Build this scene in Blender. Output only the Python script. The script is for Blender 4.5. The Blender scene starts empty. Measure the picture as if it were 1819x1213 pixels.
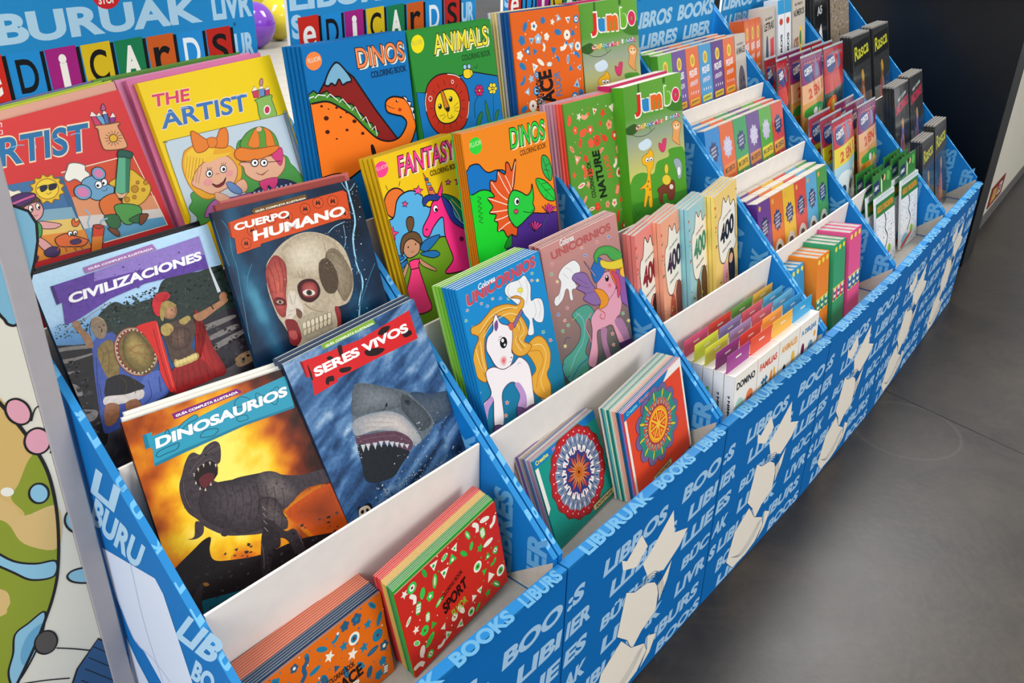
import bpy, math, random, json
import numpy as np
from mathutils import Matrix, Vector
random.seed(7)
SC = bpy.context.scene
COL = SC.collection

# ---------------------------------------------------------------- camera, world, lights, exposure
cam = bpy.data.cameras.new('camera'); cam.sensor_width = 36; cam.lens = 36*1590.74/1819; cam.clip_start = .05
co = bpy.data.objects.new('camera', cam); COL.objects.link(co); SC.camera = co

R_ = Matrix(((0.973835, 0.090037, -0.208661),(-0.226438, 0.46238, -0.857281),(0.019294, 0.882098, 0.47067)))
co.matrix_world = Matrix.Translation((-0.40663, -1.17499, 1.66757)) @ R_.to_4x4()
SC.view_settings.view_transform = 'Standard'; SC.view_settings.look = 'None'
SC.view_settings.gamma = 1; SC.view_settings.use_curve_mapping = False
SC.view_settings.exposure = 0.68
w = bpy.data.worlds.new('world'); SC.world = w; w.use_nodes = True
bg = w.node_tree.nodes['Background']; bg.inputs[0].default_value = (.93,.96,1,1); bg.inputs[1].default_value = .46
def area(name, loc, target, size, power, color=(1,1,1)):
    l = bpy.data.lights.new(name, 'AREA'); l.shape = 'RECTANGLE'; l.size, l.size_y = size; l.energy = power; l.color = color
    o = bpy.data.objects.new(name, l); COL.objects.link(o); o.location = loc
    o.rotation_euler = (Vector(target)-Vector(loc)).to_track_quat('-Z', 'Y').to_euler()
area('shop_ceiling_light', (-1.2,2.2,3.6), (.9,.9,.6), (2.6,1.2), 140, (1,.985,.96))
area('shop_ceiling_light', (2.6,3.6,3.6), (1.6,1.2,.5), (2.6,1.2), 125, (1,.985,.96))
area('shop_window_light', (-2.6,-2.6,2.8), (.8,.8,.7), (2.4,1.8), 75, (.93,.97,1))

area('front_fill_light', (3.4,-2.4,2.6), (.9,.5,.3), (2.2,2.0), 55, (1,.985,.96))  # added fill lamp out of view, brightens the stands' front panels
UNIT = [[-0.4917, -0.3568, 0.635, 0.6], [-0.0087, -0.0009, 0.6521, 0.6145], [0.4797, 0.372, 0.6396, 0.5873], [0.9509, 0.7226, 0.6714, 0.5911], [1.4137, 1.0903, 0.7064, 0.6389], [1.8997, 1.505, 0.7067, 0.5437]]
POSE = {'dinosaurios': [1, 2, 0.0153, 0.2514, -7.08, 24.65, 1.32, 0.2849, 0.3335],
 'seres': [1, 2, 0.3042, 0.2112, 0.36, 24.04, -2.42, 0.2916, 0.3446],
 'civil': [1, 3, 0.0185, 0.3969, 0.38, 22.07, 0.16, 0.2826, 0.3588],
 'humano': [1, 3, 0.2842, 0.3828, -1.5, 20.89, 1.81, 0.2859, 0.3719],
 'artist_red': [1, 4, 0.0443, 0.5741, 2.22, 16.43, -4.27, 0.2612, 0.3606],
 'artist_yellow': [1, 4, 0.3228, 0.5716, 0.64, 17.46, -2.46, 0.2603, 0.3872],
 'mandala_green': [2, 1, 0.1087, 0.0954, 3.35, 19.97, -1.35, 0.2256, 0.2008],
 'mandala_red': [2, 1, 0.3351, 0.0534, 1.79, 11.12, -6.2, 0.2458, 0.2307],
 'uni_blue': [2, 2, 0.0568, 0.2186, 0.41, 15.92, -0.74, 0.243, 0.3463],
 'uni_pink': [2, 2, 0.3145, 0.2434, -1.01, 13.28, -1.28, 0.2672, 0.3429],
 'fantasy': [2, 3, 0.0638, 0.4193, 6.1, 16.57, 1.1, 0.2465, 0.3775],
 'dinos_orange': [2, 3, 0.2395, 0.4013, -1.41, 11.07, 0.31, 0.262, 0.3911],
 'dinos_blue': [2, 4, -0.0059, 0.5792, 2.35, 7.28, 0.71, 0.2649, 0.3992],
 'animals': [2, 4, 0.2689, 0.5677, 2.24, 11.29, 0.66, 0.266, 0.3966],
 'nature': [3, 3, 0.0042, 0.4417, -1.47, 11.33, 0.37, 0.2272, 0.3765],
 'jumbo_front': [3, 3, 0.1985, 0.4092, -2.39, 10.56, -0.88, 0.2489, 0.3907],
 'space_top': [3, 4, -0.0264, 0.5845, -4.32, 9.95, 0.14, 0.2333, 0.4005],
 'jumbo_back': [3, 4, 0.2206, 0.5715, -0.89, 10.07, -0.18, 0.2464, 0.4],
 'sport': [1, 1, 0.2983, 0.0833, 3.55, 6.36, -5.49, 0.2592, 0.1882],
 'space_front': [1, 1, 0.018, 0.108, 3.0, 8.0, 0.0, 0.268, 0.165],
 'wordsearch_l': [5, 1, 0.2124, 0.1341, -5.52, 15.47, 0.86, 0.194, 0.2524],
 'wordsearch_r': [5, 1, 0.4081, 0.1037, -5.68, 8.96, -4.58, 0.2061, 0.2724],
 'domino_front': [3, 1, 0.1114, 0.0399, 1.07, 7.39, 0.31, 0.5, 0.1563],
 'uni_scr1': [6, 2, 0.1423, 0.2476, -0.88, 20.31, -1.91, 0.1923, 0.3152],
 'uni_scr2': [6, 2, 0.3463, 0.2474, -0.73, 19.87, -2.09, 0.1923, 0.3235],
 'b400_yellow': [3, 2, 0.2924, 0.2582, 5.44, 9.12, 0.62, 0.1908, 0.2824],
 'b400_blue': [3, 2, 0.1873, 0.2607, 3.45, 10.24, 2.74, 0.1208, 0.2707],
 'b400_peach': [3, 2, 0.0781, 0.2604, 5.08, 11.62, 2.2, 0.1375, 0.271],
 'b400_red': [3, 2, -0.0379, 0.2608, 5.98, 9.25, 2.23, 0.1216, 0.2795],
 'spine_pink': [4, 1, 0.3156, 0.0596, -5.65, 13.44, 2.11, 0.0985, 0.2764],
 'spine_green': [4, 1, 0.2136, 0.0669, -6.22, 14.4, 4.12, 0.0904, 0.2637],
 'spine_orange': [4, 1, 0.1132, 0.0774, -6.36, 14.35, 4.65, 0.0897, 0.2675],
 'spine_blue': [4, 1, 0.0216, 0.1064, -6.99, 17.79, 4.61, 0.0874, 0.2538],
 'packA': [4, 2, 0.0452, 0.238, -0.41, 14.63, -1.47, 0.5473, 0.1996],
 'packB': [4, 3, 0.053, 0.413, -2.05, 17.44, -0.72, 0.5692, 0.2182],
 'packC': [4, 4, 0.0714, 0.583, -0.4, 13.33, 0.78, 0.56, 0.2483],
 'bag_l': [5, 2, 0.0497, 0.2397, -4.7, 13.35, 0.46, 0.207, 0.3327],
 'bag_r': [5, 2, 0.3376, 0.2393, -0.08, 13.65, -0.38, 0.2099, 0.3158],
 'bag2_l': [5, 3, 0.1418, 0.4139, 0.66, 10.66, -0.18, 0.2014, 0.339],
 'animales': [5, 4, 0.0386, 0.5827, -1.73, 9.48, -0.04, 0.1333, 0.2621],
 'numeros': [5, 4, 0.5958, 0.582, -5.55, 14.18, 0.61, 0.1627, 0.2678],
 'scr1_l': [6, 1, 0.1847, 0.1003, 0.62, 16.98, 0.17, 0.1716, 0.3116],
 'scr1_r': [6, 1, 0.2626, 0.0964, 0.67, 12.6, -2.14, 0.2333, 0.3342],
 'scr4_l': [6, 3, -0.0062, 0.4121, -1.54, 15.49, -2.03, 0.2399, 0.3206],
 'scr4_r': [6, 3, 0.316, 0.4132, 2.61, 18.07, -1.25, 0.2146, 0.3258]}
RING = (1.50, .99, .175); JOINT = ((1.46,1.50),(2.75,-1.25))
BALLOONS = [((-.600,4.25,.845),.112,'#6a2f9c','purple balloon seen between the first two headers'),((-.480,4.50,.845),.112,'#c8b414','yellow balloon right of the purple one, between the first two headers'),((-.56,4.85,.93),.14,'#c8b414','uppermost yellow balloon, above the purple one')]
ART = {
'dinosaurios':[['N','fire',2849,3334],
['R','#e8920f','#b35a08~2',[1853,1280,2213,1359,2655,1332,2835,1087,2882,629,2476,559,2166,627,1985,973]],
['R','#7a2c08','#b8480a~3',[1899,1137,2234,1269,2604,1312,2913,1223,2956,503,2331,544,2154,763]],
['R','#c05408','#e08010~2',[867,855,1000,924,1205,833,1293,724,1199,671,987,748]],
['B','#171114~3',[-191,1334,-98,1245,-64,1114,-27,1035,181,1123,412,1222,570,1289,689,1284,618,1110,638,943,862,838,1369,704,1997,670,2659,513,3200,431,3254,170,2557,60,1635,118,808,133,58,111,-151,214,-170,557]],
['P','#0d5663',[23,220,307,452,867,335,1510,302,2140,331,2920,337,3165,261,3020,-191,1140,-124,48,-144]],
['B','#2a2123~4',[-23,377,111,495,302,660,384,699,457,647,359,617,284,425,245,197,156,86,46,76]],
['B','#8d5a1c',[380,685,431,679,462,628,405,629]],
['B','#3a2a1c~3',[-34,467,168,458,234,332,208,137,58,111,-51,313]],
['B','#3b3237~6',[752,2567,829,2577,906,2516,1013,2600,1155,2630,1222,2574,1215,2460,1160,2312,1096,2269,1067,2143,984,2073,1129,1977,1344,1976,1701,1910,1868,1872,2018,1755,2324,1630,2844,1549,2843,1336,2397,1393,2165,1340,1923,1228,1797,1226,1871,1028,1842,918,1684,955,1602,1037,1453,1010,1098,1131,874,1246,660,1468,587,1613,488,1768,454,1959,483,2183,579,2342,659,2473]],
['R','#4a4044~6','#2b2429~6',[1005,2029,1339,1960,1698,1900,1908,1800,1964,1546,1853,1280,1558,1099,1174,1131,872,1361,670,1609,690,1886,836,2031]],
['R','#6a5f5c~6','#40373b~6',[1660,1901,1919,1840,2104,1604,2174,1376,1974,1264,1716,1383,1586,1633]],
['R','#564b4c~6','#332a2d~6',[1558,1532,1812,1437,1852,1200,1880,982,1684,955,1497,1169]],
['B','#2a2226~5',[1507,1204,1649,1135,1795,900,1957,861,2027,612,2008,357,1860,481,1794,732,1691,827,1562,810,1379,442,1300,530,1354,795,1448,992]],
['B','#221b1f~5',[1468,1063,1684,955,1662,716,1522,663,1348,330,1247,410]],
['B','#3d3236~5',[548,1596,640,1514,600,1386,487,1351,368,1395,468,1398]],
['B','#332a2e~5',[932,1557,1038,1431,1040,1316,916,1205,842,1262,919,1338]],
['B','#1d0f12',[748,2273,872,2357,1008,2370,1096,2269,1058,2146,945,2055,797,2014,724,2148]],
['B','#5a1f26~3',[777,2160,893,2214,1013,2165,945,2055,802,2029]],
['P','#c9bba0',[722,2284,750,2282,727,2228]],
['P','#c9bba0',[803,2334,831,2333,808,2279]],
['P','#c9bba0',[894,2365,923,2363,900,2309]],
['P','#c9bba0',[992,2360,1021,2359,998,2304]],
['P','#c9bba0',[1064,2298,1094,2297,1070,2241]],
['P','#d0bfa0',[703,2123,731,2118,731,2169]],
['P','#d0bfa0',[737,2022,765,2017,765,2069]],
['P','#d0bfa0',[805,1975,834,1970,833,2022]],
['P','#d0bfa0',[903,2020,932,2015,931,2067]],
['S','#5e5450',4.5,[677,2302,785,2391,938,2464,1084,2508,1209,2529]],
['S','#6b605a',2.7,[728,2511,822,2508,957,2523,1142,2586]],
['B','#0c0a0a',[1004,2480,994,2469,972,2469,961,2480,971,2491,993,2491]],
['S','#251d21',2.2,[981,1951,990,1750,850,1463]],
['S','#251d21',2.2,[1097,1916,1097,1702,960,1424]],
['S','#251d21',2.2,[1214,1880,1206,1653,1072,1384]],
['S','#251d21',2.2,[1335,1843,1317,1602,1186,1344]],
['S','#251d21',2.2,[1458,1805,1431,1550,1304,1303]],
['S','#251d21',2.2,[1584,1766,1548,1498,1416,1233]],
['S','#251d21',2.2,[1706,1699,1668,1443,1531,1161]],
['S','#251d21',2.2,[1831,1630,1790,1388,1649,1087]],
['S','#251d21',2.2,[1959,1560,1916,1331,1769,1012]],
['S','#1e181b',1.8,[2219,1556,2223,1435]],
['S','#1e181b',1.8,[2320,1545,2326,1427]],
['S','#1e181b',1.8,[2422,1534,2430,1419]],
['S','#1e181b',1.8,[2527,1523,2536,1411]],
['S','#1e181b',1.8,[2632,1512,2643,1402]],
['S','#1e181b',1.8,[2740,1501,2753,1394]],
['N','specks',31,130,[720,1438],[1151,-410],[215,586],6,16,['#2a2226','#55494a','#3d3336']],
['N','specks',32,50,[452,1856],[218,-247],[174,533],5,12,['#2a2226','#55494a']],
['N','specks',33,60,[2049,1391],[691,-95],[30,281],5,12,['#2a2226','#55494a']],
['N','specks',34,120,[28,343],[2701,-187],[-10,684],8,40,['#0e0b0e','#2c262a','#3a3236']],
['S','#6e6260',2.7,[1224,2523,1165,2495,1075,2478]],
['S','#6e6260',2.7,[1094,2320,1018,2400,915,2390,804,2350]],
['S','#6e6260',2.7,[555,2219,516,2033,536,1816]],
['S','#6e6260',2.7,[1574,1447,1616,1311,1741,1172]],
['S','#6e6260',2.7,[1383,903,1369,704,1308,483]],
['S','#6e6260',2.7,[1986,804,2017,573]],
['S','#b9a894',2.2,[1564,1413,1591,1338]],
['S','#b9a894',2.2,[1543,1306,1573,1228]],
['S','#b9a894',2.2,[1521,1198,1555,1117]],
['S','#b9a894',2.2,[1499,1088,1536,1005]],
['P','#2a93ad',[214,3071,352,3071,336,3009,995,3047,1828,3158,2537,3220,2536,2720,1630,2715,700,2666,673,2628,242,2589,293,2860,196,2865]],
['P','#17758f',[214,3071,268,3070,260,2872,196,2865]],
['P','#17758f',[687,2671,1707,2730,2536,2720,2531,2683,1696,2694,686,2623,255,2584,254,2625]],
['B','#2a93ad',[328,2756,424,2782,574,2790,664,2788,609,2715,458,2708,322,2697],'#0e3c4c',3.1],
['B','#2a93ad',[737,3009,846,3064,1012,3103,1023,3038,892,3019,750,2959],'#0e3c4c',3.1],
['B','#2a93ad',[986,2770,1086,2831,1270,2786,1182,2718,1025,2741],'#0e3c4c',3.1],
['B','#2a93ad',[1633,3087,1750,3132,1869,3050,1778,2980,1643,3004],'#0e3c4c',3.1],
['B','#2a93ad',[1600,2856,1739,2845,1755,2774,1613,2780],'#0e3c4c',3.1],
['B','#2a93ad',[1996,3111,2121,3027,2367,3091,2261,2836,2135,2941,1984,2936],'#0e3c4c',3.1],
['B','#2a93ad',[501,2967,573,3033,567,2945],'#0e3c4c',3.1],
['T','#f4f2ee','DINOSAURIOS',[334,2815],[2144,94],[30,154],0.07],
['P','#7a1c72',[690,3225,1721,3272,1782,3218,1774,3189,705,3138]],
['T','#f4f2ee','GUÍA COMPLETA ILUSTRADA',[735,3159],[993,42],[4,46],0.04],
['T','#10303a','CONOCE LAS CURIOSIDADES',[353,254],[1196,-130],[3,57],0.03],
['T','#10303a','DE LOS DINOSAURIOS',[434,158],[760,-90],[1,51],0.03]],
'seres':[['N','sea',2916,3446],
['R','#4d5763~5','#2e4258~4',[2095,1959,2505,1764,2988,1574,3003,1283,2530,1194,2056,1274,1909,1582]],
['B','#5d666d~5',[995,2483,1126,2588,1319,2517,1669,2277,2031,2029,2194,1755,2345,1445,2332,1213,1962,1086,1679,1116,1523,1391,1249,1607,946,1743,727,1800,851,2182]],
['R','#c9bcb4~2','#8c9196~3',[823,2048,1084,2030,1488,1906,1767,1692,1936,1335,1962,1086,1734,1126,1615,1382,1415,1561,1115,1714,770,1797,737,1943],[1551,1645]],
['R','#767b80~4','#50585f~5',[1039,2537,1144,2580,1349,2484,1739,2225,2000,1966,1883,1828,1496,1921,1099,2060,837,2152]],
['R','#4e565c~5','#3c4349~6',[1921,2004,2064,1896,2279,1517,2307,1266,2040,1242,1918,1500,1813,1785]],
['R','#10151a','#39414a~4',[1906,1895,2017,1900,2046,1808,1967,1779]],
['S','#20262c',4.5,[1556,2045,1564,1984,1492,1962,1412,1943]],
['B','#1b2025',[1556,1981,1527,1970,1512,1984,1526,2009,1554,2019,1570,2005]],
['B','#5a3b4a~4',[723,1765,864,1760,1137,1665,1491,1522,1693,1342,1776,1163,1703,1064,1571,1095,1386,1308,1094,1479,752,1527]],
['B','#1c2127~5',[723,1653,969,1506,1311,1347,1579,1110,1633,1023,1389,921,1149,821,810,894,610,1043,652,1319]],
['P','#b9bcc0',[770,1629,859,1590,769,1488]],
['P','#b9bcc0',[867,1597,957,1558,870,1461]],
['P','#b9bcc0',[1002,1546,1093,1506,1007,1415]],
['P','#b9bcc0',[1124,1513,1216,1472,1133,1387]],
['P','#b9bcc0',[1239,1461,1332,1420,1251,1340]],
['P','#b9bcc0',[1325,1397,1419,1356,1340,1282]],
['P','#b9bcc0',[1416,1338,1510,1297,1434,1229]],
['P','#b9bcc0',[1505,1276,1601,1234,1527,1173]],
['P','#b9bcc0',[1592,1208,1689,1165,1617,1110]],
['N','specks',3,120,[681,627],[1947,-292],[1228,955],8,26,['#aab4bc','#5f7183','#8794a0']],
['N','specks',4,50,[448,1539],[233,-161],[232,581],5,16,['#b9c4cc','#8fa2b4']],
['N','specks',5,40,[796,675],[873,-179],[160,138],5,18,['#aab4bc','#8a96a0']],
['N','specks',41,90,[1010,2253],[992,-483],[131,273],4,9,['#767e84','#4a5259','#8d9498']],
['N','specks',42,120,[617,588],[2117,-474],[143,296],6,26,['#2a3a50','#7f92a4','#c0cad2','#16202e']],
['S','#a39a98',3.1,[895,2012,1218,1926,1589,1722]],
['S','#a39a98',3.1,[823,1955,1144,1869,1551,1645]],
['S','#a39a98',3.1,[805,1871,1107,1793,1442,1616]],
['S','#7a5a6a',4.0,[831,1691,1145,1585,1492,1426,1717,1193]],
['B','#141519',[252,687,297,717,353,695,482,685,528,639,521,531,425,474,244,468,234,586]],
['B','#c9b7a2',[265,660,349,686,464,646,489,549,425,492,293,477,237,547]],
['B','#17130f',[343,586,308,579,286,602,298,633,333,641,356,617]],
['B','#17130f',[452,570,435,541,405,548,391,585,407,614,438,606]],
['B','#17130f',[379,508,359,504,331,520,323,541,343,545,371,529]],
['P','#cf1f24',[297,3351,444,3339,519,3323,1524,3230,2728,3292,2695,2764,1733,2799,836,2816,822,2768,316,2753,395,3056,303,3081]],
['P','#8f1016',[297,3351,343,3345,327,3088,303,3081]],
['B','#231012',[782,3205,852,3218,907,3168,839,3143]],
['B','#231012',[1065,3299,1145,3283,1098,3138,1036,3147]],
['B','#231012',[1915,3175,2040,3236,2215,3201,2136,3139,1983,3119]],
['B','#231012',[1537,3018,1770,2972,1938,2880,1756,2846,1556,2916]],
['B','#231012',[2411,3003,2592,2965,2602,2883,2430,2890]],
['B','#231012',[943,2950,1158,2889,1110,2837,950,2873]],
['B','#231012',[648,2921,779,2897,758,2816,673,2837,638,2799,596,2837]],
['B','#231012',[409,3265,423,3115,395,2985,378,3064]],
['T','#f6efe8','SERES VIVOS',[464,3007],[2099,-49],[10,157],0.07],
['P','#7da82f',[779,3453,1929,3446,1945,3352,799,3361]],
['T','#e8efd8','GUÍA COMPLETA ILUSTRADA',[848,3372],[1061,-16],[5,49],0.04]],
'civil':[['N','coast',2825,3587],
['B','#22302c~5',[681,2766,974,2887,1149,2775,1430,2767,1604,2767,1797,2960,2104,2980,2389,2923,2704,2918,2930,2823,2866,2180,2113,2190,1487,2171,735,2441,654,2638]],
['N','specks',5,70,[-2,2625],[476,-34],[91,209],8,24,['#1f2a26']],
['N','specks',6,90,[603,2517],[1105,-12],[161,384],10,30,['#3f6a86','#16231f','#16231f']],
['N','specks',21,150,[637,2533],[1128,40],[141,337],14,40,['#1a2824','#2c3c34','#3a4c40','#141d1a']],
['N','specks',22,160,[1621,2359],[1194,-131],[203,593],14,46,['#1a2620','#27382e','#33453a','#101815']],
['B','#1c1a1d~6',[-129,2591,221,2489,495,2388,520,2122,312,1557,129,981,-242,1157,-209,1486,-123,2231,-159,2439]],
['B','#26232a~6',[1981,2175,2439,2200,2877,2115,2872,1413,2604,1350,2123,1342,2112,1760]],
['B','#77726f~4',[-144,2529,121,2498,426,2413,421,2370,77,2454,-143,2474]],
['B','#77726f~4',[-147,2379,149,2321,402,2295,392,2271,29,2284,-146,2324]],
['B','#77726f~4',[-140,2012,3,1981,72,1895,76,1777,-71,1809,-160,1905]],
['B','#77726f~4',[-233,1615,-78,1606,175,1495,98,1378,-130,1420,-243,1531]],
['B','#77726f~4',[-45,2172,144,2125,128,2089,-34,2139]],
['B','#77726f~4',[2072,2083,2665,2093,2710,2031,2075,2006]],
['B','#77726f~4',[2170,1739,2767,1807,2777,1739,2207,1662]],
['B','#77726f~4',[2164,1897,2675,1934,2701,1862,2172,1832]],
['B','#8a6c4c~3',[2507,1420,2810,1436,2805,1273,2501,1259]],
['N','specks',23,90,[-217,1216],[324,-152],[123,1198],16,60,['#0f0e11','#35323a','#4a464a','#242228']],
['N','specks',24,90,[1846,1484],[871,-210],[115,638],14,50,['#0f0e11','#3d393e','#57524f','#201e22']],
['B','#3d4f94~3',[492,2445,755,2490,831,2407,1063,1852,1297,1452,1207,1300,893,1276,484,1142,187,1121,170,1284,260,1699,384,2174]],
['B','#4a61a8~2',[1001,1695,1291,1671,1265,1370,831,1271,865,1506]],
['B','#8e6a4e~4',[320,2781,403,2793,414,2667,477,2534,462,2372,381,2402,362,2575,312,2703]],
['B','#9a7454~4',[399,2732,367,2720,329,2737,307,2773,314,2805,345,2817,384,2800,406,2764]],
['S','#8d8270',4.0,[169,2726,420,2773,688,2845,926,2903]],
['B','#84705a~4',[558,2726,657,2774,743,2690,740,2552,653,2443,559,2477,530,2598]],
['B','#4b4038',[660,2608,648,2600,631,2606,627,2619,640,2627,656,2621]],
['B','#4b4038',[732,2611,719,2603,702,2609,699,2622,711,2630,728,2624]],
['S','#3a2f28',3.6,[672,2604,659,2547,632,2534]],
['B','#7b673a~5',[532,2346,715,2392,746,2267,673,1886,497,1868,470,2199]],
['B','#1d1c22~3',[497,1868,711,1841,893,1648,937,1537,645,1537,368,1624,430,1807]],
['B','#c8bfb8~3',[356,1629,650,1550,901,1522,854,1402,602,1432,320,1508]],
['S','#2b2830',3.1,[499,1838,402,1639]],
['S','#2b2830',3.1,[564,1806,476,1620]],
['S','#2b2830',3.1,[629,1773,550,1601]],
['S','#2b2830',3.1,[696,1740,625,1582]],
['S','#2b2830',3.1,[763,1707,701,1562]],
['S','#2b2830',3.1,[830,1673,777,1542]],
['S','#2b2830',3.1,[899,1639,855,1523]],
['B','#8a5c42~4',[325,1521,493,1448,418,1265,278,1204,211,1281]],
['B','#8a5c42~4',[602,1432,772,1421,795,1256,651,1193,573,1290]],
['B','#7d3b33~3',[1333,2165,1294,1872,1087,1709,842,1775,704,2024,748,2305,945,2463,1186,2408]],
['B','#a39a7a',[1317,2162,1280,1882,1084,1726,851,1789,720,2027,761,2297,948,2448,1177,2395]],
['B','#7c2f2b~2',[1297,2158,1264,1890,1081,1742,862,1804,738,2031,776,2289,951,2432,1166,2381]],
['B','#6f5c30~5',[1265,2143,1235,1909,1076,1779,884,1832,775,2032,808,2259,962,2385,1150,2339]],
['R','#a58c50~4','#4e421f~5',[908,2322,1083,2403,1208,2213,1254,1959,1181,1776,1011,1722,866,1869,816,2096],[1026,2192]],
['S','#8d4a30',4.5,[910,2118,1016,2167,1152,2146,1197,2040,1105,1956,1197,1891]],
['S','#8d4a30',3.6,[916,2204,985,2090,1100,2017]],
['B','#c9b8a0',[1298,2150,1287,2141,1274,2146,1272,2159,1283,2168,1296,2163]],
['B','#c9b8a0',[1306,2080,1295,2071,1282,2076,1280,2089,1291,2098,1304,2093]],
['B','#c9b8a0',[1301,2009,1291,2000,1278,2005,1276,2019,1286,2028,1299,2023]],
['B','#c9b8a0',[1285,1942,1274,1933,1261,1938,1259,1952,1270,1961,1283,1956]],
['B','#c9b8a0',[1257,1881,1246,1873,1233,1878,1231,1891,1242,1900,1255,1895]],
['B','#c9b8a0',[1219,1830,1208,1821,1195,1826,1193,1840,1204,1849,1217,1844]],
['B','#c9b8a0',[1172,1790,1161,1781,1148,1786,1146,1800,1157,1809,1170,1804]],
['B','#c9b8a0',[1119,1763,1108,1754,1095,1759,1093,1773,1104,1782,1117,1777]],
['B','#c9b8a0',[1062,1751,1051,1742,1038,1747,1036,1761,1047,1770,1060,1765]],
['B','#c9b8a0',[1003,1754,993,1745,980,1750,978,1764,989,1773,1002,1768]],
['B','#c9b8a0',[947,1771,936,1763,923,1768,921,1781,932,1790,945,1785]],
['B','#c9b8a0',[894,1803,883,1794,870,1799,869,1813,879,1822,892,1817]],
['B','#c9b8a0',[847,1847,836,1838,824,1843,822,1857,833,1865,845,1860]],
['B','#c9b8a0',[809,1901,798,1892,786,1897,784,1911,795,1919,807,1914]],
['B','#c9b8a0',[780,1963,770,1954,757,1959,756,1972,766,1981,779,1976]],
['B','#c9b8a0',[763,2029,752,2021,740,2025,738,2039,749,2047,761,2043]],
['B','#c9b8a0',[757,2098,746,2090,734,2094,732,2107,743,2116,755,2111]],
['B','#c9b8a0',[762,2166,752,2158,739,2162,738,2175,748,2184,761,2179]],
['B','#c9b8a0',[779,2230,769,2222,756,2226,755,2239,765,2248,778,2244]],
['B','#c9b8a0',[807,2289,796,2280,784,2284,782,2297,793,2306,805,2302]],
['B','#c9b8a0',[844,2338,833,2329,821,2334,819,2347,830,2355,842,2351]],
['B','#c9b8a0',[888,2377,878,2368,866,2373,864,2385,875,2394,887,2390]],
['B','#c9b8a0',[939,2403,929,2395,917,2399,915,2412,925,2420,938,2416]],
['B','#c9b8a0',[994,2416,984,2408,971,2412,970,2425,980,2434,992,2429]],
['B','#c9b8a0',[1051,2415,1040,2407,1028,2411,1026,2424,1037,2433,1049,2428]],
['B','#c9b8a0',[1107,2400,1096,2391,1083,2396,1082,2409,1092,2418,1105,2413]],
['B','#c9b8a0',[1159,2371,1149,2363,1136,2367,1134,2380,1145,2389,1158,2385]],
['B','#c9b8a0',[1207,2330,1196,2321,1184,2326,1182,2339,1192,2348,1205,2343]],
['B','#c9b8a0',[1247,2278,1236,2269,1223,2274,1221,2287,1232,2296,1245,2291]],
['B','#c9b8a0',[1278,2217,1267,2208,1254,2213,1252,2226,1263,2235,1276,2230]],
['R','#c22a28~1','#7d1214~2',[1424,1619,1776,1637,1937,1638,2186,2043,2097,2315,2163,2323,2199,1728,2270,1284,2023,1252,1640,1279,1324,1282,1345,1495]],
['B','#8e1519~3',[1461,1635,1909,1649,2033,1281,1629,1251,1356,1285]],
['S','#5d0c10',3.1,[1515,1614,1391,1334]],
['S','#5d0c10',3.1,[1600,1608,1502,1326]],
['S','#5d0c10',3.1,[1687,1603,1613,1319]],
['S','#5d0c10',3.1,[1774,1597,1726,1311]],
['S','#5d0c10',3.1,[1861,1592,1840,1303]],
['S','#5d0c10',3.1,[1950,1586,1956,1296]],
['S','#5d0c10',3.1,[2039,1580,2072,1288]],
['B','#4d3a33~5',[1502,2284,1728,2323,1993,2291,2030,2098,1859,1854,1901,1714,1601,1674,1476,1753,1489,2021]],
['R','#6d5244~5','#3c2b26~5',[1587,2195,1806,2207,1926,2074,1827,1896,1619,1882,1529,2007]],
['B','#b8a05c~4',[1527,1764,1621,1728,1878,1738,1924,1690,1870,1632,1645,1625,1498,1652]],
['B','#a88f50~4',[1512,2310,1638,2324,1688,2218,1567,2142,1484,2202]],
['B','#a88f50~4',[1809,2295,1976,2327,1997,2260,1870,2214]],
['B','#d6c07c',[1576,1683,1558,1662,1533,1660,1516,1678,1517,1706,1535,1728,1560,1730,1577,1711]],
['B','#d6c07c',[1642,1683,1623,1661,1598,1659,1581,1678,1582,1706,1600,1727,1625,1729,1642,1711]],
['B','#d6c07c',[1707,1682,1689,1661,1664,1659,1646,1677,1647,1705,1665,1727,1691,1729,1708,1710]],
['B','#d6c07c',[1774,1682,1755,1660,1730,1658,1712,1677,1713,1705,1731,1726,1757,1729,1774,1710]],
['B','#d6c07c',[1841,1681,1822,1659,1796,1657,1779,1676,1779,1704,1798,1726,1823,1728,1841,1710]],
['B','#d6c07c',[1908,1680,1889,1659,1863,1657,1846,1675,1846,1704,1865,1726,1890,1728,1908,1709]],
['B','#a3714f~3',[2059,2298,2191,2314,2499,2362,2675,2395,2700,2326,2459,2254,2141,2180]],
['S','#2c2220',11.7,[2402,2363,2420,2282]],
['B','#a3714f~3',[2704,2378,2650,2346,2596,2356,2575,2402,2597,2458,2651,2490,2705,2480,2727,2434]],
['R','#c08a62~3','#7d5a3e~4',[1649,2582,1753,2620,1845,2546,1832,2434,1743,2362,1636,2398,1596,2485]],
['B','#9c8447~5',[1576,2549,1643,2641,1763,2645,1859,2542,1808,2529,1728,2556,1640,2469,1568,2378,1549,2442]],
['B','#2a1c16',[1777,2488,1768,2483,1754,2488,1750,2496,1759,2501,1773,2496]],
['B','#c3202b~3',[1538,2732,1645,2797,1760,2789,1824,2726,1773,2671,1679,2658,1609,2595,1546,2472,1491,2520,1492,2634]],
['S','#8e1018',2.2,[1583,2788,1595,2671]],
['S','#8e1018',2.2,[1611,2785,1609,2669]],
['S','#8e1018',2.2,[1639,2782,1623,2668]],
['S','#8e1018',2.2,[1667,2778,1637,2666]],
['S','#8e1018',2.2,[1695,2775,1651,2664]],
['S','#8e1018',2.2,[1723,2772,1666,2662]],
['S','#8e1018',2.2,[1747,2756,1680,2661]],
['S','#8e1018',2.2,[1772,2745,1694,2659]],
['S','#8e1018',2.2,[1798,2734,1708,2657]],
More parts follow.
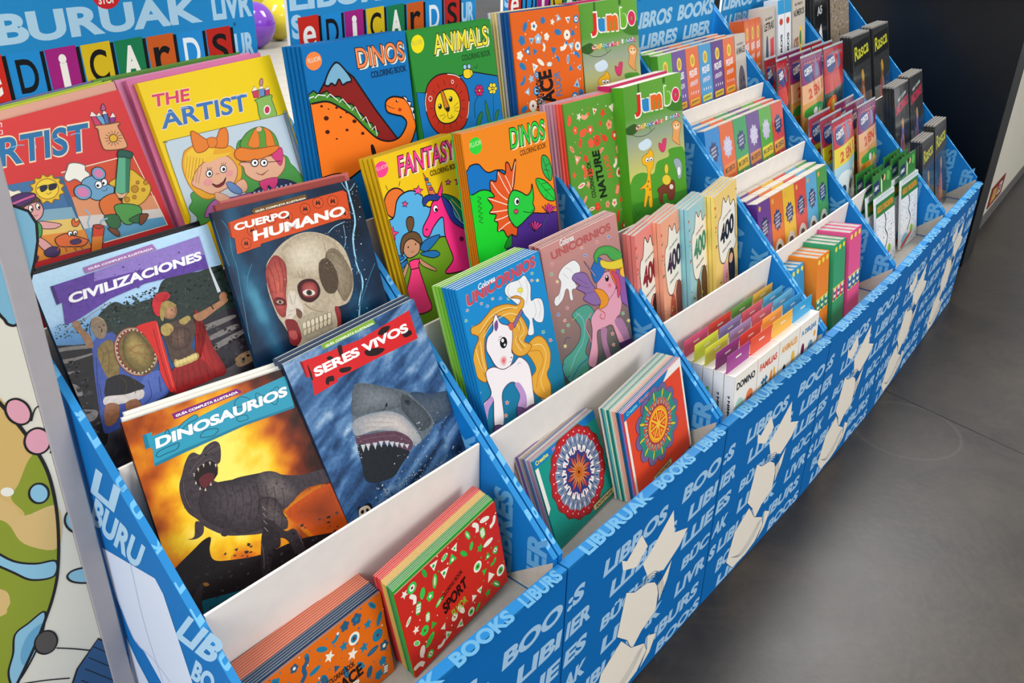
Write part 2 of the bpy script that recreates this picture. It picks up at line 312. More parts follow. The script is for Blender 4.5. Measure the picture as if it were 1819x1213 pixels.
['P','#cfd3da',[2588,2966,2617,2943,2651,2508,2591,2506]],
['B','#c9241f~1',[1153,2435,1412,2432,1475,2404,1473,2323,1383,1353,1340,1323,1283,1338,1244,1629,1285,1887,1228,2264]],
['S','#e86a55',3.6,[1467,2384,1405,1962,1356,1364]],
['S','#7a100e',4.5,[1385,2325,1338,1867,1305,1354]],
['S','#3a2a20',4.0,[558,2726,506,2634,488,2530]],
['S','#b09878',4.5,[577,2760,667,2765,741,2685]],
['B','#2a2a2e',[668,2549,655,2530,645,2533,649,2556,663,2575,672,2572]],
['S','#57481f',3.1,[532,2346,561,2221,475,2081]],
['S','#57481f',3.1,[636,2336,622,2169,529,1944]],
['S','#57481f',3.1,[652,1835,708,1693,620,1547]],
['S','#57481f',3.1,[800,1776,832,1642,779,1511]],
['S','#2a3878',4.0,[446,2208,324,1850,222,1475]],
['S','#2a3878',4.0,[347,1841,288,1567]],
['S','#2a3878',4.0,[1031,1622,997,1388,842,1298]],
['S','#2a3878',4.0,[1207,1612,1149,1387]],
['S','#2c1c18',2.7,[1567,2142,1680,2041,1832,2032]],
['S','#2c1c18',2.7,[1741,2199,1653,1930]],
['S','#2c1c18',2.7,[1647,2233,1579,2018]],
['S','#2c1c18',2.7,[1860,2188,1782,1944]],
['S','#7a1014',4.0,[2141,2180,2112,1760,2083,1326]],
['S','#7a1014',4.0,[2052,2029,2014,1671,1957,1344]],
['S','#7a1014',4.0,[1914,1834,1875,1472]],
['S','#6a4630',2.2,[1783,2465,1809,2436]],
['S','#6a4630',2.2,[1696,2436,1760,2406]],
['P','#5b3a96~3',[215,3370,678,3378,1409,3413,2611,3445,2583,2918,1524,3002,946,2951,440,2821,210,2792,285,3111,204,3098]],
['P','#8d74be~2',[863,3387,1409,3413,2611,3445,2599,3147,1607,3209,809,3260]],
['P','#3d2470~2',[215,3370,262,3371,247,3110,204,3098]],
['N','specks',7,60,[301,2974],[2240,19],[104,358],8,30,['#4a3186','#3c2573']],
['T','#f3f0f2','CIVILIZACIONES',[366,3053],[2157,25],[30,140],0.07],
['P','#a26fae',[731,3490,1836,3534,1874,3435,738,3398]],
['T','#f3e8ef','GUÍA COMPLETA ILUSTRADA',[792,3434],[1032,20],[3,38],0.04]],
'humano':[['N','deep',2859,3718],
['S','#8fc3da~6',15.3,[2650,3755,2649,3434,2629,3017,2480,2702,2417,2262,2444,1935,2265,1598,2154,1297]],
['S','#0e3350~6',6.3,[2508,2987,2392,2575,2441,2192,2364,1764,2131,1375]],
['S','#a9d5e6~5',4.0,[2551,3719,2656,3541,2829,3645]],
['S','#a9d5e6~5',4.5,[2407,3038,2178,3006,2015,2932]],
['S','#8fc3da~6',3.6,[2359,2992,2304,2687,2119,2469]],
['N','specks',8,90,[1983,1430],[439,-58],[464,2228],4,20,['#8fb9cc','#d0e9f2','#3f7a9a']],
['S','#3f86a0~4',4.0,[138,3572,204,3393,153,3016,163,2810,109,2402,60,1998,-9,1520]],
['S','#3f86a0~4',4.0,[0,3603,8,3203,40,2847]],
['S','#3f86a0~4',4.0,[435,2782,277,2563,247,2299,341,2037]],
['S','#3f86a0~4',4.0,[2808,2181,2592,1954,2250,1536]],
['B','#8e2a2c~3',[1522,1729,1804,1661,1756,1312,1549,1258,1376,1459]],
['B','#b9a88e~3',[661,2661,833,2827,1129,2988,1467,3051,1785,2988,2090,2800,2253,2552,2279,2177,2209,1880,2042,1676,1840,1648,1727,1656,1685,1340,1472,1255,1171,1243,953,1235,815,1244,739,1454,670,1671,604,1880,577,2299]],
['R','#d8cab2~2','#a8967c~3',[1034,2879,1395,3028,1781,2975,2077,2745,2154,2459,2028,2252,1643,2187,1257,2309,1021,2411,1002,2670],[1362,2680]],
['R','#96866f~4','#75664f~4',[1906,2645,2112,2590,2261,2183,2191,1886,1969,1701,1892,1857,1846,2123,1782,2445]],
['R','#c9604f~3','#8c2f30~3',[704,2703,889,2811,1024,2636,978,2396,876,2140,810,1864,703,1782,620,1934,597,2264,607,2541]],
['B','#b0a088~3',[1576,2208,1650,1938,1829,1910,1680,1769,1540,1658,1308,1743,1172,1886,1331,1829]],
['B','#4e3f30~4',[1666,2479,1837,2518,1938,2340,1950,2091,1829,1910,1654,1952,1593,2203]],
['B','#3d1719~2',[1140,2229,1284,2285,1476,2231,1545,2066,1484,1932,1308,1875,1156,1953,1110,2090]],
['R','#b85a52~1','#7a2a2a~2',[1203,2178,1320,2230,1462,2178,1492,2053,1419,1954,1262,1962,1179,2036]],
['B','#d8cfc4',[1195,2091,1285,2106,1395,2061,1421,2000,1338,1982,1227,2020]],
['B','#4a3a2a',[1367,2024,1342,1996,1299,1995,1265,2022,1259,2061,1284,2089,1326,2090,1360,2063]],
['B','#0b0808',[1338,2034,1320,2019,1295,2027,1287,2051,1305,2066,1331,2057]],
['B','#5a1d1f',[627,2109,714,2137,822,2070,828,1978,731,1983,632,2025]],
['B','#b9a090',[661,2067,728,2079,793,2026,723,2010]],
['B','#1c1212',[754,2034,734,2018,708,2028,701,2053,721,2069,747,2060]],
['B','#cfc2b0~2',[843,1973,951,2173,1064,2105,1124,1841,1045,1683,968,1774,848,1711,756,1761]],
['B','#6d4a3c~3',[992,1858,1075,1765,1021,1660,960,1746]],
['B','#7d2226~3',[716,1715,818,1722,927,1633,939,1372,819,1258,701,1325,711,1530]],
['B','#b04a48~2',[726,1523,855,1503,853,1375,752,1384]],
['B','#a89a82~3',[966,1650,1300,1714,1574,1646,1580,1380,1328,1279,969,1294,948,1466]],
['B','#d6c9ae',[1023,1580,1087,1587,1069,1498,1010,1486],'#7c6b52',2.2],
['B','#cbbd9f',[1002,1460,1068,1469,1045,1387,985,1373],'#7c6b52',2.2],
['B','#d6c9ae',[1107,1583,1173,1590,1155,1500,1095,1488],'#7c6b52',2.2],
['B','#cbbd9f',[1085,1466,1152,1475,1129,1393,1068,1378],'#7c6b52',2.2],
['B','#d6c9ae',[1193,1585,1259,1592,1242,1502,1181,1490],'#7c6b52',2.2],
['B','#cbbd9f',[1169,1472,1236,1481,1213,1398,1152,1384],'#7c6b52',2.2],
['B','#d6c9ae',[1280,1587,1347,1594,1329,1504,1268,1491],'#7c6b52',2.2],
['B','#cbbd9f',[1253,1478,1321,1487,1299,1404,1236,1389],'#7c6b52',2.2],
['B','#d6c9ae',[1367,1590,1435,1597,1418,1506,1356,1493],'#7c6b52',2.2],
['B','#cbbd9f',[1339,1484,1407,1493,1385,1410,1322,1395],'#7c6b52',2.2],
['B','#d6c9ae',[1456,1592,1524,1599,1508,1507,1445,1495],'#7c6b52',2.2],
['B','#cbbd9f',[1425,1490,1494,1499,1472,1415,1409,1400],'#7c6b52',2.2],
['B','#d6c9ae',[1545,1595,1615,1602,1598,1509,1535,1497],'#7c6b52',2.2],
['B','#cbbd9f',[1512,1496,1582,1506,1560,1421,1496,1406],'#7c6b52',2.2],
['S','#5d4d3c',2.2,[1205,2455,1226,2319]],
['S','#5d4d3c',2.2,[1302,2469,1272,2304]],
['S','#5d4d3c',2.2,[1353,2410,1311,2321]],
['S','#5d4d3c',2.2,[1017,2666,978,2396,907,2188]],
['S','#5d4d3c',2.2,[1867,2771,1844,2545,1821,2314]],
['S','#5d4d3c',2.2,[1858,2600,2035,2581,2119,2469]],
['S','#5d4d3c',2.2,[2056,2366,2170,2210,2078,1987]],
['S','#5d4d3c',2.2,[1172,1886,1275,1755,1498,1641]],
['N','specks',51,120,[881,2370],[1147,-118],[263,667],4,12,['#c4b59a','#a8967a','#d8ccb4']],
['N','specks',52,70,[495,2039],[287,-104],[221,606],4,14,['#7a2426','#b04a44','#d87a68']],
['N','specks',53,90,[1635,1880],[450,-24],[209,665],4,12,['#6a5a44','#8d7c62','#4e4030']],
['S','#7a2426',3.1,[716,2645,737,2416,702,2199]],
['S','#7a2426',3.1,[831,2720,838,2440,782,2201]],
['S','#7a2426',3.1,[931,2745,926,2469,872,2258]],
['S','#7a2426',3.1,[641,2503,625,2254]],
['S','#8a7a66',2.7,[855,1847,992,1858]],
['S','#8a7a66',2.7,[785,1781,873,1794]],
['S','#8a7a66',2.7,[935,2119,932,1941]],
['S','#8a7a66',2.7,[1064,2105,986,1952]],
['P','#cf4a18',[218,3508,601,3541,2535,3576,2596,3525,2545,3064,2311,3102,681,3052,670,3016,225,2991,264,3246,194,3288]],
['P','#8e2c0c',[218,3508,257,3508,226,3268,194,3288]],
['B','#d3501e',[516,3100,473,3047,406,3038,357,3078,353,3142,396,3194,461,3204,512,3165],'#6d2208',3.1],
['B','#3a1208',[386,3094,426,3163,435,3126,467,3153,458,3075,428,3103]],
['B','#d3501e',[688,3278,644,3225,577,3215,526,3254,521,3317,564,3369,631,3380,682,3342],'#6d2208',3.1],
['B','#3a1208',[556,3270,595,3339,605,3302,637,3329,628,3252,598,3279]],
['B','#d3501e',[1087,3386,1042,3332,972,3321,917,3360,910,3425,954,3478,1024,3489,1079,3451],'#6d2208',3.1],
['B','#3a1208',[948,3377,987,3447,999,3410,1031,3438,1025,3359,992,3387]],
['B','#d3501e',[1397,3343,1351,3288,1277,3277,1219,3317,1210,3384,1255,3439,1328,3450,1387,3411],'#6d2208',3.1],
['B','#3a1208',[1251,3334,1291,3407,1304,3369,1337,3397,1332,3316,1297,3345]],
['B','#d3501e',[1786,3403,1739,3347,1661,3335,1599,3376,1588,3444,1634,3500,1710,3512,1773,3472],'#6d2208',3.1],
['B','#3a1208',[1632,3394,1672,3468,1687,3429,1722,3458,1718,3376,1680,3404]],
['B','#d3501e',[2069,3451,2022,3394,1941,3382,1876,3423,1863,3492,1909,3549,1989,3561,2055,3521],'#6d2208',3.1],
['B','#3a1208',[1909,3441,1950,3517,1966,3477,2001,3507,2000,3423,1960,3452]],
['B','#d3501e',[2377,3418,2329,3358,2245,3347,2176,3389,2161,3460,2209,3518,2291,3530,2361,3489],'#6d2208',3.1],
['B','#3a1208',[2211,3407,2251,3485,2270,3444,2306,3475,2306,3389,2263,3419]],
['B','#d3501e',[2538,3165,2488,3104,2401,3093,2329,3139,2313,3213,2361,3273,2447,3284,2520,3240],'#6d2208',3.1],
['B','#3a1208',[2365,3157,2406,3237,2426,3194,2463,3225,2464,3136,2419,3168]],
['T','#f3ece4','CUERPO',[300,3351],[1048,8],[16,116],0.07],
['T','#f3ece4','HUMANO',[573,3118],[1880,37],[35,166],0.08],
['P','#6d4a1e',[687,3594,740,3630,1769,3663,1779,3585,724,3538]],
['T','#efe6cc','GUÍA COMPLETA ILUSTRADA',[751,3561],[1002,22],[4,38],0.04]],
'artist_red':[['P','#cf2a2e',[0,0,2611,0,2611,3606,0,3606]],
['G',[0,0,2611,3606],'#b51f26','#c22429','#dd3a3c','#d8302f'],
['T','#cc2f5e','THE',[199,3425],[444,-91],[73,234],0.025,'#f6d9c0',0.045],
['T','#1a6fa6','ARTIST',[44,3037],[1734,-164],[155,388],0.025,'#f3d7b4',0.045],
['S','#7fb8dc',5.2,[1593,3154,1695,3156,1764,3132]],
['S','#7fb8dc',5.2,[1059,3204,1035,3113]],
['S','#7fb8dc',5.2,[1332,3165,1411,3167]],
['S','#7fb8dc',5.2,[711,3219,809,3222,897,3202]],
['P','#d23b6a',[2016,3330,2119,3316,2125,3174,2021,3189],'#161418',4.5],
['P','#6aa5cc',[2090,3311,2186,3311,2217,3162,2137,3171],'#161418',4.5],
['P','#4f6fae',[2204,3320,2284,3312,2252,3166,2192,3169],'#161418',4.5],
['P','#8d2f86',[2289,3246,2395,3232,2341,3155,2273,3160],'#161418',4.5],
['P','#f4e7da',[1997,3335,2057,3408,2117,3312],'#161418',3.8],
['P','#f4e7da',[2095,3310,2154,3363,2183,3305],'#161418',3.8],
['P','#f4e7da',[2202,3315,2245,3386,2283,3309],'#161418',3.8],
['P','#f4e7da',[2292,3241,2372,3307,2392,3225],'#161418',3.8],
['B','#b55a8a',[2210,3395,2248,3449,2276,3467,2291,3420,2285,3376,2237,3362],'#161418',3.8],
['B','#e8a678',[2038,3185,2215,3158,2399,3140,2405,3107,2366,3084,2385,2935,2391,2775,2327,2741,2152,2765,2027,2801,1998,2861,2011,3013,2037,3121,2008,3160],'#7a4422',6.0],
['S','#5a3a10',3.8,[2295,2913,2356,2896]],
['S','#5a3a10',3.8,[2274,2885,2321,2851]],
['S','#5a3a10',3.8,[2242,2866,2265,2823]],
['S','#5a3a10',3.8,[2205,2861,2201,2817]],
['S','#5a3a10',3.8,[2172,2871,2140,2834]],
['S','#5a3a10',3.8,[2148,2893,2096,2871]],
['S','#5a3a10',3.8,[2138,2923,2076,2920]],
['S','#5a3a10',3.8,[2144,2955,2084,2972]],
['S','#5a3a10',3.8,[2165,2983,2119,3016]],
['S','#5a3a10',3.8,[2196,3001,2174,3044]],
['S','#5a3a10',3.8,[2233,3006,2238,3050]],
['S','#5a3a10',3.8,[2266,2997,2298,3034]],
['S','#5a3a10',3.8,[2291,2975,2343,2997]],
['S','#5a3a10',3.8,[2301,2945,2364,2948]],
['B','#e7b02c',[2282,2916,2246,2882,2194,2878,2157,2907,2156,2951,2192,2986,2244,2989,2281,2961],'#5a3a10',4.5],
['P','#35618e',[312,2761,792,2698,1233,2629,1201,1518,1134,1489,109,1626,132,1997]],
['P','#3d6fa0',[330,2748,769,2700,1131,2432,1122,2179,360,2340]],
['P','#7fa9bd',[297,2361,1168,2163,1168,1928,312,2182]],
['P','#e8c36a',[322,2203,1189,1973,1190,1735,184,1953]],
['P','#e38b2f',[183,2003,1210,1781,1191,1495,151,1610,157,1786]],
['B','#efe6d0',[288,2708,401,2695,470,2636,560,2619,542,2526,388,2454,253,2475],'#7a7a80',3.0],
['B','#e9bf28',[1137,2456,1150,2391,1073,2382,1045,2320,973,2345,913,2304,865,2356,789,2346,778,2410,707,2434,734,2494,687,2543,746,2583,734,2646,808,2656,835,2716,906,2694,965,2735,1013,2685,1090,2696,1102,2632,1176,2609,1148,2548,1198,2497],'#8a5a10',5.2],
['B','#f2cf3a',[1096,2470,1006,2387,877,2384,786,2460,785,2571,873,2652,1001,2657,1094,2582],'#a06a14',3.8],
['B','#1c1a30',[854,2586,953,2579,939,2521,842,2502]],
['B','#1c1a30',[986,2568,1097,2558,1067,2492,962,2488]],
['S','#1c1a30',4.5,[807,2564,865,2582,1094,2551]],
['S','#8a4a10',3.8,[903,2469,929,2443,977,2463]],
['B','#5c3a1c',[388,2454,482,2447,415,2246,437,2187,343,2196,290,2265],'#161418',3.0],
['B','#5c3a1c',[365,2511,659,2512,769,2425,724,2352,537,2353,370,2336],'#161418',3.8],
['B','#e0a0a0',[526,2382,728,2389,765,2275,693,2173,576,2138,468,2201,465,2303],'#161418',4.5],
['B','#452060',[335,2497,415,2568,588,2573,744,2509,683,2429,462,2404,341,2458],'#161418',4.5],
['S','#d05a90',12.0,[346,2468,522,2483,724,2491]],
['B','#fff4ec',[629,2328,611,2294,584,2283,565,2301,565,2337,584,2371,610,2382,629,2364],'#161418',3.8],
['B','#fff4ec',[734,2322,717,2291,692,2281,675,2297,674,2331,691,2362,716,2372,734,2355],'#161418',3.8],
['B','#161418',[617,2311,603,2296,590,2300,591,2320,605,2334,618,2330]],
['B','#161418',[724,2304,710,2289,697,2294,698,2313,713,2328,726,2323]],
['S','#8a2a30',3.0,[594,2233,619,2204,655,2217]],
['B','#e0a0a0',[631,2119,801,2045,903,1983,904,1957,783,1949,602,2027],'#161418',3.8],
['B','#e0a0a0',[239,2233,416,2195,398,2101,216,2129],'#161418',3.8],
['B','#3f9a4c',[428,2166,581,2149,633,2041,558,1902,421,1851,340,1945,357,2065],'#161418',4.5],
['S','#8fd07a',6.8,[486,2132,442,2034,415,1892]],
['S','#1f6a34',6.0,[588,2108,550,1969,453,1865]],
['B','#e0a0a0',[341,1919,426,1862,367,1730,305,1677,226,1721],'#161418',3.8],
['B','#e0a0a0',[473,1908,570,1872,663,1682,572,1652,493,1759],'#161418',3.8],
['B','#40285e',[169,1705,320,1710,406,1651,324,1580,172,1601,134,1655],'#161418',3.8],
['B','#40285e',[527,1695,651,1713,740,1653,689,1567,564,1577,502,1640],'#161418',3.8],
['B','#d2481c',[200,2147,294,2088,269,1870,188,1799,183,2003],'#161418',3.8],
['B','#e0662a',[745,1807,910,1825,990,1769,1154,1655,1185,1604,1084,1562,896,1620,744,1690],'#161418',4.5],
['B','#e0662a',[1076,1960,1131,1993,1129,1929,1202,1942,1143,1871,1069,1885],'#161418',3.8],
['B','#fff',[1009,1788,989,1768,962,1766,944,1784,946,1811,966,1832,993,1834,1011,1815],'#161418',3.8],
['B','#fff',[1081,1775,1061,1754,1036,1752,1019,1770,1021,1797,1041,1818,1066,1820,1083,1802],'#161418',3.8],
['B','#161418',[995,1780,982,1769,969,1774,968,1790,981,1801,994,1796]],
['B','#161418',[1064,1768,1051,1757,1037,1762,1037,1778,1050,1789,1064,1784]],
['B','#472a5c',[932,1698,1061,1690,1087,1627,1003,1619,934,1645],'#161418',3.0],
['S','#c2501f',6.8,[766,1682,692,1632]],
['S','#c2501f',6.8,[832,1652,821,1569]],
['S','#c2501f',6.8,[947,1614,962,1528]],
['S','#c2501f',6.8,[1043,1590,1064,1516]],
['P','#d8502e',[1230,2681,2163,2630,2409,2632,2520,1391,1412,1492,1211,1541]],
['P','#e09468',[1228,2298,2501,1902,2508,1677,1199,1996]],
['P','#d9cfc8',[1199,1996,2508,1677,2521,1532,1210,1781]],
['P','#5a9cc0',[1215,1792,2516,1534,2520,1391,1412,1492,1205,1556]],
['L','#f4e2c8',6.8,[1230,2681,2163,2630,2409,2632,2520,1391,1412,1492]],
['B','#f3efe4',[1331,2701,1401,2768,1511,2748,1614,2678,1595,2606,1629,2531,1556,2398,1460,2455,1386,2530,1278,2526,1246,2600],'#6a6a70',5.2],
['B','#6fa3c8',[1460,2455,1643,2501,1767,2409,1834,2309,1912,2231,1835,2123,1692,2117,1561,2135,1472,2243],'#161418',4.5],
['B','#6fa3c8',[1839,2420,1761,2401,1687,2440,1661,2515,1696,2582,1773,2601,1847,2562,1875,2487],'#161418',4.5],
['B','#d77fae',[1815,2447,1765,2436,1717,2463,1698,2512,1720,2555,1769,2567,1818,2540,1837,2490]],
['B','#6fa3c8',[1520,2230,1434,2195,1338,2229,1290,2312,1316,2395,1401,2430,1497,2397,1547,2314],'#161418',4.5],
['B','#d77fae',[1488,2256,1430,2233,1364,2257,1330,2314,1347,2370,1405,2393,1470,2369,1505,2312]],
['B','#fff',[1748,2323,1715,2289,1670,2286,1640,2314,1642,2358,1675,2392,1720,2396,1750,2368],'#161418',3.8],
['B','#fff',[1840,2334,1811,2302,1773,2297,1748,2322,1752,2362,1781,2394,1818,2399,1843,2374],'#161418',3.8],
['B','#161418',[1699,2326,1681,2312,1659,2319,1656,2340,1675,2354,1697,2347]],
['B','#161418',[1795,2335,1777,2320,1758,2326,1756,2347,1774,2362,1794,2356]],
['S','#161418',3.0,[1707,2244,1768,2225,1814,2263]],
['B','#e3b832',[2280,2409,2393,2266,2494,2056,2348,1898,2114,1840,1947,1924,1991,2152,1859,2301,1964,2347,2136,2346],'#8a5a10',5.2],
['B','#c08a20',[2282,2084,2249,2053,2202,2050,2169,2079,2169,2121,2202,2152,2248,2155,2282,2126],'#8a5a10',3.8],
['B','#c08a20',[2337,2175,2315,2159,2289,2167,2286,2192,2308,2208,2334,2200],'#8a5a10',3.8],
['B','#c08a20',[2381,2038,2358,2022,2332,2030,2329,2055,2351,2072,2377,2063],'#8a5a10',3.8],
['B','#c08a20',[2195,1976,2169,1957,2138,1967,2134,1997,2160,2016,2191,2006],'#8a5a10',3.8],
['B','#c08a20',[2075,1976,2051,1953,2017,1952,1994,1972,1994,2003,2017,2026,2051,2027,2075,2006],'#8a5a10',3.8],
['B','#c08a20',[2479,2130,2457,2110,2427,2108,2405,2126,2405,2153,2426,2174,2457,2175,2478,2157],'#8a5a10',3.8],
['B','#e0702a',[1599,2095,1821,2154,1960,2082,1886,1918,1735,1835,1588,1886],'#161418',4.5],
['B','#4f9a48',[1787,1951,1957,1947,2191,1814,2116,1647,1896,1615,1802,1730],'#161418',4.5],
['B','#2f6a3c',[1578,1863,1784,1818,1771,1659,1616,1634],'#161418',3.8],
['B','#2f6a3c',[1927,1686,2174,1709,2194,1619,2058,1584],'#161418',3.8],
['B','#7a4424',[1553,1683,1690,1607,1685,1500,1609,1555],'#161418',3.8],
['B','#7a4424',[2137,1694,2272,1661,2172,1571,2073,1551],'#161418',3.8],
['S','#8fb6d0',10.5,[1338,2065,1373,1961,1298,1855,1294,1724]],
['S','#8fb6d0',10.5,[1616,1823,1499,1811,1459,1691]],
['P','#5fb08a',[2178,2665,2375,2621,2107,2087,1977,2089,1893,2157],'#161418',5.2],
['P','#2f7a5c',[2298,2643,2375,2621,2107,2087,2051,2092]],
['B','#1f5a4c',[2165,2656,2240,2739,2416,2648,2367,2570,2257,2616],'#161418',4.5],
['P','#e2b48a',[1893,2157,1981,2096,2109,2092,1923,2000],'#161418',3.8],
['P','#161418',[1899,2061,1994,2030,1921,1995]],
['P','#d8421f',[1348,1784,1473,1753,1505,1701,1312,1394,1165,1437],'#161418',4.5],
['P','#e2802a',[1269,1639,1429,1594,1312,1394,1165,1437]],
['B','#b03a1a',[1353,1796,1444,1782,1516,1724,1404,1724],'#161418',3.0]],
'artist_yellow':[['P','#f3cf14',[0,0,2603,0,2603,3872,0,3872]],
['T','#d9406c','THE',[105,3461],[685,-28],[59,193],0.025,'#f8dcb0',0.045],
['T','#3f74b4','ARTIST',[133,3098],[1689,-52],[63,282],0.025,'#f5dcb4',0.045],
['S','#9fc0e0',5.2,[246,3288,341,3328,418,3325]],
['S','#9fc0e0',5.2,[554,3334,640,3348,715,3334]],
['S','#9fc0e0',5.2,[1651,3310,1782,3332,1894,3304]],
['S','#9fc0e0',5.2,[1176,3336,1234,3338]],
['P','#cc3f60',[2002,3337,2133,3347,2108,3213,2002,3225],'#161418',3.8],
['P','#6a8fc4',[2147,3345,2274,3340,2232,3217,2135,3216],'#161418',3.8],
['P','#cc3f60',[2270,3307,2367,3306,2334,3211,2244,3214],'#161418',3.8],
['P','#f4e7da',[1996,3338,2083,3418,2130,3340],'#161418',3.0],
['P','#f4e7da',[2147,3345,2217,3411,2273,3338],'#161418',3.0],
['P','#f4e7da',[2270,3307,2350,3367,2365,3301],'#161418',3.0],
['B','#c98a90',[2200,3432,2246,3502,2296,3507,2266,3420,2215,3390],'#161418',3.0],
['B','#8cb85a',[2019,3191,2334,3211,2381,3181,2349,3129,2358,2993,2342,2835,2166,2812,2013,2836,1990,2933,2022,3085,2024,3150],'#4a7a34',5.2],
['B','#c93050',[2246,2962,2207,2916,2156,2905,2122,2934,2125,2986,2163,3031,2214,3043,2248,3014],'#f2f0e8',7.5],
['B','#c3d3dc',[147,2879,237,2906,2372,2828,2487,2778,2450,1514,2391,1458,105,1530,72,1646,85,2796],'#8a8a50',4.5],
['B','#4c9a48',[219,1988,397,2014,596,1878,547,1628,365,1473,76,1461,184,1584,96,1768,194,1867],'#2f6a30',3.8],
['B','#4c9a48',[1346,2521,1527,2584,1624,2294,2222,2146,2314,1954,2398,1818,2450,1514,1623,1523,1242,1690,1198,2028],'#2f6a30',3.8],
['B','#eaa828',[325,2616,412,2693,676,2731,977,2635,1236,2547,1313,2371,1294,2109,1157,1932,866,1960,628,1816,413,1854,273,2050,228,2265,245,2462],'#b06a18',4.5],
['B','#f3c63a',[361,2607,606,2697,915,2624,783,2451,450,2333,302,2118,248,2311]],
['B','#e8b090',[341,2209,519,2365,783,2451,1067,2432,1190,2296,1211,2131,1075,1954,836,1888,596,1878,422,2007,302,2118],'#a05a30',4.5],
['B','#f0c03a',[660,2431,803,2497,1024,2469,1196,2453,1121,2419,914,2418,758,2393]],
['S','#c88a20',3.8,[398,2597,228,2265]],
['S','#c88a20',3.8,[449,2575,264,2235]],
['S','#c88a20',3.8,[500,2552,301,2205]],
['S','#c88a20',3.8,[551,2529,337,2175]],
['S','#c88a20',3.8,[602,2506,374,2144]],
['S','#c88a20',3.8,[654,2483,411,2113]],
['B','#e8802c',[598,2935,678,2930,834,2770,1027,2751,1130,2855,1252,2867,1262,2749,1168,2564,1010,2575,862,2636,729,2592,592,2600,556,2709],'#a04a18',5.2],
['B','#e8802c',[847,2767,976,2767,1020,2701,954,2614,844,2628],'#a04a18',3.8],
['B','#fff',[726,2203,692,2168,645,2162,612,2189,613,2233,646,2268,693,2274,726,2247],'#161418',4.5],
['B','#161418',[701,2204,677,2184,652,2190,649,2218,672,2239,698,2232]],
['S','#161418',3.0,[668,2280,669,2326]],
['S','#161418',3.0,[693,2274,711,2315]],
['S','#161418',3.0,[718,2267,752,2304]],
['B','#fff',[1012,2205,978,2169,929,2164,895,2191,895,2236,929,2271,977,2277,1012,2250],'#161418',4.5],
['B','#161418',[986,2207,962,2186,936,2193,933,2221,956,2242,983,2235]],
['S','#161418',3.0,[952,2284,953,2330]],
['S','#161418',3.0,[977,2277,996,2320]],
['S','#161418',3.0,[1003,2270,1038,2309]],
['S','#8a3020',3.8,[778,2168,827,2181,846,2155]],
['B','#8c2226',[645,2061,734,1997,860,2014,943,2071,876,1983,774,1954,696,1976],'#161418',3.8],
['S','#161418',3.8,[637,2076,734,1997,896,2031,953,2081]],
['B','#e89a98',[676,2065,636,2032,575,2031,528,2063,522,2108,561,2141,622,2142,670,2111]],
['B','#e89a98',[1106,2106,1071,2074,1018,2071,979,2099,976,2141,1011,2173,1063,2176,1102,2148]],
['B','#b56aa8',[319,1567,475,1730,670,1777,946,1722,1186,1706,1365,1682,1360,1517,684,1532,446,1527],'#5a2a60',4.5],
['B','#e8b090',[658,1887,805,1817,882,1714,755,1699,634,1762],'#a05a30',3.0],
['B','#e8b090',[1092,1923,1261,1957,1304,1836,1234,1747,1085,1763],'#a05a30',3.8],
['B','#6a8cbc',[916,1972,1020,1970,1161,1795,1103,1731,959,1826],'#3a4a80',4.5],
['B','#e8b090',[1280,2220,1440,2233,2160,2162,2178,1961,1981,1816,1739,1798,1506,1862,1348,2014,1343,2150],'#a05a30',4.5],
['B','#d8407c',[1978,2207,2213,2288,2185,2100,2086,1985,2026,2084],'#8a2040',3.8],
['B','#5c9a3c',[1416,2505,1596,2674,1809,2733,1991,2707,2155,2549,2178,2324,2070,2267,1634,2319],'#2f5a24',4.5],
['B','#e8802c',[1571,2468,1700,2624,1848,2711,1788,2416],'#a04a18',3.0],
['B','#e8802c',[1935,2381,1989,2586,1986,2694,2104,2587,2091,2317],'#a04a18',3.0],
['B','#f0b090',[1942,2682,1915,2658,1872,2655,1840,2675,1836,2706,1863,2730,1905,2733,1938,2714]],
['B','#e8802c',[1254,2412,1392,2484,1665,2392,2162,2328,2059,2242,1778,2202,1468,2226,1282,2299],'#a04a18',5.2],
['B','#fff',[1654,2146,1616,2109,1560,2105,1518,2135,1516,2181,1553,2217,1610,2222,1651,2193],'#161418',6.0],
['B','#161418',[1614,2156,1593,2138,1570,2144,1567,2168,1588,2186,1611,2180]],
['B','#fff',[1839,2098,1801,2061,1743,2057,1701,2087,1698,2135,1736,2171,1793,2176,1836,2146],'#161418',6.0],
['B','#161418',[1798,2109,1777,2090,1753,2097,1751,2121,1771,2139,1795,2133]],
['S','#161418',5.2,[1351,2242,1515,2187]],
['S','#161418',5.2,[1843,2108,2118,2061]],
['S','#161418',3.8,[1548,2001,1634,1937,1813,1973]],
['B','#8c2226',[1584,1973,1663,1929,1756,1954,1658,1917]],
['B','#2b3458',[1249,1633,1482,1731,1708,1723,1930,1773,2196,1672,2311,1524,1945,1485,1292,1509],'#161418',3.8],
['P','#aab4cc',[1370,1694,1414,1692,1408,1661,1364,1663]],
['P','#aab4cc',[1343,1630,1387,1628,1381,1597,1336,1599]],
['P','#aab4cc',[1316,1566,1360,1564,1353,1533,1309,1535]],
['P','#aab4cc',[1463,1686,1508,1685,1501,1653,1457,1655]],
['P','#aab4cc',[1436,1622,1481,1620,1474,1589,1430,1591]],
['P','#aab4cc',[1409,1558,1454,1556,1447,1524,1402,1526]],
['P','#aab4cc',[1558,1679,1603,1677,1596,1646,1551,1647]],
['P','#aab4cc',[1530,1614,1575,1612,1569,1581,1524,1583]],
['P','#aab4cc',[1503,1550,1548,1548,1541,1516,1496,1518]],
['P','#aab4cc',[1653,1671,1698,1669,1692,1638,1646,1640]],
['P','#aab4cc',[1625,1606,1671,1604,1664,1573,1619,1575]],
